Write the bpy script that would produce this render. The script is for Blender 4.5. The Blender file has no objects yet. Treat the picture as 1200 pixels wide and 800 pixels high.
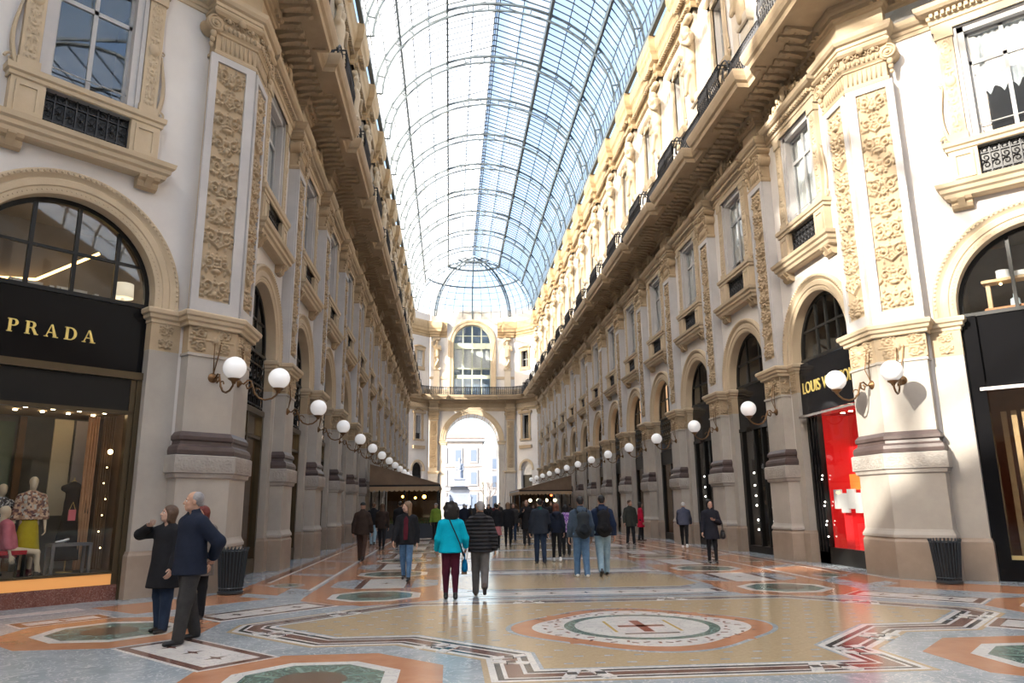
import bpy, math, random
import numpy as np
from mathutils import Vector, Matrix

random.seed(7)
rng = np.random.default_rng(7)
scene = bpy.context.scene
COL = scene.collection
PI = math.pi

# ------------------------------------------------------------------ camera, sky, sun, exposure
F_PX = 862.87
PITCH, YAW, ROLL = 0.2189, 0.0849, -0.0109
cp, sp, cy_, sy_ = math.cos(PITCH), math.sin(PITCH), math.cos(YAW), math.sin(YAW)
fw = Vector((sy_ * cp, cy_ * cp, sp))
rt = Vector((cy_, -sy_, 0.0))
up = rt.cross(fw)
cr, sr = math.cos(ROLL), math.sin(ROLL)
r2 = cr * rt + sr * up
u2 = -sr * rt + cr * up
camd = bpy.data.cameras.new('camera')
camd.sensor_width = 36.0
camd.lens = F_PX / 1200.0 * 36.0
camd.clip_start = 0.1
camd.clip_end = 800
cam = bpy.data.objects.new('camera', camd)
COL.objects.link(cam)
cam.matrix_world = Matrix(((r2.x, u2.x, -fw.x, -2.5474), (r2.y, u2.y, -fw.y, 0.0), (r2.z, u2.z, -fw.z, 1.6), (0, 0, 0, 1)))
scene.camera = cam

SUN_AZ, SUN_EL = math.radians(-121), math.radians(24)
world = bpy.data.worlds.new('sky')
scene.world = world
world.use_nodes = True
wn = world.node_tree.nodes
wl = world.node_tree.links
bgn = wn['Background']
sky = wn.new('ShaderNodeTexSky')
sky.sky_type = 'NISHITA'
sky.sun_disc = False
sky.sun_elevation = SUN_EL
sky.sun_rotation = SUN_AZ
sky.air_density = 1.0
sky.dust_density = 3.0
sky.ozone_density = 1.0
wl.new(sky.outputs[0], bgn.inputs[0])
bgn.inputs[1].default_value = 0.42

sund = bpy.data.lights.new('sun', 'SUN')
sund.energy = 9.0
sund.angle = math.radians(0.6)
sund.color = (1.0, 0.95, 0.87)
sun = bpy.data.objects.new('sun', sund)
COL.objects.link(sun)
sdir = Vector((-math.sin(SUN_AZ) * math.cos(SUN_EL), -math.cos(SUN_AZ) * math.cos(SUN_EL), -math.sin(SUN_EL)))
sun.rotation_euler = sdir.to_track_quat('-Z', 'Y').to_euler()
sun.location = (-20, -10, 40)

scene.view_settings.view_transform = 'Standard'
scene.view_settings.look = 'None'
scene.view_settings.gamma = 1.0
scene.view_settings.use_curve_mapping = False
scene.view_settings.exposure = 0.95

# ------------------------------------------------------------------ materials
MATS = {}
def _mix(nt, a, b, fac):
    m = nt.nodes.new('ShaderNodeMix')
    m.data_type = 'RGBA'
    m.inputs[6].default_value = (*a, 1)
    m.inputs[7].default_value = (*b, 1)
    nt.links.new(fac, m.inputs[0])
    return m.outputs[2]

def stone(name, c1, c2=None, rough=0.6, scale=1.5, bump=0.15, bscale=60.0, spec=0.3, vein=None, detail=6.0, metallic=0.0):
    """stone / plaster / cloth: two tones by noise, fine bump"""
    if name in MATS:
        return MATS[name]
    m = bpy.data.materials.new(name)
    m.use_nodes = True
    nt = m.node_tree
    b = nt.nodes['Principled BSDF']
    geo = nt.nodes.new('ShaderNodeNewGeometry')
    n1 = nt.nodes.new('ShaderNodeTexNoise')
    n1.inputs['Scale'].default_value = scale
    n1.inputs['Detail'].default_value = detail
    n1.inputs['Roughness'].default_value = 0.65
    nt.links.new(geo.outputs['Position'], n1.inputs['Vector'])
    ramp = nt.nodes.new('ShaderNodeMapRange')
    ramp.inputs[1].default_value = 0.32
    ramp.inputs[2].default_value = 0.68
    nt.links.new(n1.outputs[0], ramp.inputs[0])
    c2 = c2 or tuple(x * 0.8 for x in c1)
    col = _mix(nt, c1, c2, ramp.outputs[0])
    if vein:
        w = nt.nodes.new('ShaderNodeTexNoise')
        w.inputs['Scale'].default_value = scale * 2.2
        w.inputs['Detail'].default_value = 8
        w.inputs['Distortion'].default_value = 2.5
        nt.links.new(geo.outputs['Position'], w.inputs['Vector'])
        mr = nt.nodes.new('ShaderNodeMapRange')
        mr.inputs[1].default_value = 0.47
        mr.inputs[2].default_value = 0.50
        nt.links.new(w.outputs[0], mr.inputs[0])
        mr2 = nt.nodes.new('ShaderNodeMapRange')
        mr2.inputs[1].default_value = 0.53
        mr2.inputs[2].default_value = 0.50
        nt.links.new(w.outputs[0], mr2.inputs[0])
        mu = nt.nodes.new('ShaderNodeMath'); mu.operation = 'MULTIPLY'
        nt.links.new(mr.outputs[0], mu.inputs[0]); nt.links.new(mr2.outputs[0], mu.inputs[1])
        mm = nt.nodes.new('ShaderNodeMix'); mm.data_type = 'RGBA'
        mm.inputs[7].default_value = (*vein, 1)
        nt.links.new(mu.outputs[0], mm.inputs[0]); nt.links.new(col, mm.inputs[6])
        col = mm.outputs[2]
    nt.links.new(col, b.inputs['Base Color'])
    b.inputs['Roughness'].default_value = rough
    b.inputs['Metallic'].default_value = metallic
    b.inputs['Specular IOR Level'].default_value = spec
    if bump > 0:
        n2 = nt.nodes.new('ShaderNodeTexNoise')
        n2.inputs['Scale'].default_value = bscale
        n2.inputs['Detail'].default_value = 3
        nt.links.new(geo.outputs['Position'], n2.inputs['Vector'])
        bp = nt.nodes.new('ShaderNodeBump')
        bp.inputs['Strength'].default_value = bump
        bp.inputs['Distance'].default_value = 0.01
        nt.links.new(n2.outputs[0], bp.inputs['Height'])
        nt.links.new(bp.outputs[0], b.inputs['Normal'])
    MATS[name] = m
    return m

def plain(name, c, rough=0.5, metallic=0.0, spec=0.4, emit=None, es=0.0):
    if name in MATS:
        return MATS[name]
    m = bpy.data.materials.new(name)
    m.use_nodes = True
    b = m.node_tree.nodes['Principled BSDF']
    b.inputs['Base Color'].default_value = (*c, 1)
    b.inputs['Roughness'].default_value = rough
    b.inputs['Metallic'].default_value = metallic
    b.inputs['Specular IOR Level'].default_value = spec
    if emit:
        b.inputs['Emission Color'].default_value = (*emit, 1)
        b.inputs['Emission Strength'].default_value = es
    MATS[name] = m
    return m

def cloth(name, c1, c2=None, stripes=0.0, scale=40.0):
    """fabric with fine weave bump; stripes = quilted bands per metre of height"""
    if name in MATS:
        return MATS[name]
    m = stone(name, c1, c2 or tuple(x * 0.75 for x in c1), rough=0.85, scale=9, bump=0.25, bscale=220, spec=0.15)
    if stripes:
        nt = m.node_tree
        b = nt.nodes['Principled BSDF']
        tc = nt.nodes.new('ShaderNodeTexCoord')
        sx = nt.nodes.new('ShaderNodeSeparateXYZ')
        nt.links.new(tc.outputs['Object'], sx.inputs[0])
        mu = nt.nodes.new('ShaderNodeMath'); mu.operation = 'MULTIPLY'; mu.inputs[1].default_value = stripes * PI
        nt.links.new(sx.outputs[2], mu.inputs[0])
        si = nt.nodes.new('ShaderNodeMath'); si.operation = 'SINE'
        nt.links.new(mu.outputs[0], si.inputs[0])
        ab = nt.nodes.new('ShaderNodeMath'); ab.operation = 'ABSOLUTE'
        nt.links.new(si.outputs[0], ab.inputs[0])
        bp = nt.nodes.new('ShaderNodeBump')
        bp.inputs['Strength'].default_value = 1.0
        bp.inputs['Distance'].default_value = 0.03
        nt.links.new(ab.outputs[0], bp.inputs['Height'])
        nt.links.new(bp.outputs[0], b.inputs['Normal'])
        mm = nt.nodes.new('ShaderNodeMix'); mm.data_type = 'RGBA'
        mm.inputs[6].default_value = (*(x * 0.35 for x in c1), 1)
        mm.inputs[7].default_value = (*c1, 1)
        mr = nt.nodes.new('ShaderNodeMapRange'); mr.inputs[1].default_value = 0.0; mr.inputs[2].default_value = 0.6
        nt.links.new(ab.outputs[0], mr.inputs[0]); nt.links.new(mr.outputs[0], mm.inputs[0])
        nt.links.new(mm.outputs[2], b.inputs['Base Color'])
    return m

def pattern_cloth(name, cols, scale=14):
    """small multicoloured check / print"""
    if name in MATS:
        return MATS[name]
    m = bpy.data.materials.new(name); m.use_nodes = True
    nt = m.node_tree; b = nt.nodes['Principled BSDF']
    tc = nt.nodes.new('ShaderNodeTexCoord')
    v = nt.nodes.new('ShaderNodeTexVoronoi'); v.distance = 'CHEBYCHEV'; v.inputs['Scale'].default_value = scale
    nt.links.new(tc.outputs['Object'], v.inputs['Vector'])
    sx = nt.nodes.new('ShaderNodeSeparateColor')
    nt.links.new(v.outputs['Color'], sx.inputs[0])
    cr_ = nt.nodes.new('ShaderNodeValToRGB'); cr_.color_ramp.interpolation = 'CONSTANT'
    el = cr_.color_ramp.elements
    el[0].color = (*cols[0], 1); el[0].position = 0
    el[1].color = (*cols[1], 1); el[1].position = 1.0 / len(cols)
    for i, c in enumerate(cols[2:]):
        e = el.new((i + 2) / len(cols)); e.color = (*c, 1)
    nt.links.new(sx.outputs[0], cr_.inputs[0])
    nt.links.new(cr_.outputs[0], b.inputs['Base Color'])
    b.inputs['Roughness'].default_value = 0.8
    MATS[name] = m
    return m

def glass(name, tint=(0.92, 0.95, 0.96), rough=0.02, ior=1.5, haze=0.0, hazecol=(0.9, 0.9, 0.9)):
    """thin window glass: transparent + fresnel reflection (+ dusty translucent film)"""
    if name in MATS:
        return MATS[name]
    m = bpy.data.materials.new(name); m.use_nodes = True
    nt = m.node_tree
    nt.nodes.remove(nt.nodes['Principled BSDF'])
    out = nt.nodes['Material Output']
    tr = nt.nodes.new('ShaderNodeBsdfTransparent'); tr.inputs[0].default_value = (*tint, 1)
    gl = nt.nodes.new('ShaderNodeBsdfGlossy'); gl.inputs['Roughness'].default_value = rough
    lw = nt.nodes.new('ShaderNodeLayerWeight'); lw.inputs[0].default_value = 0.5
    pw = nt.nodes.new('ShaderNodeMath'); pw.operation = 'POWER'; pw.inputs[1].default_value = 4.0
    nt.links.new(lw.outputs['Facing'], pw.inputs[0])
    r0 = ((ior - 1) / (ior + 1)) ** 2 * 2
    fr = nt.nodes.new('ShaderNodeMath'); fr.operation = 'MULTIPLY_ADD'; fr.inputs[1].default_value = 0.9 - r0; fr.inputs[2].default_value = r0
    nt.links.new(pw.outputs[0], fr.inputs[0])
    mx = nt.nodes.new('ShaderNodeMixShader')
    nt.links.new(fr.outputs[0], mx.inputs[0]); nt.links.new(tr.outputs[0], mx.inputs[1]); nt.links.new(gl.outputs[0], mx.inputs[2])
    last = mx
    if haze > 0:
        tl = nt.nodes.new('ShaderNodeBsdfTranslucent'); tl.inputs[0].default_value = (*hazecol, 1)
        geo = nt.nodes.new('ShaderNodeNewGeometry')
        no = nt.nodes.new('ShaderNodeTexNoise'); no.inputs['Scale'].default_value = 0.9; no.inputs['Detail'].default_value = 4
        nt.links.new(geo.outputs['Position'], no.inputs['Vector'])
        mr = nt.nodes.new('ShaderNodeMapRange'); mr.inputs[3].default_value = haze * 0.6; mr.inputs[4].default_value = haze * 1.4
        nt.links.new(no.outputs[0], mr.inputs[0])
        m2 = nt.nodes.new('ShaderNodeMixShader')
        nt.links.new(mr.outputs[0], m2.inputs[0]); nt.links.new(mx.outputs[0], m2.inputs[1]); nt.links.new(tl.outputs[0], m2.inputs[2])
        last = m2
    nt.links.new(last.outputs[0], out.inputs[0])
    MATS[name] = m
    return m

OCHRE = stone('ochre_stucco', (0.455, 0.35, 0.23), (0.37, 0.28, 0.18), rough=0.75, scale=1.2, bump=0.25, bscale=45)
OCHRE_L = stone('pale_ochre_stucco', (0.52, 0.42, 0.295), (0.44, 0.35, 0.24), rough=0.75, scale=1.0, bump=0.2, bscale=45)
OCHRE_D = stone('deep_ochre_stucco', (0.50, 0.37, 0.22), (0.41, 0.295, 0.17), rough=0.75, scale=1.2, bump=0.25, bscale=45)
PLASTER = stone('white_plaster', (0.66, 0.63, 0.60), (0.58, 0.55, 0.53), rough=0.8, scale=0.6, bump=0.1)
GREYFR = stone('grey_stucco', (0.50, 0.485, 0.48), (0.42, 0.405, 0.40), rough=0.75, scale=1.0, bump=0.12)
PIER = stone('pier_limestone', (0.43, 0.395, 0.35), (0.34, 0.31, 0.275), rough=0.6, scale=0.8, bump=0.15)
GRANITE = stone('pink_granite', (0.36, 0.285, 0.225), (0.27, 0.21, 0.165), rough=0.45, scale=1.1, bump=0.08)
DARKST = stone('dark_porphyry', (0.105, 0.075, 0.07), (0.07, 0.052, 0.048), rough=0.4, scale=3, bump=0.1)
BANDST = stone('carved_grey_stone', (0.40, 0.37, 0.335), (0.31, 0.28, 0.255), rough=0.7, scale=2, bump=0.3, bscale=70)
IRON = plain('black_iron', (0.03, 0.03, 0.033), rough=0.45, metallic=0.3)
ROOFIRON = plain('painted_roof_iron', (0.10, 0.125, 0.14), rough=0.5)
ROOFIRON_L = plain('pale_roof_iron', (0.08, 0.10, 0.115), rough=0.5)
BRONZE = stone('bronze', (0.20, 0.11, 0.05), (0.12, 0.07, 0.035), rough=0.4, scale=8, bump=0.1, metallic=0.7)
BLACK = plain('black_gloss', (0.006, 0.006, 0.007), rough=0.10, spec=0.22)
BLACKM = plain('black_metal', (0.012, 0.0115, 0.011), rough=0.3, spec=0.25)
BROWNM = plain('bronze_brown_metal', (0.10, 0.075, 0.045), rough=0.3, metallic=0.6)
GOLD = plain('gold', (0.85, 0.66, 0.22), rough=0.3, metallic=0.6)
GLOBE = plain('opal_glass', (0.90, 0.90, 0.90), rough=0.25, emit=(1, 0.98, 0.96), es=0.12)
WARMLAMP = plain('warm_bulb', (1, 0.8, 0.5), emit=(1.0, 0.72, 0.36), es=5.0)
WHITELAMP = plain('white_bulb', (1, 1, 1), emit=(1.0, 0.95, 0.85), es=4.0)
SHOPGLASS = glass('shop_glass', tint=(0.88, 0.89, 0.88))
WINGLASS = glass('window_glass', tint=(0.78, 0.82, 0.84), ior=1.7)
ROOFGLASS = glass('roof_glass', tint=(0.96, 0.95, 0.91), ior=1.3, haze=0.36, hazecol=(0.95, 0.94, 0.91))
GREENFR = stone('sage_paint', (0.40, 0.43, 0.34), (0.36, 0.39, 0.30), rough=0.5, scale=3, bump=0)
GREYWOOD = stone('grey_window_paint', (0.42, 0.42, 0.42), (0.36, 0.36, 0.36), rough=0.5, scale=3, bump=0)
CURTAIN = stone('white_curtain', (0.72, 0.70, 0.66), (0.58, 0.57, 0.55), rough=0.9, scale=4, bump=0.2)
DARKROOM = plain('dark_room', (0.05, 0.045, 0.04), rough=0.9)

# ------------------------------------------------------------------ helpers
def tag(o, label=None, cat=None, group=None, kind=None):
    if label: o['label'] = label
    if cat: o['category'] = cat
    if group: o['group'] = group
    if kind: o['kind'] = kind
    return o

class MB:
    """collects quads and polygons, builds one mesh"""
    def __init__(s):
        s.v = []; s.f = []; s.m = []
    def add(s, vs, fs, mi=0):
        n = len(s.v)
        s.v.extend(tuple(map(float, p)) for p in vs)
        s.f.extend(tuple(i + n for i in f) for f in fs)
        s.m.extend([mi] * len(fs))
        return s
    def box(s, x0, x1, y0, y1, z0, z1, mi=0):
        return s.add([(x0, y0, z0), (x1, y0, z0), (x1, y1, z0), (x0, y1, z0), (x0, y0, z1), (x1, y0, z1), (x1, y1, z1), (x0, y1, z1)],
                     [(0, 3, 2, 1), (4, 5, 6, 7), (0, 1, 5, 4), (1, 2, 6, 5), (2, 3, 7, 6), (3, 0, 4, 7)], mi)
    def hexa(s, p, mi=0):
        return s.add(p, [(0, 3, 2, 1), (4, 5, 6, 7), (0, 1, 5, 4), (1, 2, 6, 5), (2, 3, 7, 6), (3, 0, 4, 7)], mi)
    def beam(s, a, b, w, h, upv=(0, 0, 1), mi=0):
        a = Vector(a); b = Vector(b); t = (b - a).normalized(); U = Vector(upv)
        sd = t.cross(U)
        if sd.length < 1e-4: sd = t.cross(Vector((1, 0, 0)))
        sd.normalize(); U = sd.cross(t)
        c = [a - sd * w / 2 - U * h / 2, a + sd * w / 2 - U * h / 2, a + sd * w / 2 + U * h / 2, a - sd * w / 2 + U * h / 2]
        d = [p + (b - a) for p in c]
        return s.add(c + d, [(0, 1, 2, 3), (7, 6, 5, 4), (0, 4, 5, 1), (1, 5, 6, 2), (2, 6, 7, 3), (3, 7, 4, 0)], mi)
    def prism(s, poly, z0, z1, axis='z', mi=0):
        """poly ccw 2d; axis z: (x,y); axis y: (x,z) extruded from y=z0..z1"""
        n = len(poly)
        if axis == 'z': f = lambda p, h: (p[0], p[1], h)
        else: f = lambda p, h: (p[0], h, p[1])
        vs = [f(p, z0) for p in poly] + [f(p, z1) for p in poly]
        fs = [tuple(range(n))[::-1], tuple(range(n, 2 * n))] + [(i, (i + 1) % n, n + (i + 1) % n, n + i) for i in range(n)]
        if axis != 'z': fs = [f_[::-1] for f_ in fs]
        return s.add(vs, fs, mi)
    def tube(s, pts, r, n=6, cap=True, mi=0):
        pts = [Vector(p) for p in pts]
        rs = r if hasattr(r, '__len__') else [r] * len(pts)
        vs = []; fs = []
        t0 = (pts[1] - pts[0]).normalized()
        nrm = t0.cross(Vector((0, 0, 1)))
        if nrm.length < 1e-3: nrm = t0.cross(Vector((1, 0, 0)))
        nrm.normalize()
        for i, p in enumerate(pts):
            t = (pts[min(i + 1, len(pts) - 1)] - pts[max(i - 1, 0)])
            if t.length < 1e-9: t = t0.copy()
            t.normalize()
            nrm = (nrm - t * nrm.dot(t))
            if nrm.length < 1e-6: nrm = t.orthogonal()
            nrm.normalize()
            bn = t.cross(nrm)
            for k in range(n):
                a = 2 * PI * k / n
                vs.append(p + (nrm * math.cos(a) + bn * math.sin(a)) * rs[i])
        for i in range(len(pts) - 1):
            for k in range(n):
                k2 = (k + 1) % n
                fs.append((i * n + k, i * n + k2, (i + 1) * n + k2, (i + 1) * n + k))
        if cap:
            fs.append(tuple(range(n))[::-1]); fs.append(tuple(range((len(pts) - 1) * n, len(pts) * n)))
        return s.add(vs, fs, mi)
    def lathe(s, prof, c=(0, 0, 0), n=16, axis='z', mi=0):
        """prof list of (r,h)"""
        vs = []; fs = []
        for r, h in prof:
            for k in range(n):
                a = 2 * PI * k / n
                p = (r * math.cos(a), r * math.sin(a), h)
                if axis == 'y': p = (p[0], p[2], -p[1])
                if axis == 'x': p = (p[2], p[0], p[1])
                vs.append((c[0] + p[0], c[1] + p[1], c[2] + p[2]))
        for i in range(len(prof) - 1):
            for k in range(n):
                k2 = (k + 1) % n
                fs.append((i * n + k, i * n + k2, (i + 1) * n + k2, (i + 1) * n + k))
        fs.append(tuple(range(n))[::-1]); fs.append(tuple(range((len(prof) - 1) * n, len(prof) * n)))
        return s.add(vs, fs, mi)
    def sphere(s, c, r, n=16, m=10, sc=(1, 1, 1), mi=0):
        prof = [(max(1e-4, r * math.sin(PI * i / m)), -r * math.cos(PI * i / m)) for i in range(m + 1)]
        k = len(s.v)
        s.lathe(prof, (0, 0, 0), n, mi=mi)
        for i in range(k, len(s.v)):
            x, y, z = s.v[i]
            s.v[i] = (c[0] + x * sc[0], c[1] + y * sc[1], c[2] + z * sc[2])
        return s
    def sweep(s, path, prof, mi=0, caps=False):
        """moulding: profile (d outwards, z) carried along a plan path, outwards = left of travel"""
        P = [Vector((p[0], p[1])) for p in path]
        n = len(P); M = []
        for i in range(n):
            t1 = (P[i] - P[i - 1]).normalized() if i > 0 else (P[1] - P[0]).normalized()
            t2 = (P[i + 1] - P[i]).normalized() if i < n - 1 else t1
            n1 = Vector((-t1.y, t1.x)); n2 = Vector((-t2.y, t2.x))
            mm = n1 + n2
            if mm.length < 1e-6: mm = n1.copy()
            mm = mm / max(0.25, mm.dot(n1))
            M.append(mm)
        k = len(prof)
        vs = [(P[i].x + d * M[i].x, P[i].y + d * M[i].y, z) for i in range(n) for d, z in prof]
        fs = [(i * k + j, i * k + j + 1, (i + 1) * k + j + 1, (i + 1) * k + j) for i in range(n - 1) for j in range(k - 1)]
        if caps:
            fs.append(tuple(range(k))); fs.append(tuple(range((n - 1) * k, n * k))[::-1])
        return s.add(vs, fs, mi)
    def arcsweep(s, cz, prof, a0=0.0, a1=PI, n=28, cu=0.0, ext=0.0, mi=0):
        """archivolt: profile (r, v) turned about (cu, cz) in the u-z plane; ext = straight legs down"""
        angs = [a0 + (a1 - a0) * i / n for i in range(n + 1)]
        k = len(prof)
        rows = [[(cu + r * math.cos(a), v, cz + r * math.sin(a)) for r, v in prof] for a in angs]
        if ext:
            rows = [[(p[0], p[1], p[2] - ext) for p in rows[0]]] + rows + [[(p[0], p[1], p[2] - ext) for p in rows[-1]]]
        vs = [p for row in rows for p in row]
        fs = [(i * k + j, (i + 1) * k + j, (i + 1) * k + j + 1, i * k + j + 1) for i in range(len(rows) - 1) for j in range(k - 1)]
        return s.add(vs, fs, mi)
    def grid(s, X, Y, Z, mi=0):
        a, b = X.shape
        vs = np.stack([X, Y, Z], -1).reshape(-1, 3).tolist()
        fs = [(i * b + j, i * b + j + 1, (i + 1) * b + j + 1, (i + 1) * b + j) for i in range(a - 1) for j in range(b - 1)]
        return s.add(vs, fs, mi)
    def mirror_x(s):
        s.v = [(-x, y, z) for x, y, z in s.v]
        s.f = [f[::-1] for f in s.f]
        return s
    def mirrored(s):
        o = MB(); o.v = list(s.v); o.f = list(s.f); o.m = list(s.m)
        return o.mirror_x()
    def moved(s, M):
        o = MB(); o.v = [tuple(M @ Vector(p)) for p in s.v]; o.f = list(s.f); o.m = list(s.m)
        return o
    def join(s, o):
        n = len(s.v)
        s.v += o.v; s.f += [tuple(i + n for i in f) for f in o.f]; s.m += o.m
        return s
    def data(s, name, mats, smooth=False):
        me = bpy.data.meshes.new(name)
        me.from_pydata(s.v, [], s.f)
        mats = mats if isinstance(mats, (list, tuple)) else [mats]
        for m in mats: me.materials.append(m)
        if len(mats) > 1: me.polygons.foreach_set('material_index', s.m)
        if smooth is True:
            me.polygons.foreach_set('use_smooth', [True] * len(me.polygons))
        elif smooth:
            me.polygons.foreach_set('use_smooth', [True] * len(me.polygons))
            try: me.set_sharp_from_angle(angle=smooth)
            except Exception: pass
        me.update()
        return me
    def build(s, name, mats, parent=None, smooth=False, M=None):
        return inst(name, s.data(name, mats, smooth), parent, M)

def inst(name, me, parent=None, M=None):
    o = bpy.data.objects.new(name, me)
    COL.objects.link(o)
    if parent is not None: o.parent = parent
    if M is not None: o.matrix_local = M
    return o

def empty(name, M=None, loc=None):
    o = bpy.data.objects.new(name, None)
    o.empty_display_size = 0.2
    COL.objects.link(o)
    if M is not None: o.matrix_local = M
    if loc is not None: o.location = loc
    return o

def frame(origin, v):
    """local u along the wall, v out of the wall, z up"""
    v = Vector((v[0], v[1], 0)).normalized()
    u = Vector((v.y, -v.x, 0))
    return Matrix(((u.x, v.x, 0, origin[0]), (u.y, v.y, 0, origin[1]), (0, 0, 1, origin[2] if len(origin) > 2 else 0), (0, 0, 0, 1)))
def T(x=0, y=0, z=0): return Matrix.Translation((x, y, z))
def RZ(a): return Matrix.Rotation(a, 4, 'Z')

def copy_tree(o, parent=None, M=None, skip=()):
    c = o.copy()
    COL.objects.link(c)
    if parent is not None: c.parent = parent
    if M is not None: c.matrix_local = M
    for ch in KIDS.get(o.name, []):
        copy_tree(ch, c)
    return c
KIDS = {}
def kid(o):
    KIDS.setdefault(o.parent.name, []).append(o)
    return o

def ss(x): x = np.clip(x, 0, 1); return x * x * (3 - 2 * x)

def relief(w, h, nx, nz, seed, depth=0.05, module=None, horizontal=False):
    """carved arabesque panel: stem, paired scrolls, leaves, urns; symmetric about the stem. local x=-w/2..w/2, y=depth out, z=0..h"""
    r = np.random.default_rng(seed)
    L, W = (w, h) if horizontal else (h, w)
    na, nb = (nx, nz) if horizontal else (nz, nx)
    a = np.linspace(0, L, na); b = np.linspace(-W / 2, W / 2, nb)
    A, B = np.meshgrid(a, b, indexing='ij')
    Bq = np.abs(B)
    H = np.zeros_like(A)
    def stroke(pts, wd, ht):
        nonlocal H
        d2 = np.full(A.shape, 1e9)
        for (pa, pb) in pts: d2 = np.minimum(d2, (A - pa) ** 2 + (Bq - pb) ** 2)
        H = np.maximum(H, ht * ss(1.25 - np.sqrt(d2) / wd))
    def blob(ca, cb, ra, rb, ht):
        nonlocal H
        H = np.maximum(H, ht * ss(1.6 * (1 - np.sqrt(((A - ca) / ra) ** 2 + ((Bq - cb) / rb) ** 2))))
    def leaf(ca, cb, ln, wd, an, ht):
        nonlocal H
        da, db = A - ca, Bq - cb; c_, s_ = math.cos(an), math.sin(an)
        p_ = (da * c_ + db * s_) / ln; q_ = (-da * s_ + db * c_) / wd
        d_ = np.sqrt(p_ ** 2 + q_ ** 2); rib = 1 - .35 * np.exp(-(q_ / .18) ** 2)
        H = np.maximum(H, ht * ss(1.5 * (1 - d_)) * rib)
    mod = module or W * 0.8
    k = max(1, int(round(L / mod))); mod = L / k
    stroke([(x, 0) for x in np.linspace(0.03 * L, 0.97 * L, 60)], 0.035 * W, 0.5)
    for i in range(k):
        a0 = i * mod; typ = (i + seed) % 3
        rr = W * (0.19 + 0.03 * r.random())
        ca = a0 + mod * 0.5; cb = W * 0.25
        sg = 1 if r.random() < 0.6 else -1
        th = np.linspace(0, 2.6 * PI, 34)
        rad = rr * (1 - th / (3.1 * PI))
        stroke(list(zip(ca + sg * rad * np.cos(th), cb - rad * np.sin(th) * 0.9)), 0.04 * W, 0.75)
        blob(ca, cb, 0.055 * W, 0.055 * W, 1.0)
        for q in range(4):
            an = q * PI / 2 + r.random()
            blob(ca + 1.15 * rr * math.cos(an), min(W * 0.45, cb + rr * math.sin(an)), 0.08 * W, 0.05 * W, 0.8)
        for q in range(7):
            an = r.random() * 2 * PI; rr2 = rr * (1.0 + .7 * r.random())
            leaf(ca + rr2 * math.cos(an), min(W * .44, abs(cb + rr2 * math.sin(an))), W * (.09 + .05 * r.random()), W * (.035 + .02 * r.random()), r.random() * PI, .55 + .45 * r.random())
        if typ == 0:
            blob(a0 + mod * 0.12, 0, mod * 0.13, W * 0.2, 1.0); blob(a0 + mod * 0.27, 0, mod * 0.05, W * 0.26, 0.85)
        elif typ == 1:
            for q in range(5): blob(a0 + mod * (0.08 + 0.05 * q), W * 0.05 * q, mod * 0.06, W * 0.06, 0.9)
        else:
            blob(a0 + mod * 0.18, 0, mod * 0.16, W * 0.11, 1.0); blob(a0 + mod * 0.1, W * 0.14, mod * 0.07, W * 0.07, 0.8)
    H *= ss((0.5 * W - Bq) / (0.05 * W)) * ss(np.minimum(A, L - A) / (0.04 * W))
    mb = MB()
    if horizontal: mb.grid((A - L / 2)[:, ::-1], (H * depth)[:, ::-1], (B + W / 2)[:, ::-1])
    else: mb.grid(B, H * depth, A)
    # orientation: face outwards (+y)
    p = [Vector(mb.v[i]) for i in mb.f[0]]
    if (p[1] - p[0]).cross(p[2] - p[0]).y < 0: mb.f = [f[::-1] for f in mb.f]
    return mb

# ------------------------------------------------------------------ plan of the gallery
XW = 7.35                       # wall plane; pilaster fronts stand 0.35 in front of it
Q2 = math.sqrt(0.5)
PITCH_B = 4.94                  # bay of the arm
NB = 13                         # bays of the arm
PIER0 = 16.16
ZS = 5.7                        # springing centre of the shop arches
YE = 86.0                       # end wall
DIAG_PIERS = (5.9, 11.1)
DIAG_BAYS = (3.3, 8.5)
def DG(s, off):                 # right-hand diagonal face of the octagon, s from the corner, off into the wall
    return (7.0 + s * Q2 + off * Q2, 15.6 - s * Q2 + off * Q2)

def plan(half=0.55, dep=0.35, end=True, smax=13.0, stop=0.0):
    e = 0.35 - dep
    p = [DG(smax, .35)]
    for sc in DIAG_PIERS[::-1]:
        if sc > smax: continue
        p += [DG(sc + half, .35), DG(sc + half, e), DG(sc - half, e), DG(sc - half, .35)]
    p += [DG(.56 + half, .35), DG(.56 + half, e), (7 + e, 15.6 + .414 * e), (7 + e, PIER0 + half), (XW, PIER0 + half)]
    for k in range(1, NB + 1):
        y = PIER0 + PITCH_B * k
        p += [(XW, y - half), (7 + e, y - half), (7 + e, y + half), (XW, y + half)]
    p += [(XW, 83.6)]
    if end:
        p += [(5.0, 85.95), (4.95, 85.95 - dep), (4.0, 85.95 - dep), (3.95, 85.95), (stop, 85.95)]
    return p

RIGHT = lambda y: frame((XW, y), (-1, 0))
LEFT = lambda y: frame((-XW, y), (1, 0))
def DIAG(sgn, s):
    x, y = DG(s, .35)
    return frame((sgn * x, y), (-sgn, -1))

def exu(mb, poly, u0, u1, mi=0):
    """(v,z) outline extruded along u"""
    n = len(poly)
    vs = [(u0, p[0], p[1]) for p in poly] + [(u1, p[0], p[1]) for p in poly]
    fs = [tuple(range(n))[::-1], tuple(range(n, 2 * n))] + [(i, (i + 1) % n, n + (i + 1) % n, n + i) for i in range(n)]
    return mb.add(vs, fs, mi)

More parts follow.
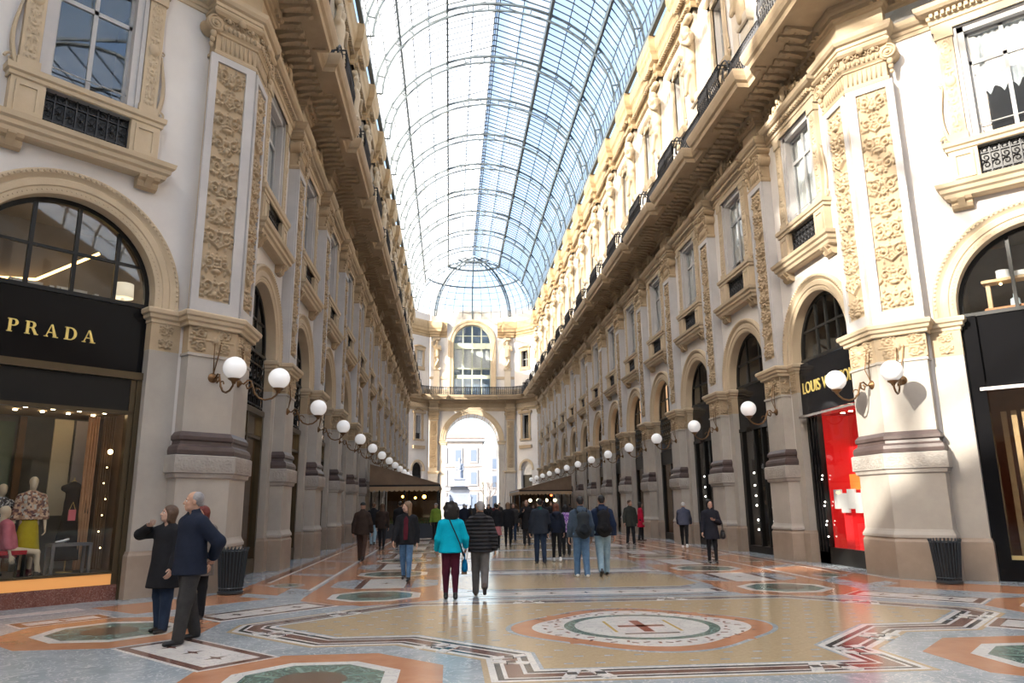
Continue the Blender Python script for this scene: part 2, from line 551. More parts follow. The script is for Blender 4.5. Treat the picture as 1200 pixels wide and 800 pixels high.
def ring(mb, c, r, t, n=14, m=5, a0=0, a1=2 * PI):
    pts = [(c[0] + r * math.cos(a0 + (a1 - a0) * i / n), c[1], c[2] + r * math.sin(a0 + (a1 - a0) * i / n)) for i in range(n + 1)]
    return mb.tube(pts, t, m, cap=False)
def spiral(mb, c, r0, turns, t, sgn=1, n=26, ph=0.0, m=5, shrink=0.85):
    pts = []; rs = []
    for i in range(n + 1):
        q = i / n; a = ph + sgn * turns * 2 * PI * q; r = r0 * (1 - shrink * q)
        pts.append((c[0] + r * math.cos(a), c[1], c[2] + r * math.sin(a))); rs.append(t * (1 - 0.5 * q))
    return mb.tube(pts, rs, m)

# ------------------------------------------------------------------ wall with openings (one bay)
def bay_wall(hp, a, wm=True, wu=True):
    m = MB()
    def q(u0, u1, z0, z1): m.add([(u0, 0, z0), (u1, 0, z0), (u1, 0, z1), (u0, 0, z1)], [(0, 3, 2, 1)])
    q(-hp, -a, 0, 8.0); q(a, hp, 0, 8.0)
    n = 24
    arc = [(a * math.cos(PI - PI * i / n), ZS + a * math.sin(PI * i / n)) for i in range(n + 1)]
    for (u0, z0), (u1, z1) in zip(arc, arc[1:]):
        m.add([(u0, 0, z0), (u1, 0, z1), (u1, 0, 8.0), (u0, 0, 8.0)], [(0, 3, 2, 1)])
        m.add([(u0, 0, z0), (u1, 0, z1), (u1, -.22, z1), (u0, -.22, z0)], [(0, 1, 2, 3)])
    for sg in (-1, 1):
        m.add([(sg * a, 0, 0), (sg * a, -.22, 0), (sg * a, -.22, ZS), (sg * a, 0, ZS)], [(0, 1, 2, 3)])
    def hole(h, z0, z1, d):
        q(-hp, -h, z0, z1); q(h, hp, z0, z1)
        m.add([(-h, 0, z0), (h, 0, z0), (h, -d, z0), (-h, -d, z0)], [(0, 1, 2, 3)])
        m.add([(-h, 0, z1), (h, 0, z1), (h, -d, z1), (-h, -d, z1)], [(3, 2, 1, 0)])
        for sg in (-1, 1): m.add([(sg * h, 0, z0), (sg * h, -d, z0), (sg * h, -d, z1), (sg * h, 0, z1)], [(0, 1, 2, 3)])
    q(-hp, hp, 8.0, 9.45); hole(.7, 9.45, 12.05, .22); q(-hp, hp, 12.05, 17.4); hole(.52, 17.4, 20.05, .35); q(-hp, hp, 20.05, 23.3)
    return m

A_ARM, A_DIA = 1.52, 1.62
wall_bm = MB()
pa = bay_wall(PITCH_B / 2, A_ARM); pd = bay_wall(2.6, A_DIA)
for k in range(NB): wall_bm.join(pa.moved(RIGHT(PIER0 + PITCH_B * (k + .5))))
wall_dg = MB()
for s in DIAG_BAYS: wall_dg.join(pd.moved(DIAG(1, s)))
def vquad(mb, p, q_, z0, z1): mb.add([(*p, z0), (*q_, z0), (*q_, z1), (*p, z1)], [(0, 3, 2, 1)])
vquad(wall_dg, DG(15.2, .35), DG(11.1, .35), 0, 23.3)
vquad(wall_dg, DG(.7, .35), DG(-.15, .35), 0, 23.3)
vquad(wall_bm, DG(-.15, .35), (XW, PIER0), 0, 23.3)
wall_right = wall_bm.build('wall_right', PLASTER)
wall_left = wall_bm.mirrored().build('wall_left', PLASTER)
wall_octagon_right = wall_dg.build('wall_octagon_right', PLASTER)
wall_octagon_left = wall_dg.mirrored().build('wall_octagon_left', PLASTER)
tag(wall_octagon_right, 'diagonal octagon facade with the crockery shelf shop', 'wall', kind='structure')
tag(wall_octagon_left, 'diagonal octagon facade with the gold-lettered black sign', 'wall', kind='structure')
tag(wall_right, 'tall stuccoed gallery facade with the red shop window', 'wall', kind='structure')
tag(wall_left, 'tall stuccoed gallery facade with the display of mannequins', 'wall', kind='structure')

# bay and pier frames: (parent, matrix)
ARM_BAYS = [(wall_right, RIGHT(PIER0 + PITCH_B * (k + .5)), 'R', k) for k in range(NB)] + [(wall_left, LEFT(PIER0 + PITCH_B * (k + .5)), 'L', k) for k in range(NB)]
DIA_BAYS = [(wall_octagon_right, DIAG(1, s), 'RD', i) for i, s in enumerate(DIAG_BAYS)] + [(wall_octagon_left, DIAG(-1, s), 'LD', i) for i, s in enumerate(DIAG_BAYS)]
ALL_BAYS = DIA_BAYS + ARM_BAYS
PIERS = [(wall_right, RIGHT(PIER0 + PITCH_B * k)) for k in range(1, NB + 1)] + [(wall_left, LEFT(PIER0 + PITCH_B * k)) for k in range(1, NB + 1)] \
    + [(wall_octagon_right, DIAG(1, s)) for s in DIAG_PIERS] + [(wall_octagon_left, DIAG(-1, s)) for s in DIAG_PIERS]

# ------------------------------------------------------------------ piers
FULL = [(-.95, -.22), (-.95, 0), (-.6, 0), (-.6, .35), (.6, .35), (.6, 0), (.95, 0), (.95, -.22)]
PIL = [(-.6, 0), (-.6, .35), (.6, .35), (.6, 0)]
SH = [(-.54, 0), (-.54, .30), (.54, .30), (.54, 0)]
def cpath(half, dep, jamb=None, rev=.22, s_out=1.1):
    """same around the octagon corner"""
    e = .35 - dep
    p = [DG(s_out + half - .6, .35), DG(s_out + half - .6, e), (7 + e, 15.6 + .414 * e), (7 + e, PIER0 + half), (XW, PIER0 + half)]
    if jamb: p = [DG(1.68, .35 + rev), DG(1.68, .35)] + p + [(XW, PIER0 + jamb), (XW + rev, PIER0 + jamb)]
    return p
PR_PLINTH = [(.05, 0), (.05, .76), (.03, .80), (.02, .84)]
PR_DADO = [(.0, .84), (.05, .845), (.05, .90), (.015, .97), (0, 1.02), (0, 2.25)]
PR_SHAFTJ = [(0, 1.0), (0, 4.66)]
PR_BAND = [(0, 2.17), (.05, 2.20), (.06, 2.27), (.10, 2.29), (.10, 2.61), (.07, 2.63), (-.2, 2.64)]
PR_BASE = [(.03, 2.63), (.11, 2.64), (.12, 2.72), (.10, 2.79), (.04, 2.84), (.03, 2.90), (.065, 2.93), (.065, 3.0), (.03, 3.05), (0, 3.09), (-.15, 3.1)]
PR_SHAFT = [(0, 3.05), (0, 4.60), (.03, 4.61), (.03, 4.66), (0, 4.67)]
PR_FRZ = [(0, 4.66), (0, 5.24)]
PR_IMP = [(0, 5.2), (.03, 5.22), (.03, 5.28), (.08, 5.31), (.09, 5.37), (.13, 5.40), (.14, 5.47), (.12, 5.5), (-.3, 5.52)]
UP = [(-.5, 0), (-.5, .26), (.5, .26), (.5, 0)]
def pier_meshes(FULL, PIL, SH, UP):
    d = {}
    d['pier_plinth'] = (MB().sweep(FULL, PR_PLINTH), GRANITE)
    d['pier_dado'] = (MB().sweep(PIL, PR_DADO), PIER)
    d['pier_jamb'] = (MB().sweep(FULL[:3], [(.006, .8), (.006, 4.66)]).sweep(FULL[-3:], [(.006, .8), (.006, 4.66)]), PIER)
    d['pier_band'] = (MB().sweep(PIL, PR_BAND), BANDST)
    d['pilaster_base'] = (MB().sweep(SH, PR_BASE), DARKST)
    d['pier_shaft'] = (MB().sweep(SH, PR_SHAFT), PIER)
    fz = MB().sweep(SH, PR_FRZ)
    d['frieze_block'] = (fz.sweep([FULL[0], FULL[1], FULL[2]], [(0.01, 4.66), (.01, 5.24)]).sweep([FULL[-3], FULL[-2], FULL[-1]], [(.01, 4.66), (.01, 5.24)]), OCHRE)
    im = MB().sweep(FULL, PR_IMP)
    d['impost_cornice'] = (im, OCHRE_L)
    d['upper_shaft'] = (MB().sweep(UP, [(0, 5.5), (0, 12.3)]), OCHRE_L)
    cap = MB().sweep(UP, [(.03, 11.36), (.05, 11.40), (.05, 11.46), (.01, 11.5), (.01, 11.88), (.04, 11.9), (.05, 11.95)])
    cap.sweep(UP, [(.04, 11.93), (.09, 12.0), (.10, 12.08), (.05, 12.14), (.05, 12.28), (.12, 12.3), (.17, 12.36), (.17, 12.42), (-.2, 12.43)])
    d['pilaster_capital'] = (cap, OCHRE)
    return d
arm_pier = pier_meshes(FULL, PIL, SH, UP)
# framed panel on the upper pilaster
fr = MB()
for u0, u1 in ((-.5, -.36), (.36, .5)): fr.box(u0, u1, .25, .31, 5.52, 11.38)
fr.box(-.36, .36, .25, .31, 5.52, 5.80); fr.box(-.36, .36, .25, .31, 11.22, 11.38)
for u0, u1 in ((-.5, -.42), (.42, .5)):
    fr.box(u0 - (.02 if u0 < 0 else 0), u1 + (.02 if u0 > 0 else 0), -.0, .27, 5.52, 11.38)
arm_pier['panel_frame'] = (fr, GREYFR)
# capital ornaments: volutes, eggs, flutes
def volutes(mb, u, v, z, sgn):
    spiral(mb, (u, v, z), .16, 1.6, .035, sgn, ph=PI / 2, n=30, m=6)
    mb.lathe([(.15, v - .10), (.15, v), (.03, v + .02)], (u, 0, z), 16, axis='y')
def lathe_y(mb, u, z, prof, n=16):
    vs = []; fs = []
    for r, v in prof:
        for k in range(n): vs.append((u + r * math.cos(2 * PI * k / n), v, z + r * math.sin(2 * PI * k / n)))
    for i in range(len(prof) - 1):
        for k in range(n): fs.append((i * n + k, (i + 1) * n + k, (i + 1) * n + (k + 1) % n, i * n + (k + 1) % n))
    fs.append(tuple(range((len(prof) - 1) * n, len(prof) * n))[::-1])
    mb.add(vs, fs)
def capital_orn(us, v, w0, w1):
    m = MB(); zc = 12.06
    for u, sg in us:
        lathe_y(m, u, zc, [(.20, v - .28), (.16, v - .16), (.20, v - .02), (.20, v + .05), (.17, v + .06)])
        spiral(m, (u, v + .065, zc), .185, 2.1, .03, sg, ph=PI / 2, n=40, m=5)
        m.sphere((u, v + .07, zc), .045, 8, 6)
        for q in range(3): m.sphere((u - sg * .02, v + .02 - .03 * q, zc - .24 - .12 * q), .075 - .012 * q, 8, 6, (1, .8, 1.3))
    n = max(2, int((w1 - w0) / .10))
    for i in range(n):
        u = w0 + (w1 - w0) * (i + .5) / n
        m.sphere((u, v + .05, zc), .06, 8, 6, (.72, .9, 1.2))
        m.box(u - .018, u + .018, v - .05, v - .005, 11.54, 11.86)
    for i in range(3):
        u = w0 + (w1 - w0) * (i + .5) / 3
        spiral(m, (u - .07, v + .05, 12.23), .075, 1.2, .02, 1, n=14, m=4); spiral(m, (u + .07, v + .05, 12.23), .075, 1.2, .02, -1, n=14, m=4, ph=PI)
        m.sphere((u, v + .06, 12.26), .05, 7, 5, (1, .7, 1.3))
    m.sphere((w0 / 2 + w1 / 2, v + .1, 12.32), .1, 8, 6, (1, .6, 1))
    return m
arm_pier['capital_volutes'] = (capital_orn([(-.48, 1), (.48, -1)], .30, -.34, .34), OCHRE)
REL_LONG = relief(.70, 5.36, 46, 340, 3, .085)
REL_LONG2 = relief(.70, 5.36, 46, 340, 5, .085)
REL_FRZ = relief(1.0, .52, 64, 34, 2, .07, module=.5, horizontal=True)
REL_SML = relief(.28, .52, 20, 34, 4, .06, module=.25)
REL_BAND = relief(1.2, .26, 70, 18, 6, .02, module=.16, horizontal=True)
REL_BANDS = relief(.32, .26, 24, 18, 6, .02, module=.16, horizontal=True)
arm_pier['carved_panel'] = (REL_LONG.moved(T(0, .262, 5.85)), OCHRE)
fzr = REL_FRZ.moved(T(0, .302, 4.7))
for sg in (-1, 1):
    fzr.join(REL_SML.moved(T(sg * .54, .15, 4.7) @ RZ(-sg * PI / 2)))
    fzr.join(REL_SML.moved(T(sg * .77, .012, 4.7)))
arm_pier['frieze_carving'] = (fzr, OCHRE)
bd = REL_BAND.moved(T(0, .452, 2.32))
for sg in (-1, 1): bd.join(REL_BANDS.moved(T(sg * .702, .26, 2.32) @ RZ(-sg * PI / 2)))
arm_pier['band_carving'] = (bd, BANDST)
SM = {'capital_volutes', 'carved_panel', 'frieze_carving', 'band_carving'}
PIERDATA = {k: mb.data(k, mat, True if k in SM else False) for k, (mb, mat) in arm_pier.items()}
for par, M in PIERS:
    for k, me in PIERDATA.items(): inst(k, me, par, M)

# corner piers of the octagon
cor = pier_meshes(cpath(.6, .35, jamb=.95), cpath(.6, .35), cpath(.54, .30), cpath(.5, .26))
FD = DIAG(1, .57); FA = RIGHT(16.18)
cf = MB()
for a_, b_ in ((-.53, -.37), (.31, .53)): cf.join(MB().box(a_, b_, .25, .31, 5.52, 11.38).moved(FD))
cf.join(MB().box(-.37, .31, .25, .31, 5.52, 5.8).moved(FD)); cf.join(MB().box(-.37, .31, .25, .31, 11.22, 11.38).moved(FD))
for a_, b_ in ((-.49, -.34), (.34, .49)): cf.join(MB().box(a_, b_, .25, .31, 5.52, 11.38).moved(FA))
cf.join(MB().box(-.34, .34, .25, .31, 5.52, 5.8).moved(FA)); cf.join(MB().box(-.34, .34, .25, .31, 11.22, 11.38).moved(FA))
cor['panel_frame'] = (cf, GREYFR)
cor['capital_volutes'] = (capital_orn([(-.52, 1)], .30, -.36, .50).moved(FD).join(capital_orn([(.50, -1)], .30, -.55, .36).moved(FA)), OCHRE)
cor['carved_panel'] = (REL_LONG2.moved(FD @ T(-.03, .262, 5.85)).join(REL_LONG.moved(FA @ T(0, .262, 5.85))), OCHRE)
cor['frieze_carving'] = (REL_FRZ.moved(FD @ T(0, .302, 4.7)).join(REL_FRZ.moved(FA @ T(0.02, .302, 4.7))).join(REL_SML.moved(DIAG(1, 1.39) @ T(0, .012, 4.7))).join(REL_SML.moved(RIGHT(PIER0 + .77) @ T(0, .012, 4.7))), OCHRE)
cor['band_carving'] = (REL_BAND.moved(FD @ T(-.02, .452, 2.32)).join(REL_BAND.moved(FA @ T(.02, .452, 2.32))), BANDST)
for k, (mb, mat) in cor.items():
    me = mb.data('corner_' + k, mat, True if k in SM else False); inst(k, me, wall_right)
    me = mb.mirrored().data('corner_' + k, mat, True if k in SM else False); inst(k, me, wall_left)

# ------------------------------------------------------------------ long mouldings
def both(name, mb, mat, smooth=False):
    a = mb.build(name, mat, wall_right, smooth); b = mb.mirrored().build(name, mat, wall_left, smooth)
    return a, b
P55 = plan(.52, .33)
both('architrave', MB().sweep(P55, [(0, 12.40), (.03, 12.41), (.03, 12.5), (.06, 12.52), (.06, 12.6), (.12, 12.63), (.17, 12.7), (.19, 12.8), (-.2, 12.85)]), OCHRE_L)
both('frieze_course', MB().sweep(P55, [(0, 12.82), (0, 13.4)]), OCHRE_L)
both('bed_moulding', MB().sweep(P55, [(0, 13.28), (.05, 13.3), (.07, 13.36), (.12, 13.38), (.12, 13.50), (.17, 13.54), (.2, 13.62), (.2, 13.7)]), OCHRE)
both('balcony_slab', MB().sweep(plan(.9, .35), [(.1, 13.70), (1.02, 13.72), (1.02, 13.66), (1.12, 13.66), (1.15, 13.78), (1.22, 13.84), (1.27, 13.96), (1.3, 14.08), (1.3, 14.15), (-.35, 14.17)]), OCHRE)
both('upper_plinth', MB().sweep(plan(.45, .2, stop=2.9), [(.03, 14.15), (.03, 14.9), (.05, 14.93), (0, 14.98)]), OCHRE_L)
both('upper_cornice', MB().sweep(plan(.6, .3, stop=3.0), [(0, 21.2), (.05, 21.25), (.05, 21.45), (.15, 21.55), (.2, 21.75), (.34, 21.85), (.38, 22.1), (.46, 22.25), (.5, 22.6), (.5, 22.9), (.45, 23.05), (-.4, 23.1)]), OCHRE_D)
# dentils / leaf modillions, one object per bay side
dn = MB(); n = 30
for i in range(n):
    u = -2.47 + PITCH_B * (i + .5) / n
    v = .33 if abs(abs(u) - 2.47) < .5 else 0
    dn.box(u - .045, u + .045, v + .10, v + .2, 13.39, 13.49)
    dn.box(u - .05, u + .05, v + .05, v + .14, 21.27, 21.43)
    dn.box(u - .05, u + .05, v + .18, v + .36, 21.60, 21.76)
DEN = dn.data('dentils', OCHRE)
md = MB()
for i in range(14):
    u = -2.47 + PITCH_B * (i + .5) / 14
    v = .35 if abs(abs(u) - 2.47) < .8 else 0
    exu(md, [(v + .2, 13.58), (v + .3, 13.55), (v + .45, 13.60), (v + .7, 13.63), (v + .86, 13.61), (v + .93, 13.65), (v + .93, 13.712), (v + .2, 13.712)], u - .07, u + .07)
    md.sphere((u, v + .82, 13.64), .06, 8, 6, (1.1, 1, .8))
    md.box(u + .12, u + .24, v + .3, v + .55, 13.67, 13.72); md.box(u + .12, u + .24, v + .62, v + .88, 13.67, 13.72)
    md.sphere((u + .18, v + .43, 13.68), .05, 7, 5, (1, 1, .6)); md.sphere((u + .18, v + .75, 13.68), .05, 7, 5, (1, 1, .6))
MOD = md.data('modillions', OCHRE, 0.6)

# ------------------------------------------------------------------ arches
def archivolt(a):
    m = MB().arcsweep(ZS, [(a - .008, -.22), (a - .008, .04), (a + .03, .06), (a + .12, .06), (a + .14, .085), (a + .25, .085), (a + .28, .06), (a + .31, .07), (a + .36, .12), (a + .42, .13), (a + .45, .10), (a + .45, -.01)], ext=ZS - 5.5, n=36)
    n = 64
    for i in range(n + 1):
        t = PI * i / n
        for rr, v, s in ((a + .39, .125, .03), (a + .06, .055, .02)):
            m.sphere((rr * math.cos(t), v, ZS + rr * math.sin(t)), s, 6, 4)
    return m
ARCH = {'arm': archivolt(A_ARM).data('archivolt', OCHRE_L, 0.5), 'dia': archivolt(A_DIA).data('archivolt', OCHRE_L, 0.5)}

# ------------------------------------------------------------------ first-floor window surround
LEDGE = MB().sweep([(-1.5, 0), (-1.5, .26), (1.5, .26), (1.5, 0)], [(-.06, 8.08), (0, 8.1), (.02, 8.18), (.07, 8.22), (.08, 8.30), (.13, 8.34), (.15, 8.43), (-.24, 8.45)])
exu(LEDGE, [(0, 8.08), (.20, 8.08), (.20, 8.1), (0, 8.1)], -1.44, 1.44)
BRK = MB()
for sg in (-1, 1):
    u = sg * 1.2
    exu(BRK, [(0, 7.86), (.06, 7.84), (.14, 7.88), (.18, 7.95), (.17, 8.0), (.24, 8.04), (.27, 8.1), (0, 8.1)], u - .2, u + .2)
    exu(BRK, [(0, 7.9), (.16, 7.9), (.22, 7.98), (.3, 8.06), (.3, 8.1), (0, 8.1)], u - .07, u + .07)
PED = MB()
for sg in (-1, 1):
    c = sg * 1.04
    PED.box(c - .28, c + .28, 0, .20, 8.45, 9.2)
    PED.box(c - .2, c + .2, .2, .225, 8.52, 8.6); PED.box(c - .2, c + .2, .2, .225, 9.05, 9.13)
    PED.box(c - .2, c - .14, .2, .225, 8.6, 9.05); PED.box(c + .14, c + .2, .2, .225, 8.6, 9.05)
SILL = MB().sweep([(-1.34, 0), (-1.34, .2), (1.34, .2), (1.34, 0)], [(0, 9.18), (.03, 9.2), (.03, 9.27), (.07, 9.3), (.08, 9.40), (-.2, 9.42)])
ARCHI = MB()
for sg in (-1, 1):
    a_, b_ = sorted((sg * .69, sg * .82)); ARCHI.box(a_, b_, -.21, .06, 9.42, 12.17)
    a_, b_ = sorted((sg * .82, sg * .9)); ARCHI.box(a_, b_, -.05, .10, 9.42, 12.22)
ARCHI.box(-.82, .82, -.21, .06, 12.04, 12.17); ARCHI.box(-.9, .9, -.05, .10, 12.17, 12.26)
STRIP = MB()
REL_STR = relief(.22, 2.5, 14, 90, 8, .03)
for sg in (-1, 1):
    c = sg * 1.07
    STRIP.box(c - .16, c + .16, 0, .13, 9.42, 12.22)
    STRIP.box(c - .19, c + .19, 0, .17, 9.42, 9.62); STRIP.box(c - .19, c + .19, 0, .17, 12.0, 12.2)
    STRIP.join(REL_STR.moved(T(c, .132, 9.6)))
    STRIP.sphere((c, .13, 10.9), .12, 10, 6, (1, .5, 1.2))
    pts = []
    for i in range(20):
        q = i / 19; pts.append((sg * (1.26 + .13 * math.sin(PI * (1 - q)) * (1 - .55 * q)), .06, 9.5 + 1.35 * q))
    STRIP.tube(pts, [.055 - .03 * i / 19 for i in range(20)], 5)
    spiral(STRIP, (sg * 1.33, .07, 9.56), .11, 1.3, .03, sg, n=16)
    spiral(STRIP, (sg * 1.27, .07, 10.92), .06, 1.1, .02, -sg, n=12)
HOOD = MB().sweep([(-1.3, 0), (-1.3, .16), (1.3, .16), (1.3, 0)], [(0, 12.2), (0, 12.38), (.03, 12.40), (.03, 12.5), (.06, 12.52), (.06, 12.63), (.2, 12.67), (.26, 12.73), (.28, 12.83), (-.15, 12.86)])
for i in range(22):
    u = -1.3 + 2.6 * (i + .5) / 22; HOOD.box(u - .035, u + .035, .2, .31, 12.53, 12.625)
CREST = MB()
for sg in (-1, 1):
    spiral(CREST, (sg * .28, .16, 13.06), .2, 1.6, .05, sg, ph=-PI / 2, n=28)
    spiral(CREST, (sg * .68, .16, 12.99), .13, 1.5, .04, sg, ph=-PI / 2, n=24)
    spiral(CREST, (sg * 1.0, .16, 12.94), .08, 1.3, .03, sg, ph=-PI / 2, n=20)
    CREST.tube([(sg * .1, .15, 12.9), (sg * .5, .17, 12.93), (sg * .95, .17, 12.88), (sg * 1.25, .15, 12.87)], [.08, .06, .05, .02], 6)
    for q in range(4): CREST.sphere((sg * (.15 + .25 * q), .2, 13.2 - .09 * q), .07, 7, 5, (1.2, .6, 1))
CREST.sphere((0, .2, 13.1), .14, 10, 7, (.9, .6, 1.5)); CREST.sphere((0, .2, 13.32), .08, 8, 6)
CREST = CREST.moved(T(0, .13, 12.86) @ Matrix.Diagonal((1, 1, 1.3, 1)) @ T(0, 0, -12.86))
# iron grille of the window apron
GR = MB()
GR.box(-.75, .75, .02, .05, 8.47, 9.18)
G2 = MB()
for z in (8.5, 8.62, 9.02, 9.15): G2.box(-.75, .75, .05, .085, z - .012, z + .012)
for i in range(9):
    u = -.75 + 1.5 * i / 8; G2.box(u - .012, u + .012, .05, .085, 8.47, 9.18)
for i in range(8):
    u = -.75 + 1.5 * (i + .5) / 8
    ring(G2, (u, .075, 8.56), .05, .011, 10, 4); ring(G2, (u, .075, 9.085), .05, .011, 10, 4)
    spiral(G2, (u, .075, 8.74), .085, 1.3, .012, 1, n=14, m=4); spiral(G2, (u, .075, 8.91), .085, 1.3, .012, -1, n=14, m=4)
    G2.sphere((u, .08, 8.82), .03, 6, 4)

# ------------------------------------------------------------------ railing along the balcony
def railing(hp, wide=.9):
    m = MB()
    path = [(-hp, 1.58), (-hp + wide + .06, 1.58), (-hp + wide + .06, 1.23), (hp - wide - .06, 1.23), (hp - wide - .06, 1.58), (hp, 1.58)]
    for z, t in ((14.24, .02), (14.42, .014), (14.93, .014), (15.06, .03)): m.tube([(u, v, z) for u, v in path], t, 4)
    for (u0, v0), (u1, v1) in zip(path, path[1:]):
        L = math.hypot(u1 - u0, v1 - v0); n = max(2, int(L / .12))
        for i in range(n + 1):
            q = i / n; u = u0 + (u1 - u0) * q; v = v0 + (v1 - v0) * q
            m.tube([(u, v, 14.17), (u, v, 14.45), (u, v + .04, 14.65), (u, v, 14.93)], .024, 4, cap=False)
            if abs(v1 - v0) < .01 and i < n:
                du = (u1 - u0) / n / 2
                ring(m, (u + du, v, 14.33), .045, .02, 8, 4); ring(m, (u + du, v, 14.995), .045, .018, 8, 4); spiral(m, (u + du, v, 14.6), .055, 1.2, .02, 1, n=10, m=4); spiral(m, (u + du, v, 14.78), .05, 1.2, .02, -1, n=10, m=4)
    for sg in (-1, 1):   # bowed iron basket at the break
        u = sg * (hp - wide - .02)
        ring(m, (u, 1.42, 14.75), .42, .03, 14, 4, 0, PI)
        ring(m, (u, 1.30, 14.75), .42, .02, 14, 4, 0, PI)
    return m
RAIL = {'arm': railing(2.47).data('balcony_railing', IRON), 'dia': railing(2.6).data('balcony_railing', IRON)}

# ------------------------------------------------------------------ upper storey
US = MB()
for sg in (-1, 1):
    a_, b_ = sorted((sg * .52, sg * .72)); US.box(a_, b_, -.05, .10, 17.1, 20.25)
    spiral(US, (sg * .82, .06, 17.35), .16, 1.4, .05, sg, n=18); spiral(US, (sg * .82, .06, 20.1), .12, 1.3, .04, -sg, n=16)
    US.tube([(sg * .85, .05, 17.5), (sg * .76, .06, 18.3), (sg * .78, .06, 19.4), (sg * .84, .05, 20.0)], [.05, .035, .035, .05], 5)
US.box(-.72, .72, -.05, .10, 20.05, 20.25)
US.sweep([(-.8, 0), (-.8, .12), (.8, .12), (.8, 0)], [(0, 20.25), (.04, 20.3), (.1, 20.36), (.12, 20.44), (-.1, 20.46)])
US.sweep([(-.75, 0), (-.75, .14), (.75, .14), (.75, 0)], [(0, 16.95), (.03, 17.0), (.08, 17.08), (.1, 17.2), (-.1, 17.22)])
US.sphere((0, .1, 20.15), .15, 10, 7, (1, .6, 1.2))
for sg in (-1, 1): US.sphere((sg * .3, .08, 16.75), .16, 10, 6, (1.3, .5, .8))
US.sphere((0, .1, 16.72), .2, 10, 7, (1, .6, 1))
USD = US.data('upper_window_surround', OCHRE_L, 0.6)
UPN = MB()
for sg in (-1, 1):
    UPN.box(sg * 1.4 - .22, sg * 1.4 + .22, 0, .03, 15.3, 20.3)
UPN.box(-.7, .7, 0, .03, 15.1, 16.4)
UPND = UPN.data('stucco_panel', stone('cream_stucco', (.60, .53, .43), (.53, .46, .37), rough=.8, scale=1))

# ------------------------------------------------------------------ distance-field modelling (figures, soft things)
def capd(P, a, b, ra, rb):
    a = np.asarray(a, np.float32); b = np.asarray(b, np.float32)
    ba = b - a; L2 = float(ba @ ba)
    pa_ = P - a
    if L2 < 1e-9: return np.sqrt((pa_ ** 2).sum(-1)) - ra
    t = np.clip((pa_ @ ba) / L2, 0, 1)
    d = pa_ - t[..., None] * ba
    return np.sqrt((d ** 2).sum(-1)) - (ra + (rb - ra) * t)
def C(a, b, ra, rb=None, sc=None, k=.03, op='+'):
    return dict(a=a, b=b, ra=ra, rb=ra if rb is None else rb, sc=sc, k=k, op=op)
def E_(c, r, k=.02, op='+'):           # ellipsoid
    m = min(r)
    return dict(a=c, b=c, ra=m, rb=m, sc=tuple(x / m for x in r), k=k, op=op)
def sdf(prims, P):
    D = None
    for p in prims:
        if 'f' in p: d = p['f'](P)
        elif p['sc']:
            sc = np.asarray(p['sc'], np.float32); a = np.asarray(p['a'], np.float32)
            d = capd((P - a) / sc, (0, 0, 0), (np.asarray(p['b'], np.float32) - a) / sc, p['ra'], p['rb']) * float(sc.min())
        else: d = capd(P, p['a'], p['b'], p['ra'], p['rb'])
        if D is None: D = d; continue
        k = p['k']
        if p['op'] == '+':
            h = np.clip(.5 + .5 * (D - d) / k, 0, 1); D = D + (d - D) * h - k * h * (1 - h)
        elif p['op'] == '-':
            D = np.maximum(D, -d)
        else: D = np.maximum(D, d)
    return D
def surf(prims, h, lo=None, hi=None):
    """surface nets"""
    if lo is None:
        pts = []
        for p in prims:
            if p.get('op') != '+' or 'f' in p: continue
            R = max(p['ra'], p['rb']) * (max(p['sc']) if p['sc'] else 1)
            for q in (p['a'], p['b']): pts += [np.array(q) - R, np.array(q) + R]
        lo = np.min(pts, 0) - 2 * h; hi = np.max(pts, 0) + 2 * h
    ax = [np.arange(lo[i], hi[i] + h, h, dtype=np.float32) for i in range(3)]
    G = np.stack(np.meshgrid(*ax, indexing='ij'), -1)
    V = sdf(prims, G)
    n = V.shape
    acc = np.zeros((n[0], n[1], n[2], 3), np.float32); cnt = np.zeros(n, np.float32)
    quads = []
    ids = np.arange(n[0] * n[1] * n[2]).reshape(n)
    for axn in range(3):
        s0 = [slice(None)] * 3; s1 = [slice(None)] * 3
        s0[axn] = slice(0, -1); s1[axn] = slice(1, None)
        a = V[tuple(s0)]; b = V[tuple(s1)]
        I = np.argwhere((a < 0) != (b < 0))
        if len(I) == 0: continue
        o1, o2 = (axn + 1) % 3, (axn + 2) % 3
        ok = (I[:, o1] > 0) & (I[:, o2] > 0); I = I[ok]
        va = V[I[:, 0], I[:, 1], I[:, 2]]; J = I.copy(); J[:, axn] += 1
        vb = V[J[:, 0], J[:, 1], J[:, 2]]
        t = va / (va - vb)
        p = np.stack([ax[c][I[:, c]] for c in range(3)], -1); p[:, axn] += t * h
        cells = []
        for d1, d2 in ((-1, -1), (0, -1), (0, 0), (-1, 0)):
            K = I.copy(); K[:, o1] += d1; K[:, o2] += d2
            np.add.at(acc, (K[:, 0], K[:, 1], K[:, 2]), p); np.add.at(cnt, (K[:, 0], K[:, 1], K[:, 2]), 1)
            cells.append(ids[K[:, 0], K[:, 1], K[:, 2]])
        q = np.stack(cells, -1)
        flip = va > 0
        q[flip] = q[flip][:, ::-1]
        quads.append(q)
    m = MB()
    if not quads: return m
    Q = np.concatenate(quads)
    used = np.unique(Q); remap = np.full(n[0] * n[1] * n[2], -1); remap[used] = np.arange(len(used))
    A = acc.reshape(-1, 3)[used] / np.maximum(cnt.reshape(-1)[used], 1)[:, None]
    m.v = [tuple(x) for x in A.tolist()]; m.f = [tuple(x) for x in remap[Q].tolist()]; m.m = [0] * len(m.f)
    return m

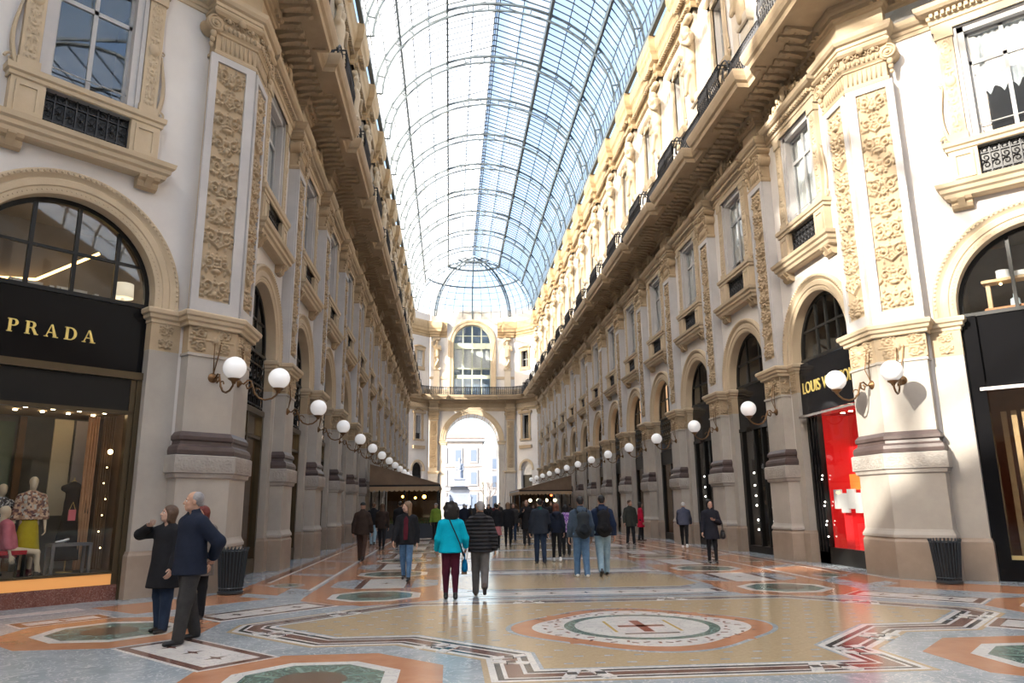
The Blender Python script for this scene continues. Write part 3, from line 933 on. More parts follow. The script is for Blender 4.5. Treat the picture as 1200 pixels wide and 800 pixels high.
# stucco giant that carries the top cornice (local: x across, y out of the wall, z up from its base)
tel = surf([C((0, .12, 0), (0, .16, 1.6), .22, .30, (1, .7, 1)), C((0, .18, 1.6), (0, .2, 2.5), .30, .36, (1, .72, 1), k=.1),
            C((-.38, .2, 2.55), (.38, .2, 2.55), .15, k=.1), C((0, .22, 2.6), (0, .26, 2.85), .13, k=.06),
            E_((0, .28, 3.0), (.17, .2, .23), k=.04), C((-.42, .22, 2.55), (-.5, .38, 2.1), .12, .1, k=.05), C((-.5, .38, 2.1), (-.15, .5, 2.35), .1, .08, k=.04),
            C((.42, .22, 2.55), (.52, .3, 3.0), .12, .1, k=.05), C((.52, .3, 3.0), (.2, .3, 3.35), .1, .09, k=.05),
            C((-.25, .2, 1.5), (.3, .4, 1.2), .12, .1, k=.05), C((-.2, .35, .9), (.15, .4, .2), .1, .08, k=.06), C((.2, .3, 1.2), (.1, .35, .3), .1, .07, k=.06),
            E_((0, .3, 2.83), (.12, .14, .14), k=.04), C((-.3, .2, 3.45), (.3, .2, 3.45), .16, k=.06)], .04)
TEL = tel.data('telamon', OCHRE_L, True)
tpl = MB().box(-.36, .36, 0, .16, 14.9, 21.22)
tpl.sweep([(-.38, 0), (-.38, .2), (.38, .2), (.38, 0)], [(0, 17.2), (.06, 17.25), (.1, 17.4), (.1, 17.5), (-.2, 17.52)])
TPL = tpl.data('upper_pilaster', MATS['cream_stucco'])

BAYPARTS = [('balcony_ledge', LEDGE, OCHRE_L, 0), ('ledge_bracket', BRK, OCHRE, 0), ('apron_pedestal', PED, OCHRE_L, 0), ('window_sill', SILL, OCHRE_L, 0),
            ('window_architrave', ARCHI, GREYFR, 0), ('window_pilaster_strip', STRIP, OCHRE_L, .6), ('window_hood', HOOD, OCHRE_L, 0), ('hood_crest', CREST, OCHRE, True),
            ('apron_back_panel', GR, BLACKM, 0), ('apron_grille', G2, IRON, .6)]
BAYDATA = [(n_, mb.data(n_, mt, sm)) for n_, mb, mt, sm in BAYPARTS]
for par, M, side, k in ALL_BAYS:
    dia = 'D' in side
    for n_, me in BAYDATA: inst(n_, me, par, M)
    inst('archivolt', ARCH['dia' if dia else 'arm'], par, M)
    inst('dentil_course', DEN, par, M); inst('modillion_course', MOD, par, M)
    inst('balcony_railing', RAIL['dia' if dia else 'arm'], par, M)
    inst('upper_window_surround', USD, par, M); inst('stucco_panel', UPND, par, M)
for par, M in PIERS:
    inst('upper_pilaster', TPL, par, M); inst('telamon', TEL, par, M @ T(0, .12, 17.5))
for sg, par in ((1, wall_right), (-1, wall_left)):
    M = frame((sg * 7.42, 15.75), (-sg * .93, -.38))
    inst('upper_pilaster', TPL, par, M @ T(0, .1, 0)); inst('telamon', TEL, par, M @ T(0, .2, 17.5))

# ------------------------------------------------------------------ windows
WN = [0]
def window(M, label, cat='window'):
    WN[0] += 1
    o = empty('window_%d' % WN[0], M)
    tag(o, label, cat, kind='structure')
    return o
def plate(mb, u0, u1, z0, z1, v): mb.add([(u0, v, z0), (u1, v, z0), (u1, v, z1), (u0, v, z1)], [(0, 3, 2, 1)]); return mb
wf = MB()
for u0, u1 in ((-.69, -.63), (.63, .69), (-.04, .04)): wf.box(u0, u1, -.17, -.1, 9.42, 12.05)
for z0, z1 in ((9.42, 9.52), (11.25, 11.34), (11.97, 12.05)): wf.box(-.69, .69, -.17, -.1, z0, z1)
wf.tube([(-.69, -.04, 9.75), (.69, -.04, 9.75)], .015, 4)
WF = wf.data('casement_frame', GREYWOOD)
WP1 = plate(MB(), -.295, .295, 9.52, 11.25, 0).data('pane', WINGLASS); WP2 = plate(MB(), -.295, .295, 11.34, 11.97, 0).data('pane', WINGLASS)
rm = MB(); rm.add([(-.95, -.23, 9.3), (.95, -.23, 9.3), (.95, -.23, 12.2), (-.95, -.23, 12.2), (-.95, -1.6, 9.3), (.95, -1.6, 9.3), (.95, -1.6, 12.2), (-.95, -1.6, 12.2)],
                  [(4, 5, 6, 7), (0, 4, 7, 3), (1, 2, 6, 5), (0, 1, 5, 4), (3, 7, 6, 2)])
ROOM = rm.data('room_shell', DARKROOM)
def curtain_mesh(u0, u1, z0, z1, v, folds, amp=.03, scallop=0):
    n = folds * 6
    u = np.linspace(u0, u1, n + 1); ph = (u - u0) / (u1 - u0) * folds * 2 * PI
    zb = z0 + scallop * np.abs(np.sin(ph / 4))
    return MB().grid(np.stack([u, u]), np.stack([v + amp * np.sin(ph)] * 2), np.stack([zb, np.full(n + 1, z1)]))
CU_FULL = curtain_mesh(-.66, .66, 9.45, 12.0, -.2, 12).data('curtain', CURTAIN, True)
CU_SIDE = MB().join(curtain_mesh(-.66, -.15, 9.45, 12.0, -.2, 5)).join(curtain_mesh(.2, .66, 9.45, 12.0, -.2, 5)).data('curtain', CURTAIN, True)
CU_LACE = curtain_mesh(-.66, .66, 10.45, 12.0, -.2, 10, scallop=.18).data('curtain', stone('lace', (.85, .85, .84), (.66, .68, .70), scale=9, bump=.3), True)
BLIND = plate(MB(), -.66, .66, 9.9, 12.0, -.19).data('roller_blind', CURTAIN)
uwf = MB()
for u0, u1 in ((-.51, -.46), (.46, .51), (-.03, .03)): uwf.box(u0, u1, -.33, -.26, 17.4, 20.05)
for z0, z1 in ((17.4, 17.5), (18.9, 18.97), (19.98, 20.05)): uwf.box(-.51, .51, -.33, -.26, z0, z1)
UWF = uwf.data('casement_frame', GREYWOOD)
UP1 = plate(MB(), -.215, .215, 17.5, 18.9, 0).data('pane', WINGLASS); UP2 = plate(MB(), -.215, .215, 18.97, 19.98, 0).data('pane', WINGLASS)
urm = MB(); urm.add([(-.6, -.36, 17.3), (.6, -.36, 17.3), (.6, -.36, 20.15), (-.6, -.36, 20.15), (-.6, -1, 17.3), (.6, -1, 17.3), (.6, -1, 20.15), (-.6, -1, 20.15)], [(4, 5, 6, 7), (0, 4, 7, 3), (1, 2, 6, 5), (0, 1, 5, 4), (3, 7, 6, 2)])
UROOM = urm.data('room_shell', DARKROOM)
UCU = curtain_mesh(-.48, .48, 17.45, 19.95, -.45, 9).data('curtain', CURTAIN, True)
SIDEN = {'R': 'on the red shop side', 'L': 'on the mannequin display side', 'RD': 'above the shop with the crockery shelf', 'LD': 'above the gold-lettered black shop sign'}
ORD = ['first', 'second', 'third', 'fourth', 'fifth', 'sixth', 'seventh', 'eighth', 'ninth', 'tenth', 'eleventh', 'twelfth', 'thirteenth', 'fourteenth']
for par, M, side, k in ALL_BAYS:
    lab = 'tall window above its arch, ' + ORD[k] + ' bay from the corner ' + SIDEN[side]
    if 'D' in side: lab = ('tall first-floor window with apron grille ' if k == 0 else 'further first-floor window with apron grille two bays off the corner ') + SIDEN[side]
    w = window(M, lab)
    inst('casement_frame', WF, w)
    for u in (-.335, .335): inst('pane', WP1, w, T(u, -.13, 0)); inst('pane', WP2, w, T(u, -.13, 0))
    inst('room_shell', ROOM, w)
    if side == 'RD': inst('curtain', CU_LACE, w)
    elif side in ('R',): inst('curtain', [CU_FULL, BLIND, CU_SIDE][k % 3], w)
    elif side == 'L': inst('roller_blind' if k % 2 else 'curtain', BLIND if k % 2 else CU_SIDE, w)
    w = window(M, lab.replace('tall window above its arch', 'small window above the balcony').replace('first-floor window with apron grille', 'small upper-storey window'))
    inst('casement_frame', UWF, w)
    for u in (-.245, .245): inst('pane', UP1, w, T(u, -.29, 0)); inst('pane', UP2, w, T(u, -.29, 0))
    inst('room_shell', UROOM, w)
    if side[0] == 'R' or k % 3 == 0: inst('curtain', UCU, w)

# ------------------------------------------------------------------ shop fronts
def arc_pane(a, u0, u1, z0, z1, v, n=7):
    """cell of a lunette clipped by the arch"""
    us = np.linspace(u0, u1, n)
    top = [min(z1, ZS + math.sqrt(max(0.0, a * a - u * u))) for u in us]
    pts = [(u, t) for u, t in zip(us, top) if t > z0 + .01]
    if len(pts) < 2: return None
    poly = [(pts[0][0], z0), (pts[-1][0], z0)] + pts[::-1]
    m = MB(); m.add([(p[0], v, p[1]) for p in poly], [tuple(range(len(poly)))[::-1]])
    return m
def lunette(w, a, us, zs, frame_mat, glass_mat, v=-.5, z0=5.58, t=.035):
    fm = MB().arcsweep(ZS, [(a - .09, v - .04), (a - .09, v + .04), (a + .01, v + .05)], ext=ZS - z0, n=28)
    cols = [-a + .06] + list(us) + [a - .06]
    for u in us: fm.box(u - t, u + t, v - .03, v + .035, z0, ZS + math.sqrt(a * a - u * u) - .02)
    rows = [z0] + list(zs) + [ZS + a]
    for z in zs:
        h = math.sqrt(max(0.01, (a - .05) ** 2 - (z - ZS) ** 2)); fm.box(-h, h, v - .025, v + .03, z - t * .8, z + t * .8)
    fm.box(-a, a, v - .05, v + .07, z0 - .08, z0)
    fm.build('lunette_frame', frame_mat, w)
    for c0, c1 in zip(cols, cols[1:]):
        for r0, r1 in zip(rows, rows[1:]):
            p = arc_pane(a - .06, c0, c1, r0, r1, v)
            if p: p.build('pane', glass_mat, w)
def interior(w, a, depth, z0, z1, mats, v0=-.56):
    """mats: back, side, floor, ceiling"""
    m = MB(); b = v0 - depth
    m.add([(-a, b, z0), (a, b, z0), (a, b, z1), (-a, b, z1)], [(0, 3, 2, 1)], 0)
    m.add([(-a, b, z0), (-a, v0, z0), (-a, v0, z1), (-a, b, z1)], [(0, 3, 2, 1)], 1)
    m.add([(a, b, z0), (a, v0, z0), (a, v0, z1), (a, b, z1)], [(0, 1, 2, 3)], 1)
    m.add([(-a, b, z0), (a, b, z0), (a, v0, z0), (-a, v0, z0)], [(0, 1, 2, 3)], 2)
    m.add([(-a, b, z1), (a, b, z1), (a, v0, z1), (-a, v0, z1)], [(0, 3, 2, 1)], 3)
    return m.build('shop_interior', mats, w)
WALNUT = stone('walnut_panel', (.16, .085, .04), (.10, .055, .028), rough=.4, scale=3, bump=.05)
TAN = stone('tan_drape', (.58, .40, .25), (.45, .29, .17), rough=.8, scale=3, bump=.2)
GREYWALL = stone('display_grey', (.20, .20, .19), (.15, .15, .145), rough=.8, scale=2)
GREENWALL = stone('display_green', (.16, .22, .17), (.11, .16, .12), rough=.8, scale=2)
REDWALL = plain('display_red', (.80, .025, .03), rough=.45, emit=(1.0, .05, .05), es=.10)  # red panels glow faintly themselves: display lighting put into the material
REDDARK = plain('display_dark_red', (.45, .01, .015), rough=.5)
MARBLERED = stone('red_marble', (.20, .075, .055), (.13, .05, .04), rough=.25, scale=5, bump=0, vein=(.35, .22, .18))
WOODFLOOR = stone('shop_floor', (.25, .22, .19), (.20, .17, .15), rough=.4, scale=3, bump=0)
CEIL_W = stone('shop_ceiling', (.42, .30, .17), (.36, .25, .14), rough=.7, scale=2, bump=0)
DOWNL = plain('downlight', (1, .85, .6), emit=(1, .80, .50), es=16.0)
ORANGELIT = plain('lit_amber_strip', (.55, .27, .09), rough=.3, emit=(1.0, .42, .12), es=.22)
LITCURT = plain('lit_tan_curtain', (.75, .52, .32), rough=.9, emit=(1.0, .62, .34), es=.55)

def downlights(w, pts, r=.055):
    for (u, v, z) in pts:
        MB().lathe([(r, z - .02), (r, z)], (u, v, 0), 10).build('downlight', DOWNL, w)

def front_generic(side, k, M, a):
    """shop front of an arm bay"""
    if side == 'R':
        kind = 'lights' if k in (1, 2) else 'warm'
    else: kind = 'glazed'
    where = ORD[k] + ' bay from the corner ' + SIDEN[side]
    if kind == 'lights':
        w = window(M, 'black shop front strung with tiny round bulbs, ' + where)
        lunette(w, a, (-.5, .5), (6.3,), BLACKM, SHOPGLASS)
        MB().box(-a, a, -.56, -.44, 4.1, 5.5).box(-a, a, -.54, -.40, 3.98, 4.1).build('fascia', BLACK, w)
        fm = MB()
        for u0, u1 in ((-a, -a + .22), (a - .22, a), (-.35, -.25), (.3, .4)): fm.box(u0, u1, -.56, -.42, 0, 4.0)
        fm.box(-a, a, -.56, -.42, 0, .22); fm.build('shop_frame', BLACKM, w)
        plate(MB(), -a + .22, a - .22, .22, 3.98, -.5).build('pane', SHOPGLASS, w)
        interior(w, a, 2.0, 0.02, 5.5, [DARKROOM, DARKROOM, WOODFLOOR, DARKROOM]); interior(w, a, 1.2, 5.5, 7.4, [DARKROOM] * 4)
        for u in (-.62, .62):
            for i in range(6): MB().sphere((u + random.uniform(-.03, .03), -.46, .7 + .38 * i + random.uniform(-.06, .06)), .032, 8, 6).build('bulb', WHITELAMP, w)
        for i in range(8):
            t = .25 + i * .12; MB().sphere((.86 * a * math.cos(PI - t), -.44, ZS + .86 * a * math.sin(t)), .032, 8, 6).build('bulb', WHITELAMP, w)
        downlights(w, [(-.5, -1.2, 5.4), (.5, -1.5, 5.4)])
    elif kind == 'warm':
        w = window(M, 'shop front with lit tan lunette over an iron grille, ' + where)
        lunette(w, a, (-.55, 0, .55), (6.4,), BLACKM, SHOPGLASS)
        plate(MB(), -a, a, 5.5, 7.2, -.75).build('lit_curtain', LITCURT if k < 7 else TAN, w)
        MB().box(-a, a, -.58, -.52, 4.0, 5.5).build('fascia', BLACKM, w)
        g = MB()
        for i in range(9):
            u = -a + 2 * a * (i + .5) / 9
            spiral(g, (u, -.49, 4.45), .15, 1.4, .02, 1, n=14, m=4); spiral(g, (u, -.49, 4.85), .15, 1.4, .02, -1, n=14, m=4); ring(g, (u, -.49, 5.2), .12, .018, 10, 4)
        for z in (4.1, 4.65, 5.05, 5.4): g.box(-a, a, -.51, -.47, z - .02, z + .02)
        g.build('iron_grille', BROWNM, w, .6)
        fm = MB()
        for u0, u1 in ((-a, -a + .2), (a - .2, a), (-.06, .06)): fm.box(u0, u1, -.56, -.42, 0, 4.0)
        fm.box(-a, a, -.56, -.42, 0, .3); fm.box(-a, a, -.56, -.42, 3.4, 4.0); fm.build('shop_frame', BLACKM if k < 6 else BROWNM, w)
        for u0, u1 in ((-a + .2, -.06), (.06, a - .2)): plate(MB(), u0, u1, .3, 3.4, -.5).build('pane', SHOPGLASS, w)
        interior(w, a, 2.0, 0.02, 5.4, [TAN, WALNUT, WOODFLOOR, CEIL_W]); interior(w, a, 1.0, 5.42, 7.4, [DARKROOM] * 4)
        downlights(w, [(-.7, -1.2, 3.9), (.7, -1.2, 3.9), (0, -1.6, 3.9)], .08)
    else:
        w = window(M, 'bronze-framed glazed shop front, ' + where)
        lunette(w, a, (-.5, .5), (6.4,), BLACKM, SHOPGLASS)
        MB().box(-a, a, -.58, -.5, 4.1, 5.5).build('fascia', BLACK, w)
        g = MB()
        for i in range(8):
            u = -a + 2 * a * (i + .5) / 8
            spiral(g, (u, -.47, 4.5), .16, 1.4, .022, 1, n=14, m=4); spiral(g, (u, -.47, 5.0), .16, 1.4, .022, -1, n=14, m=4)
        for z in (4.2, 4.75, 5.25): g.box(-a, a, -.49, -.45, z - .02, z + .02)
        for i in range(9): g.box(-a + 2 * a * i / 8 - .012, -a + 2 * a * i / 8 + .012, -.49, -.45, 4.1, 5.5)
        g.build('iron_grille', BLACKM, w, .6)
        fm = MB()
        for u0, u1 in ((-a, -a + .14), (a - .14, a), (-.05, .05)): fm.box(u0, u1, -.56, -.40, 0, 4.1)
        fm.box(-a, a, -.56, -.40, 0, .35); fm.box(-a, a, -.58, -.38, 3.95, 4.1); fm.box(-a, a, -.56, -.42, 3.35, 3.43); fm.build('shop_frame', BROWNM, w)
        for u0, u1 in ((-a + .14, -.05), (.05, a - .14)):
            plate(MB(), u0, u1, .35, 3.35, -.5).build('pane', SHOPGLASS, w); plate(MB(), u0, u1, 3.43, 3.95, -.5).build('pane', SHOPGLASS, w)
        interior(w, a, 2.0, 0.02, 5.4, [GREENWALL if k % 2 == 0 else WALNUT, WALNUT, WOODFLOOR, CEIL_W]); interior(w, a, 1.0, 5.42, 7.4, [GREYWALL] * 4)
        downlights(w, [(-.9, -1.0, 3.9), (-.3, -1.0, 3.9), (.3, -1.0, 3.9), (.9, -1.0, 3.9), (0, -1.6, 3.9)], .07)
for par, M, side, k in ARM_BAYS:
    if side == 'R' and k == 0: continue
    front_generic(side, k, M @ T(0, .23, 0), A_ARM)

# ---- red luxury shop in the first bay of the right arm
MR = RIGHT(PIER0 + PITCH_B * .5) @ T(0, .23, 0); a = A_ARM
wlv = window(MR, 'black shop front with gold lettered fascia and red display')
lunette(wlv, a, (-.55, 0, .55), (6.35,), BLACKM, SHOPGLASS)
MB().box(-a, a, -.56, -.33, 4.02, 5.45).build('fascia', BLACK, wlv)
interior(wlv, a, 1.2, 5.5, 7.4, [DARKROOM] * 4)
MB().box(-a + .1, a - .1, -.5, -.15, 3.90, 3.96).build('canopy_bar', plain('steel', (.55, .52, .50), rough=.25, metallic=.8), wlv)
fm = MB()
for u0, u1 in ((-a, -a + .3), (a - .62, a)): fm.box(u0, u1, -.56, -.42, 0, 4.0)
fm.box(-a, a, -.56, -.42, 0, .42); fm.build('shop_frame', BLACKM, wlv)
for u in (a - .52, a - .36, a - .2): MB().box(u - .03, u + .03, -.42, -.38, .3, 4.0).build('frame_rib', BLACK, wlv)
plate(MB(), -a + .3, a - .62, .42, 3.95, -.5).build('pane', SHOPGLASS, wlv)
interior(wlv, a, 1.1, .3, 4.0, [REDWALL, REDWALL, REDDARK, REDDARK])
wb = MB()
for i in range(6):
    z = 1.32 + .1 * (i % 2); wb.box(-a + .35 + .34 * i, -a + .70 + .34 * i, -.72, -.66, z, z + .5)
wb.build('white_stepped_band', plain('white_board', (.6, .6, .6), emit=(1, 1, 1), es=.06), wlv)  # board is no lamp; a little glow is put into its white
for i in range(3):
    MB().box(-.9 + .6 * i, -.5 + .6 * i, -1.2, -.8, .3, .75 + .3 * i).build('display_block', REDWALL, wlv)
MB().box(-.35, .15, -1.0, -.75, 1.9, 2.3).build('display_case', plain('orange_case', (.9, .25, .05), rough=.4), wlv)
for i, zz in enumerate((.7, 1.0, 1.1, 1.5, 1.6, 2.2, 2.3)): MB().sphere((a - .66 + .05 * (i % 2), -.39, zz), .022, 8, 6).build('bulb', WHITELAMP, wlv)
downlights(wlv, [(-.6, -.9, 3.95), (0, -.9, 3.95), (.4, -.9, 3.95)])
def text_mesh(s, size, ext, spacing=1.0):
    cu = bpy.data.curves.new('lettering', 'FONT')
    cu.body = s; cu.size = size; cu.extrude = ext; cu.align_x = 'CENTER'; cu.space_character = spacing
    o = bpy.data.objects.new('tmp', cu); COL.objects.link(o)
    dg = bpy.context.evaluated_depsgraph_get()
    me = bpy.data.meshes.new_from_object(o.evaluated_get(dg))
    bpy.data.objects.remove(o); bpy.data.curves.remove(cu)
    return me
FACE = Matrix(((-1, 0, 0, 0), (0, 0, 1, 0), (0, 1, 0, 0), (0, 0, 0, 1)))   # text x -> -u, y -> z, z -> out
tm = text_mesh('LOUIS VUITTON', .46, .012, 1.05); tm.materials.clear(); tm.materials.append(GOLD)
tw = max(v.co.x for v in tm.vertices) - min(v.co.x for v in tm.vertices)
inst('lettering', tm, wlv, T(-.03, -.315, 4.58) @ FACE @ Matrix.Diagonal((2.74 / tw, 1, 1, 1)))

# ---- shop in the right diagonal face
MD = DIAG(1, DIAG_BAYS[0]) @ T(0, .23, 0); a = A_DIA
wrd = window(MD, 'black framed shop front with crockery shelf in its lunette beside the litter bin')
lunette(wrd, a, (-.55, .55), (), BLACKM, SHOPGLASS)
MB().box(-a, a, -.56, -.46, 4.0, 5.5).build('fascia', BLACK, wrd)
fr_ = MB()
for u0, u1 in ((-a, -a + .3), (a - .3, a)): fr_.box(u0, u1, -.6, -.36, 0, 5.5)
fr_.box(-a, a, -.6, -.40, 3.94, 4.06); fr_.box(-a, a, -.56, -.40, 0, .42); fr_.build('shop_frame', BLACK, wrd)
MB().box(-a + .2, a - .2, -.48, -.3, 3.86, 3.93).build('canopy_bar', MATS['steel'], wrd)
MB().box(-a + .3, a - .3, -.5, -.42, .42, .5).build('sill_strip', plain('brass', (.75, .6, .3), rough=.3, metallic=.7), wrd)
plate(MB(), -a + .3, a - .3, .5, 3.86, -.5).build('pane', SHOPGLASS, wrd)
interior(wrd, a, 2.2, .02, 5.45, [WALNUT, TAN, WOODFLOOR, CEIL_W])
pl_ = MB()
for i in range(5): pl_.box(.35 + .2 * i, .45 + .2 * i, -1.1 - .1 * i, -1.0 - .1 * i, 0, 3.5)
pl_.build('wood_slats', stone('oak', (.45, .30, .15), (.36, .23, .11), scale=4), wrd)
MB().box(-.75, .62, -1.3, -1.25, 1.3, 3.1).build('red_poster', plain('poster_red', (.75, .02, .03), rough=.5, emit=(1, .02, .02), es=.3), wrd)
interior(wrd, a, 1.6, 5.5, 7.4, [GREYWALL, GREYWALL, TAN, GREYWALL])
MB().box(-1.2, 1.15, -1.0, -.6, 5.58, 5.66).build('counter', stone('terracotta_board', (.55, .25, .12), (.46, .2, .1), scale=4), wrd)
shf = MB().box(-1.2, 1.15, -1.0, -.65, 6.24, 6.3)
for u in (-1.1, 1.05): shf.box(u - .04, u + .04, -.9, -.75, 5.66, 6.24)
shf.build('shelf', stone('pale_wood', (.60, .45, .28), (.5, .36, .2), scale=4), wrd)
for u in (-.8, .1, .8): MB().sphere((u, -.7, 6.18), .03, 8, 6).build('shelf_bulb', WARMLAMP, wrd)
downlights(wrd, [(-.6, -1.2, 5.4), (.6, -1.2, 5.4), (0, -1.8, 5.4), (.9, -.9, 5.4)], .06)
CHINA = plain('white_china', (.8, .82, .84), rough=.2)
for i, (u, h, r) in enumerate(((.75, .2, .13), (.42, .12, .15), (.1, .18, .1), (-.25, .2, .13), (-.6, .1, .14))):
    w_, x_ = MD @ Vector((u, -.83, 6.3)), 0
    o = MB().lathe([(r * .6, 0), (r, .02), (r, h * .5), (r * .96, h * .52), (r, h), (r * .9, h)], (0, 0, 0), 14).build('crockery_stack', CHINA, None, .6, T(*w_))
    tag(o, ('tall white china stack at the corner-pier end of the lunette shelf', 'low wide white bowl stack on the lunette shelf', 'slim white cup stack mid lunette shelf', 'tall white china stack past the middle of the lunette shelf', 'low white plate stack at the far end of the lunette shelf')[i], 'crockery', 'crockery on the lunette shelf')
for i, (u, h, r) in enumerate(((.6, .3, .1), (.3, .35, .11), (0, .28, .12), (-.35, .33, .1), (-.7, .3, .12))):
    w_ = MD @ Vector((u, -.85, 5.66))
    o = MB().lathe([(r * .6, 0), (r, .03), (r * .9, h * .6), (r * .3, h * .75), (r * .3, h)], (0, 0, 0), 14).build('glass_jar', plain('pale_blue_jar', (.55, .65, .72), rough=.1), None, .6, T(*w_))
    tag(o, ('pale bluish jar nearest the corner pier on the lunette counter', 'tallest pale bluish jar, second from the corner pier on the lunette counter', 'short wide pale bluish jar in the middle of the lunette counter', 'slim pale bluish jar, fourth from the corner pier on the lunette counter', 'wide pale bluish jar furthest from the corner pier on the lunette counter')[i], 'jar', 'jars on the lunette counter')
# further diagonal bays: plain dark fronts
for sg, nm in ((1, 'RD'), (-1, 'LD')):
    w = window(DIAG(sg, DIAG_BAYS[1]) @ T(0, .23, 0), 'plain dark shop front two bays off the corner ' + SIDEN[nm])
    lunette(w, a, (-.5, .5), (6.4,), BLACKM, SHOPGLASS)
    MB().box(-a, a, -.56, -.46, 4.0, 5.5).build('fascia', BLACK, w)
    fr_ = MB().box(-a, -a + .25, -.56, -.4, 0, 4).box(a - .25, a, -.56, -.4, 0, 4).box(-a, a, -.56, -.4, 0, .4); fr_.build('shop_frame', BLACKM, w)
    plate(MB(), -a + .25, a - .25, .4, 4.0, -.5).build('pane', SHOPGLASS, w)
    interior(w, a, 2.0, .02, 5.45, [WALNUT, WALNUT, WOODFLOOR, CEIL_W]); interior(w, a, 1.2, 5.5, 7.5, [DARKROOM] * 4)

# ---- black and gold shop in the left diagonal face
ML = DIAG(-1, DIAG_BAYS[0]) @ T(0, .23, 0); a = A_DIA
wpr = window(ML, 'black shop front with gold serif lettering and mannequin display')
lunette(wpr, a, (-.95, -.2, .55), (6.33,), BLACKM, SHOPGLASS)
MB().box(-a, a, -.56, -.46, 4.2, 5.5).build('fascia', BLACK, wpr)
MB().box(-a, a, -.56, -.36, 4.06, 4.2).build('fascia_ledge', BROWNM, wpr)
MB().box(-a + .12, a - .12, -.56, -.44, 3.45, 4.06).build('dark_transom', BLACKM, wpr)
fm = MB()
for u0, u1 in ((-a, -a + .1), (-a + .1, -a + .2), (a - .1, a), (a - .2, a - .1)): fm.box(u0, u1, -.56, -.38 if abs(u0) > a - .15 and abs(u1) > a - .15 else -.42, 0.0, 4.06)
fm.box(-a, a, -.56, -.42, 3.38, 3.45); fm.build('shop_frame', BROWNM, wpr)
MB().box(-a, a, -.6, -.40, 0, .27).build('marble_base', MARBLERED, wpr)
MB().box(-a + .2, a - .2, -.56, -.43, .27, .46).build('lit_plinth', ORANGELIT, wpr)
MB().box(-a + .2, a - .2, -.6, -.41, .46, .5).build('window_ledge', BROWNM, wpr)
plate(MB(), -a + .2, a - .2, .5, 3.38, -.5).build('pane', SHOPGLASS, wpr)
interior(wpr, a, 2.0, .46, 3.45, [GREYWALL, WALNUT, WOODFLOOR, CEIL_W])
interior(wpr, a, 1.8, 5.5, 7.4, [stone('upper_room', (.30, .26, .22), (.25, .21, .18)), MATS['upper_room'], WOODFLOOR, MATS['upper_room']])
downlights(wpr, [(u, v, 3.44) for u in (-1.2, -.75, -.3, .15, .6, 1.05) for v in (-.95, -1.5)], .035)
for (p, q) in (((-.1, -2.2, 6.15), (.75, -2.2, 6.02)), ((-.1, -2.2, 6.15), (-.9, -1.3, 6.7))):
    MB().beam(p, q, .03, .05).build('cove_light', plain('amber_cove', (1, .7, .3), emit=(1, .62, .22), es=3.0), wpr)
# backdrops of the display
MB().box(-.15, 1.5, -2.45, -2.4, .5, 3.3).build('green_backdrop', GREENWALL, wpr)
MB().box(-1.0, -.66, -1.9, -1.86, 1.5, 3.35).build('cream_banner', stone('cream_board', (.55, .48, .34), (.5, .43, .3)), wpr)
curtain_mesh(-1.28, -1.08, .5, 3.4, -1.35, 4, .04).build('peach_curtain', stone('peach_silk', (.62, .36, .20), (.5, .28, .15), rough=.5, scale=4), wpr, True)
curtain_mesh(-1.52, -1.3, .5, 3.4, -1.2, 5, .03).build('dark_curtain', WALNUT, wpr, True)
MB().box(-1.3, -1.06, -1.95, -1.9, 1.9, 3.35).build('lilac_banner', stone('lilac_board', (.42, .38, .38), (.36, .33, .33)), wpr)
MB().box(-.28, -.16, -2.3, -2.2, .5, 3.4).build('wood_post', WALNUT, wpr)
for i in range(7): MB().sphere((-1.40 + .03 * (i % 3), -1.0, 2.7 - .3 * i), .014 if i else .05, 8, 6).build('crystal_lamp', WARMLAMP, wpr)
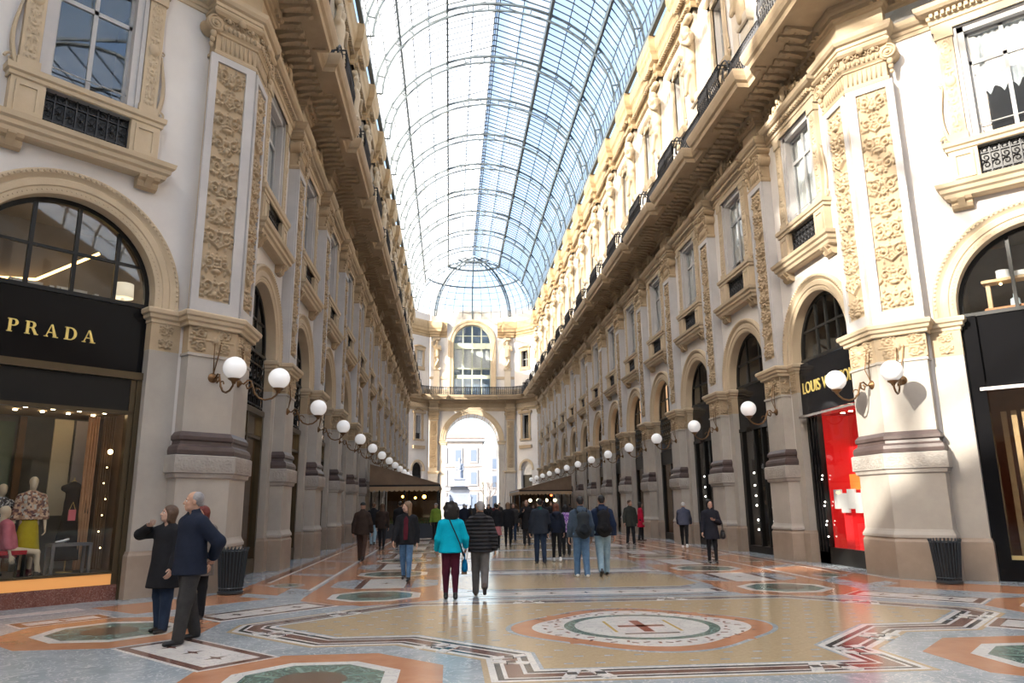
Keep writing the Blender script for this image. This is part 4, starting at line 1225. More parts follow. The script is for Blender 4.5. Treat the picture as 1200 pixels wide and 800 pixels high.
# serif letters P R A D A cut from strokes
def letters(word, h, gap):
    out = []; x = 0
    for ch in word:
        m = MB(); t = .2 * h; s = .07 * h; d0, d1 = 0, .025
        def bx(x0, x1, z0, z1): m.box(x0, x1, d0, d1, z0, z1)
        def bowl(x0, zc, rx, rz, th, a0=-PI / 2, a1=PI / 2, n=14):
            o_ = [(x0 + rx * math.cos(a0 + (a1 - a0) * i / n), zc + rz * math.sin(a0 + (a1 - a0) * i / n)) for i in range(n + 1)]
            i_ = [(x0 + (rx - th) * math.cos(a0 + (a1 - a0) * i / n), zc + (rz - s) * math.sin(a0 + (a1 - a0) * i / n)) for i in range(n + 1)]
            for i in range(n):
                m.prism([o_[i], o_[i + 1], i_[i + 1], i_[i]], d0, d1, 'y')
        def stem(): bx(.08 * h, .08 * h + t, 0, h); bx(0, .16 * h + t, 0, s); bx(0, .08 * h, h - s, h)
        if ch == 'P':
            stem(); bx(.28 * h, .42 * h, h - s, h); bx(.28 * h, .42 * h, .46 * h, .46 * h + s); bowl(.42 * h, .73 * h, .30 * h, .27 * h, t); wd = .74 * h
        elif ch == 'R':
            stem(); bx(.28 * h, .42 * h, h - s, h); bx(.28 * h, .42 * h, .48 * h, .48 * h + s); bowl(.42 * h, .74 * h, .30 * h, .26 * h, t)
            m.prism([(.42 * h, .5 * h), (.66 * h, 0), (.92 * h, 0), (.92 * h, s), (.84 * h, s), (.62 * h, .5 * h)], d0, d1, 'y'); wd = .92 * h
        elif ch == 'D':
            stem(); bx(.28 * h, .42 * h, h - s, h); bx(.28 * h, .42 * h, 0, s); bowl(.42 * h, .5 * h, .46 * h, .5 * h, t); wd = .9 * h
        else:
            m.prism([(.06 * h, 0), (.14 * h, 0), (.46 * h, h), (.40 * h, h)], d0, d1, 'y'); m.prism([(.40 * h, h), (.62 * h, 0), (.86 * h, 0), (.52 * h, h)], d0, d1, 'y')
            bx(.22 * h, .66 * h, .33 * h, .33 * h + s); bx(-.03 * h, .24 * h, 0, s); bx(.56 * h, .95 * h, 0, s); wd = .94 * h
        out.append((m, x)); x += wd + gap
    return out, x - gap
ls, tot = letters('PRADA', .235, .10)
for m, x in ls:
    m.build('letter', GOLD, wpr, False, T(0, -.46, 4.66) @ Matrix.Diagonal((-1, 1, 1, 1)) @ T(x - tot / 2 - .02, 0, 0))

# ------------------------------------------------------------------ floor: inlaid polished marble
def marble(name, c1, c2, vein=None, rough=.17, scale=1.6): return stone(name, c1, c2, rough=rough, scale=scale, bump=0, spec=.5, vein=vein, detail=8)
M_BLUE = marble('bluegrey_marble', (.36, .40, .43), (.25, .29, .32), vein=(.52, .54, .56))
M_ORANGE = marble('orange_marble', (.50, .245, .135), (.40, .18, .095), scale=2.5)
M_TAN = stone('tan_mosaic', (.46, .355, .22), (.38, .285, .17), rough=.19, scale=26, bump=0, spec=.5)
M_WHITE = marble('white_marble', (.68, .66, .62), (.58, .56, .53), vein=(.45, .45, .46))
M_BROWN = stone('brown_mosaic', (.20, .10, .075), (.14, .07, .055), rough=.16, scale=30, bump=0, spec=.5)
M_GREEN = marble('green_marble', (.13, .20, .165), (.08, .14, .115), vein=(.3, .36, .32))
M_BLACK = marble('black_marble', (.03, .034, .036), (.045, .05, .05))
M_RED = marble('red_marble_inlay', (.36, .10, .06), (.28, .07, .045))
M_SPECK = stone('speckled_brown_mosaic', (.22, .15, .10), (.08, .06, .05), rough=.16, scale=40, bump=0, spec=.5)
M_PAVE = stone('street_paving', (.28, .28, .28), (.23, .23, .23), rough=.7, scale=.8, bump=.1)
fl = MB(); fl.box(-30, 30, -30, 89.9, -.3, 0)
floor = fl.build('floor', M_BLUE); tag(floor, 'polished inlaid marble floor of the gallery', 'floor', kind='structure')
def inlay(poly, lev, mat, name='marble_inlay'):
    a = sum(p[0] * q[1] - q[0] * p[1] for p, q in zip(poly, poly[1:] + poly[:1]))
    if a < 0: poly = poly[::-1]
    return MB().prism(poly, 0, .0012 * lev).build(name, mat, floor)
def mir(poly): return [(-x, y) for x, y in poly]
def ngon(c, ap, n=8, rot=None, sx=1):
    r = ap / math.cos(PI / n); rot = PI / n if rot is None else rot
    return [(c[0] + sx * r * math.cos(rot + 2 * PI * i / n), c[1] + r * math.sin(rot + 2 * PI * i / n)) for i in range(n)]
def orect(c, L, W, ang):
    ca, sa = math.cos(ang), math.sin(ang)
    return [(c[0] + x * ca - y * sa, c[1] + x * sa + y * ca) for x, y in ((-L / 2, -W / 2), (L / 2, -W / 2), (L / 2, W / 2), (-L / 2, W / 2))]
def star(c, r, ang=0):
    return [(c[0] + (r if i % 2 == 0 else r * .34) * math.cos(ang + PI * i / 4), c[1] + (r if i % 2 == 0 else r * .34) * math.sin(ang + PI * i / 4)) for i in range(8)]
OCT = []
def octagon(c, ap=1.25, lev=2):
    inlay(ngon(c, ap), lev, M_ORANGE); inlay(ngon(c, ap * .66), lev + 1, M_WHITE)
    inlay(ngon(c, ap * .54), lev + 2, M_GREEN)
    for i in range(4):
        inlay(orect(c, ap * 1.0, .05, PI / 8 + i * PI / 4), lev + 3, marble('pale_green_marble', (.24, .31, .27), (.18, .25, .21)))
    inlay(ngon(c, ap * .27, 20), lev + 4, M_SPECK)
def wrect(c, L, W, ang, lev=3, n=3):
    inlay(orect(c, L, W, ang), lev, M_WHITE); inlay(orect(c, L - .08, W - .08, ang), lev + 1, M_BROWN); inlay(orect(c, L - .32, W - .3, ang), lev + 2, M_WHITE)
    for i in range(n):
        d = (i - (n - 1) / 2) * (L - .5) / n
        inlay(star((c[0] + d * math.cos(ang), c[1] + d * math.sin(ang)), .13, ang), lev + 3, M_BROWN)
# central field with its guilloche border
PO = [(0, 7.33), (2.15, 7.33), (2.15, 8.4), (3.15, 9.42), (4.15, 9.42), (5.42, 10.65), (5.42, 11.2), (3.37, 13.25), (0, 13.25)]
PI_ = [(0, 7.76), (1.65, 7.76), (1.65, 8.62), (2.93, 9.93), (3.95, 9.93), (4.92, 10.9), (4.92, 11.0), (3.14, 12.8), (0, 12.8)]
def ringpoly(q): 
    h = [(a[0] + (b[0] - a[0]) * q, a[1] + (b[1] - a[1]) * q) for a, b in zip(PO, PI_)]
    return h + [(-x, y) for x, y in h[1:-1][::-1]]
for i, (q, m_) in enumerate(((-.12, M_TAN), (0, M_WHITE), (.14, M_BLACK), (.26, M_WHITE), (.34, M_BROWN), (.66, M_WHITE), (.74, M_BLACK), (.88, M_WHITE), (1.02, M_BLUE), (1.1, M_TAN))):
    inlay(ringpoly(q), 2 + i, m_, 'border_inlay')
# knots of the border
def knot(c, ang, lev=13):
    for sx in (-1, 1):
        cc = (c[0] + sx * .14 * math.cos(ang), c[1] + sx * .14 * math.sin(ang))
        inlay(orect(cc, .12, .40, ang + sx * .35), lev, M_WHITE, 'knot_inlay'); inlay(orect(cc, .10, .1, ang), lev + 1, M_BLACK, 'knot_inlay')
for x in (-1.22, 1.22):
    for y, an in ((7.545, 0), (13.025, 0)): knot((x, y), an)
for sx in (-1, 1):
    knot((sx * 2.65, 9.1), sx * PI / 4); knot((sx * 4.8, 10.35), sx * PI / 4); knot((sx * 4.2, 12.1), -sx * PI / 4); knot((sx * 1.9, 8.3), PI / 2)
# small dashes set in the tan mosaic
ds = MB()
for i in range(-15, 16):
    for j in range(14):
        x = .33 * i + (.165 if j % 2 else 0); y = 8.0 + .36 * j
        if math.hypot(x, y - 10.2) < 1.85: continue
        lim = 1.5 if y < 8.6 else (1.5 + (y - 8.6) if y < 9.9 else (3.8 if y < 10.1 else (4.6 if y < 11.2 else 4.6 - (y - 11.2))))
        if abs(x) > lim or y > 12.65: continue
        ds.prism(orect((x, y), .10, .035, 0), 0, .0158)
o = ds.build('mosaic_dashes', M_BLUE, floor); o['kind'] = 'stuff'
# medallion with the city cross
MC = (0, 10.2)
quat = []
for i in range(96):
    t = 2 * PI * i / 96; quat.append((MC[0] + 1.62 * (1 + .07 * math.cos(4 * t)) * math.cos(t), MC[1] + 1.62 * (1 + .07 * math.cos(4 * t)) * math.sin(t)))
sc_ = lambda p, k: [(MC[0] + (x - MC[0]) * k, MC[1] + (y - MC[1]) * k) for x, y in p]
inlay(sc_(quat, 1.04), 13, M_BLUE, 'medallion_inlay'); inlay(quat, 14.4, M_ORANGE, 'medallion_inlay')
for i in range(4): inlay(orect((MC[0] + 1.2 * math.cos(PI / 4 + i * PI / 2), MC[1] + 1.2 * math.sin(PI / 4 + i * PI / 2)), .55, .55, PI / 4 + i * PI / 2 + PI / 4), 14, M_ORANGE, 'medallion_inlay')
inlay(sc_(quat, .84), 15, M_WHITE, 'medallion_inlay')
inlay(ngon(MC, 1.02, 40), 16, M_GREEN, 'medallion_inlay'); inlay(ngon(MC, .88, 40), 17, M_WHITE, 'medallion_inlay')
sw = MB(); r_ = np.random.default_rng(5)
for i in range(60):
    t = 2 * PI * i / 60 + r_.random() * .05; rr = 1.2 + .1 * math.sin(3 * i)
    sw.prism(orect((MC[0] + rr * math.cos(t), MC[1] + rr * math.sin(t)), .09, .035, t + i), 0, .0195)
o = sw.build('medallion_scrolls', M_RED, floor); o['kind'] = 'stuff'
inlay(orect(MC, .62, .13, 0), 18, M_RED, 'cross_inlay'); inlay(orect(MC, .13, .92, 0), 18, M_RED, 'cross_inlay')
for sx in (-1, 1): inlay(orect((sx * .42, 10.2), .04, .9, .0), 18, stone('gold_mosaic', (.5, .36, .12), (.4, .28, .1), rough=.2, scale=30, bump=0), 'shield_outline')
inlay(orect((0, 9.62), .7, .07, 0), 18, M_BROWN, 'shield_outline')
# octagons and framed rectangles round the centre
for sx in (-1, 1):
    octagon((sx * 3.85, 7.65)); octagon((sx * 7.1, 10.95), 1.3)
    wrect((sx * 5.45, 9.22), 2.05, .95, sx * -PI / 4 if sx > 0 else PI * 1.25 - PI / 2 * 0 if False else (-PI / 4 if sx < 0 else PI / 4))
    wrect((sx * 5.42, 12.65), 2.1, .85, PI / 4 if sx < 0 else -PI / 4)
    wrect((sx * 8.25, 12.05), 1.3, .6, PI / 4 * (1 if sx < 0 else -1), n=1)
    inlay([(sx * 5.75, 14.35), (sx * 7.45, 12.65), (sx * 8.5, 13.5), (sx * 7.0, 15.0), (sx * 6.75, 15.6), (sx * 6.75, 17.0), (sx * 5.75, 16.0)], 2, M_ORANGE)
    inlay([(sx * 8.7, 11.2), (sx * 10.6, 9.3), (sx * 11.5, 10.2), (sx * 9.5, 12.2)], 2, M_ORANGE)
    octagon((sx * 3.85, 3.2)); wrect((sx * 3.85, 5.4), 1.9, .85, PI / 2); octagon((sx * 9.6, 8.4), 1.2)
    inlay([(sx * 8.5, 13.3), (sx * 8.75, 13.55), (sx * 12.0, 10.3), (sx * 11.75, 10.05)], 2, M_WHITE)
wrect((0, 6.3), 4.6, .6, 0, n=9)
# floor of the arm
for sx in (-1, 1):
    inlay([(sx * 5.25, 15.6), (sx * 6.75, 17.1), (sx * 6.75, 84), (sx * 5.25, 84)], 1, M_ORANGE)
    inlay([(sx * 2.72, 13.6), (sx * 4.0, 13.0), (sx * 5.18, 14.2), (sx * 5.18, 84), (sx * 2.72, 84)], 1, M_ORANGE)
    inlay([(sx * 6.42, 17.2), (sx * 6.5, 17.2), (sx * 6.5, 84), (sx * 6.42, 84)], 2, M_WHITE); inlay([(sx * 6.52, 17.2), (sx * 6.66, 17.2), (sx * 6.66, 84), (sx * 6.52, 84)], 2, M_BROWN)
    inlay([(sx * 5.25, 15.6), (sx * 5.32, 15.6), (sx * 5.32, 84), (sx * 5.25, 84)], 2, M_WHITE)
    for k in range(15):
        y = 14.4 + 4.5 * k
        octagon((sx * 3.9, y), 1.25)
        c = (sx * 3.88, y + 2.25)
        inlay([(c[0] - 1.1, c[1] - .55), (c[0] - .6, c[1] - 1.0), (c[0] + .6, c[1] - 1.0), (c[0] + 1.1, c[1] - .55), (c[0] + 1.1, c[1] + .55), (c[0] + .6, c[1] + 1.0), (c[0] - .6, c[1] + 1.0), (c[0] - 1.1, c[1] + .55)], 1.5, M_BLUE)
        inlay(orect(c, .85, 1.9, 0), 3, M_WHITE); inlay(orect((c[0] - .5, c[1]), .14, 1.9, 0), 3, M_BROWN); inlay(orect((c[0] + .5, c[1]), .14, 1.9, 0), 3, M_BROWN)
        inlay(star(c, .14, 0), 4, M_BROWN)
        if k < 8:
            inlay(ngon((sx * 5.95, y + 2.2), .4, 16, sx=.9), 3, M_BLUE); inlay(ngon((sx * 5.95, y + 2.2), .3, 16, sx=.9), 4, M_GREEN)
            inlay([(sx * 5.32, y - .4), (sx * 6.42, y + .3), (sx * 6.42, y + .8), (sx * 5.32, y + .1)], 3, M_BLUE)
for k in range(15):
    y = 14.25 + 4.5 * k
    inlay(orect((0, y), 5.2, .5, 0), 3, M_WHITE)
    for x in (-2.5, 2.5): inlay(orect((x, y), .14, .44, 0), 4, M_BROWN)
    for i in range(7): inlay(star((-1.95 + .65 * i, y), .11, 0), 4, M_BROWN)
    h = [(-2.1, y + .85), (2.1, y + .85), (2.55, y + 1.3), (2.55, y + 3.2), (2.1, y + 3.65), (-2.1, y + 3.65), (-2.55, y + 3.2), (-2.55, y + 1.3)]
    inlay(h, 2, M_TAN)
    inlay(orect((0, y + .62), 4.4, .05, 0), 3, M_BROWN); inlay(orect((0, y - .62), 4.4, .05, 0), 3, M_BROWN)

# ------------------------------------------------------------------ glass vault
VA, VB, VZ = 6.7, 5.8, 23.1
D2R = PI / 180
TH1, TH2 = 35 * D2R, 64.6 * D2R
def vp(th, o=0.0): return (-(VA + o) * math.cos(th), VZ + (VB + o) * math.sin(th))
ceiling = empty('ceiling'); tag(ceiling, 'iron and glass barrel vault over the gallery', 'roof', kind='structure')
RIBY = [PIER0 + PITCH_B * k for k in range(NB + 1)]
rb = MB(); n = 34
for i in range(n):
    t0, t1 = PI * i / n, PI * (i + 1) / n
    for o_, w_, h_ in ((0, .12, .09), (-.42, .10, .07)):
        x0, z0 = vp(t0, o_); x1, z1 = vp(t1, o_)
        rb.beam((x0, 0, z0), (x1, 0, z1), w_, h_, (0, 1, 0))
    if i % 2 == 0:
        x0, z0 = vp(t0, 0); x1, z1 = vp(t0, -.42); rb.beam((x0, 0, z0), (x1, 0, z1), .07, .05, (0, 1, 0))
RIB = rb.data('rib', ROOFIRON)
for y in RIBY: inst('rib', RIB, ceiling, T(0, y, 0))
# lantern on top: raised gable
LZ0 = vp(TH2)[1] + .38; LX = -vp(TH2)[0]; LZ1 = LZ0 + .95
y0, y1 = RIBY[0] - .3, RIBY[-1]
for nm, x, z, w_, h_ in (('purlin', *vp(TH1, -.1), .10, .34), ('purlin', *vp(PI - TH1, -.1), .10, .34), ('lantern_kerb', -LX, LZ0 - .25, .12, .5), ('lantern_kerb', LX, LZ0 - .25, .16, .5), ('ridge_beam', -.12, LZ1, .06, .16), ('ridge_beam', .12, LZ1, .06, .16), ('springing_beam', *vp(.01), .2, .3), ('springing_beam', *vp(PI - .01), .2, .3)):
    MB().beam((x, y0, z), (x, y1, z), w_, h_).build(nm, ROOFIRON, ceiling)
for y in RIBY:
    for sg in (-1, 1):
        MB().beam((sg * LX, y, LZ0), (0, y, LZ1), .06, .08, (0, 1, 0)).build('lantern_rafter', ROOFIRON, ceiling)
SEG = [(0, TH1, 3), (TH1, TH2, 3), ('L', 2), ('R', 2), (PI - TH2, PI - TH1, 3), (PI - TH1, PI, 3)]
cols = []          # list of ((x0,z0),(x1,z1))
for sgm in SEG:
    if sgm[0] in ('L', 'R'):
        x0, x1 = (-LX, 0) if sgm[0] == 'L' else (0, LX)
        for i in range(sgm[1]):
            xa, xb = x0 + (x1 - x0) * i / sgm[1], x0 + (x1 - x0) * (i + 1) / sgm[1]
            f_ = lambda x: LZ1 - (LZ1 - LZ0) * abs(x) / LX
            cols.append(((xa, f_(xa)), (xb, f_(xb)), sgm[0]))
    else:
        for i in range(sgm[2]):
            ta, tb = sgm[0] + (sgm[1] - sgm[0]) * i / sgm[2], sgm[0] + (sgm[1] - sgm[0]) * (i + 1) / sgm[2]
            cols.append((vp(ta, .06), vp(tb, .06), 'low' if sgm[0] == 0 or sgm[1] == PI else 'mid'))
ROWS = 9
bars = MB(); rest = MB(); picked = 0
for ci, (pa_, pb_, tg) in enumerate(cols):
    bars.beam((pa_[0], y0, pa_[1]), (pa_[0], y1, pa_[1]), .045, .06)
for k in range(NB):
    for r in range(ROWS):
        ya = RIBY[k] + PITCH_B * r / ROWS; yb = ya + PITCH_B / ROWS
        for pa_, pb_, tg in cols:
            bars.beam((pa_[0], ya, pa_[1]), (pb_[0], ya, pb_[1]), .05, .055, (0, 1, 0))
            q = [(pa_[0], ya, pa_[1]), (pb_[0], ya, pb_[1]), (pb_[0], yb, pb_[1]), (pa_[0], yb, pa_[1])]
            single = (k == 3 and tg == 'low') or k == 4 or (k == 5 and r < 7)
            if single and picked < 298:
                picked += 1; MB().add(q, [(3, 2, 1, 0)]).build('glass_pane', ROOFGLASS, ceiling)
            else: rest.add(q, [(3, 2, 1, 0)])
o = bars.build('glazing_bars', ROOFIRON_L, ceiling); o['kind'] = 'stuff'
# end hip: quarter dome
YD = RIBY[-1]; DY = 85.95 - YD
def dp(az, el, o=0.0):   # az 0..PI from left to right
    return (-(VA + o) * math.cos(az) * math.cos(el), YD + (DY + o * .6) * math.sin(az) * math.cos(el), VZ + .4 + (VB + .1 + o) * math.sin(el))
NA, NE = 18, 12
db = MB()
for i in range(NA):
    for j in range(NE):
        a0, a1 = PI * i / NA, PI * (i + 1) / NA; e0, e1 = PI / 2 * j / NE, PI / 2 * (j + 1) / NE
        rest.add([dp(a0, e0, .05), dp(a1, e0, .05), dp(a1, e1, .05), dp(a0, e1, .05)], [(0, 1, 2, 3)])
        if j < NE - 1: db.beam(dp(a0, e0), dp(a0, e1), .05, .05)
        if j > 0: db.beam(dp(a0, e0), dp(a1, e0), .05 if j % 5 else .12, .05 if j % 5 else .15)
o = db.build('hip_glazing_bars', ROOFIRON_L, ceiling); o['kind'] = 'stuff'
o = rest.build('glass_panes', ROOFGLASS, ceiling); o['kind'] = 'stuff'
for az in (48 * D2R, PI / 2, 132 * D2R):
    hr = MB()
    for j in range(14):
        e0, e1 = PI / 2 * j / 14, PI / 2 * (j + 1) / 14
        hr.beam(dp(az, e0), dp(az, e1), .14, .14)
        if az != PI / 2:
            hr.beam(dp(az, e0, -.4), dp(az, e1, -.4), .1, .08); hr.beam(dp(az, e0), dp(az, e0, -.4), .06, .06)
    hr.build('hip_rib', ROOFIRON, ceiling)
ring_ = MB()
for i in range(16): ring_.beam(dp(PI * i / 16, 62 * D2R, -.1), dp(PI * (i + 1) / 16, 62 * D2R, -.1), .1, .16)
ring_.build('crown_ring', ROOFIRON, ceiling)

# ------------------------------------------------------------------ end wall with the great arch
RA, ZA = 3.1, 8.95; RU, ZU = 2.2, 20.6
we = MB()
def fq(x0, x1, z0, z1): we.add([(x0, YE, z0), (x1, YE, z0), (x1, YE, z1), (x0, YE, z1)], [(0, 1, 2, 3)])
fq(-5.0, -RA, 0, 13); fq(RA, 5.0, 0, 13)
def arcfill(R, zc, ztop, dep, n=30):
    arc = [(-R * math.cos(PI * i / n), zc + R * math.sin(PI * i / n)) for i in range(n + 1)]
    for (u0, z0), (u1, z1) in zip(arc, arc[1:]):
        we.add([(u0, YE, z0), (u1, YE, z1), (u1, YE, ztop), (u0, YE, ztop)], [(0, 1, 2, 3)])
        we.add([(u0, YE, z0), (u1, YE, z1), (u1, YE + dep, z1), (u0, YE + dep, z0)], [(0, 1, 2, 3)])
arcfill(RA, ZA, 13, 4.0)
for sg in (-1, 1): we.add([(sg * RA, YE, 0), (sg * RA, YE + 4, 0), (sg * RA, YE + 4, ZA), (sg * RA, YE, ZA)], [(0, 1, 2, 3)])
fq(-5, 5, 13, 14.2); fq(-5, -RU, 14.2, 23.6); fq(RU, 5, 14.2, 23.6); arcfill(RU, ZU, 23.6, .4); fq(-5, 5, 23.6, 24.6)
for sg in (-1, 1): we.add([(sg * RU, YE, 14.2), (sg * RU, YE + .4, 14.2), (sg * RU, YE + .4, ZU), (sg * RU, YE, ZU)], [(0, 1, 2, 3)])
# outer face, so no light leaks
we.add([(-9, YE + 4, 0), (-RA, YE + 4, 0), (-RA, YE + 4, 22), (-9, YE + 4, 22)], [(0, 1, 2, 3)]); we.add([(RA, YE + 4, 0), (9, YE + 4, 0), (9, YE + 4, 22), (RA, YE + 4, 22)], [(0, 1, 2, 3)])
# diagonal flanks
def flank(sg):
    m = MB(); h = 1.66
    def q(u0, u1, z0, z1): m.add([(u0, 0, z0), (u1, 0, z0), (u1, 0, z1), (u0, 0, z1)], [(0, 3, 2, 1)])
    a_, zc = .8, 5.7
    q(-h, -a_, 0, 7); q(a_, h, 0, 7)
    arc = [(-a_ * math.cos(PI * i / 16), zc + a_ * math.sin(PI * i / 16)) for i in range(17)]
    for (u0, z0), (u1, z1) in zip(arc, arc[1:]):
        m.add([(u0, 0, z0), (u1, 0, z1), (u1, 0, 7), (u0, 0, 7)], [(0, 3, 2, 1)]); m.add([(u0, 0, z0), (u1, 0, z1), (u1, -.4, z1), (u0, -.4, z0)], [(0, 1, 2, 3)])
    for s_ in (-1, 1): m.add([(s_ * a_, 0, 0), (s_ * a_, -.4, 0), (s_ * a_, -.4, zc), (s_ * a_, 0, zc)], [(0, 1, 2, 3)])
    def hole(hh, z0, z1):
        q(-h, -hh, z0, z1); q(hh, h, z0, z1)
        for s_ in (-1, 1): m.add([(s_ * hh, 0, z0), (s_ * hh, -.3, z0), (s_ * hh, -.3, z1), (s_ * hh, 0, z1)], [(0, 1, 2, 3)])
        m.add([(-hh, 0, z1), (hh, 0, z1), (hh, -.3, z1), (-hh, -.3, z1)], [(3, 2, 1, 0)]); m.add([(-hh, 0, z0), (hh, 0, z0), (hh, -.3, z0), (-hh, -.3, z0)], [(3, 2, 1, 0)])
    q(-h, h, 7, 9.1); hole(.45, 9.1, 11.8); q(-h, h, 11.8, 14.2); hole(.4, 14.2, 15.7); q(-h, h, 15.7, 17.5); hole(.5, 17.5, 19.4); q(-h, h, 19.4, 24.6)
    return m
FLM = [frame((sg * 6.175, 84.775), (-sg, -1)) for sg in (1, -1)]
for M in FLM: we.join(flank(1).moved(M))
wall_back = we.build('wall_back', PLASTER); tag(wall_back, 'end wall of the gallery with the great open arch', 'wall', kind='structure')
fbk = MB()
fbk.arcsweep(0, [(1, 0), (1, .01)], n=2)
FE = frame((0, YE), (0, -1))
ar = MB().arcsweep(ZA, [(RA, -4), (RA, .06), (RA + .08, .10), (RA + .3, .10), (RA + .33, .16), (RA + .5, .16), (RA + .55, .22), (RA + .62, .2), (RA + .62, 0)], n=40)
ar.build('great_archivolt', OCHRE_L, wall_back, .5, FE)
for sg in (-1, 1):
    m = MB().box(sg * 3.4 - .32, sg * 3.4 + .32, 0, .12, 0, 8.6); m.build('arch_pier', PIER, wall_back, False, FE)
    m = MB().sweep([(sg * 3.42 - .4, -4), (sg * 3.42 - .4, 0), (sg * 3.42 - .4, .14), (sg * 3.42 + .4, .14), (sg * 3.42 + .4, 0)], [(0, 8.5), (.04, 8.55), (.04, 8.68), (.1, 8.74), (.14, 8.88), (-.3, 8.95)]); m.build('arch_impost', OCHRE_L, wall_back, False, FE)
    m = MB().box(sg * 4.45 - .5, sg * 4.45 + .5, 0, .33, 0, 11.5); m.build('great_pilaster', PIER, wall_back, False, FE)
    m = MB().box(sg * 4.45 - .42, sg * 4.45 + .42, .33, .37, 5.5, 11.3); m.build('pilaster_panel', OCHRE_L, wall_back, False, FE)
    inst('carved_panel', PIERDATA['carved_panel'], wall_back, FE @ T(sg * 4.45, .11, 0)); inst('capital_volutes', PIERDATA['capital_volutes'], wall_back, FE @ T(sg * 4.45, .08, 0)); inst('pilaster_capital', PIERDATA['pilaster_capital'], wall_back, FE @ T(sg * 4.45, .08, 0))
    inst('impost_cornice', PIERDATA['impost_cornice'], wall_back, FE @ T(sg * 4.45, .0, 0) @ Matrix.Diagonal((.9, 1, 1, 1)))
    inst('upper_pilaster', TPL, wall_back, FE @ T(sg * 4.2, .05, 0)); inst('telamon', TEL, wall_back, FE @ T(sg * 4.2, .15, 17.5))
sp = MB().box(-RA - .7, RA + .7, 0, .05, 12.7, 12.85)
for sg in (-1, 1): sp.box(sg * 3.85 - .06, sg * 3.85 + .06, 0, .05, 9.2, 12.85)
sp.build('spandrel_frame', GREYFR, wall_back, False, FE)
MB().arcsweep(ZU, [(RU, -.4), (RU, .05), (RU + .1, .09), (RU + .35, .09), (RU + .4, .16), (RU + .62, .16), (RU + .66, 0)], n=34, ext=ZU - 14.2).build('great_window_archivolt', OCHRE_L, wall_back, .5, FE)
MB().box(-5, -RU - .66, 0, .1, 16.2, 16.5).box(RU + .66, 5, 0, .1, 16.2, 16.5).build('string_course', OCHRE_L, wall_back, False, FE)
gw = window(FE, 'large arched green-framed window above the balcony on the end wall')
f_ = MB().arcsweep(ZU, [(RU - .1, -.34), (RU - .1, -.26), (RU, -.26)], n=30, ext=ZU - 14.2)
for u in (-1.1, 0, 1.1): f_.box(u - .07, u + .07, -.34, -.24, 14.2, ZU + math.sqrt(RU * RU - u * u))
for z0, z1 in ((16.3, 16.75), (17.45, 17.6), (19.9, 20.6), (21.45, 21.52)): f_.box(-RU, RU, -.34, -.22, z0, z1)
f_.build('window_frame', GREENFR, gw)
us_ = [-2.12, -1.1, 0, 1.1, 2.12]
for u0, u1 in zip(us_, us_[1:]):
    for z0, z1 in ((14.2, 16.3), (16.75, 17.45), (17.6, 19.9)): plate(MB(), u0, u1, z0, z1, -.3).build('pane', WINGLASS, gw)
    zt = [(u, ZU + math.sqrt(max(0, 2.12 ** 2 - u * u))) for u in np.linspace(u0, u1, 6)]
    poly = [(u0, 20.6), (u1, 20.6)] + zt[::-1]
    MB().add([(p[0], -.3, p[1]) for p in poly], [tuple(range(len(poly)))[::-1]]).build('pane', WINGLASS, gw)
for u0, u1 in zip(us_, us_[1:]): plate(MB(), u0 + .05, u1 - .05, 17.4, 19.95, -.5).build('blind', CURTAIN, gw)
MB().add([(-2.3, -.9, 14), (2.3, -.9, 14), (2.3, -.9, 23), (-2.3, -.9, 23)], [(0, 1, 2, 3)]).build('room_shell', plain('room_blue', (.12, .17, .24), rough=.9), gw)
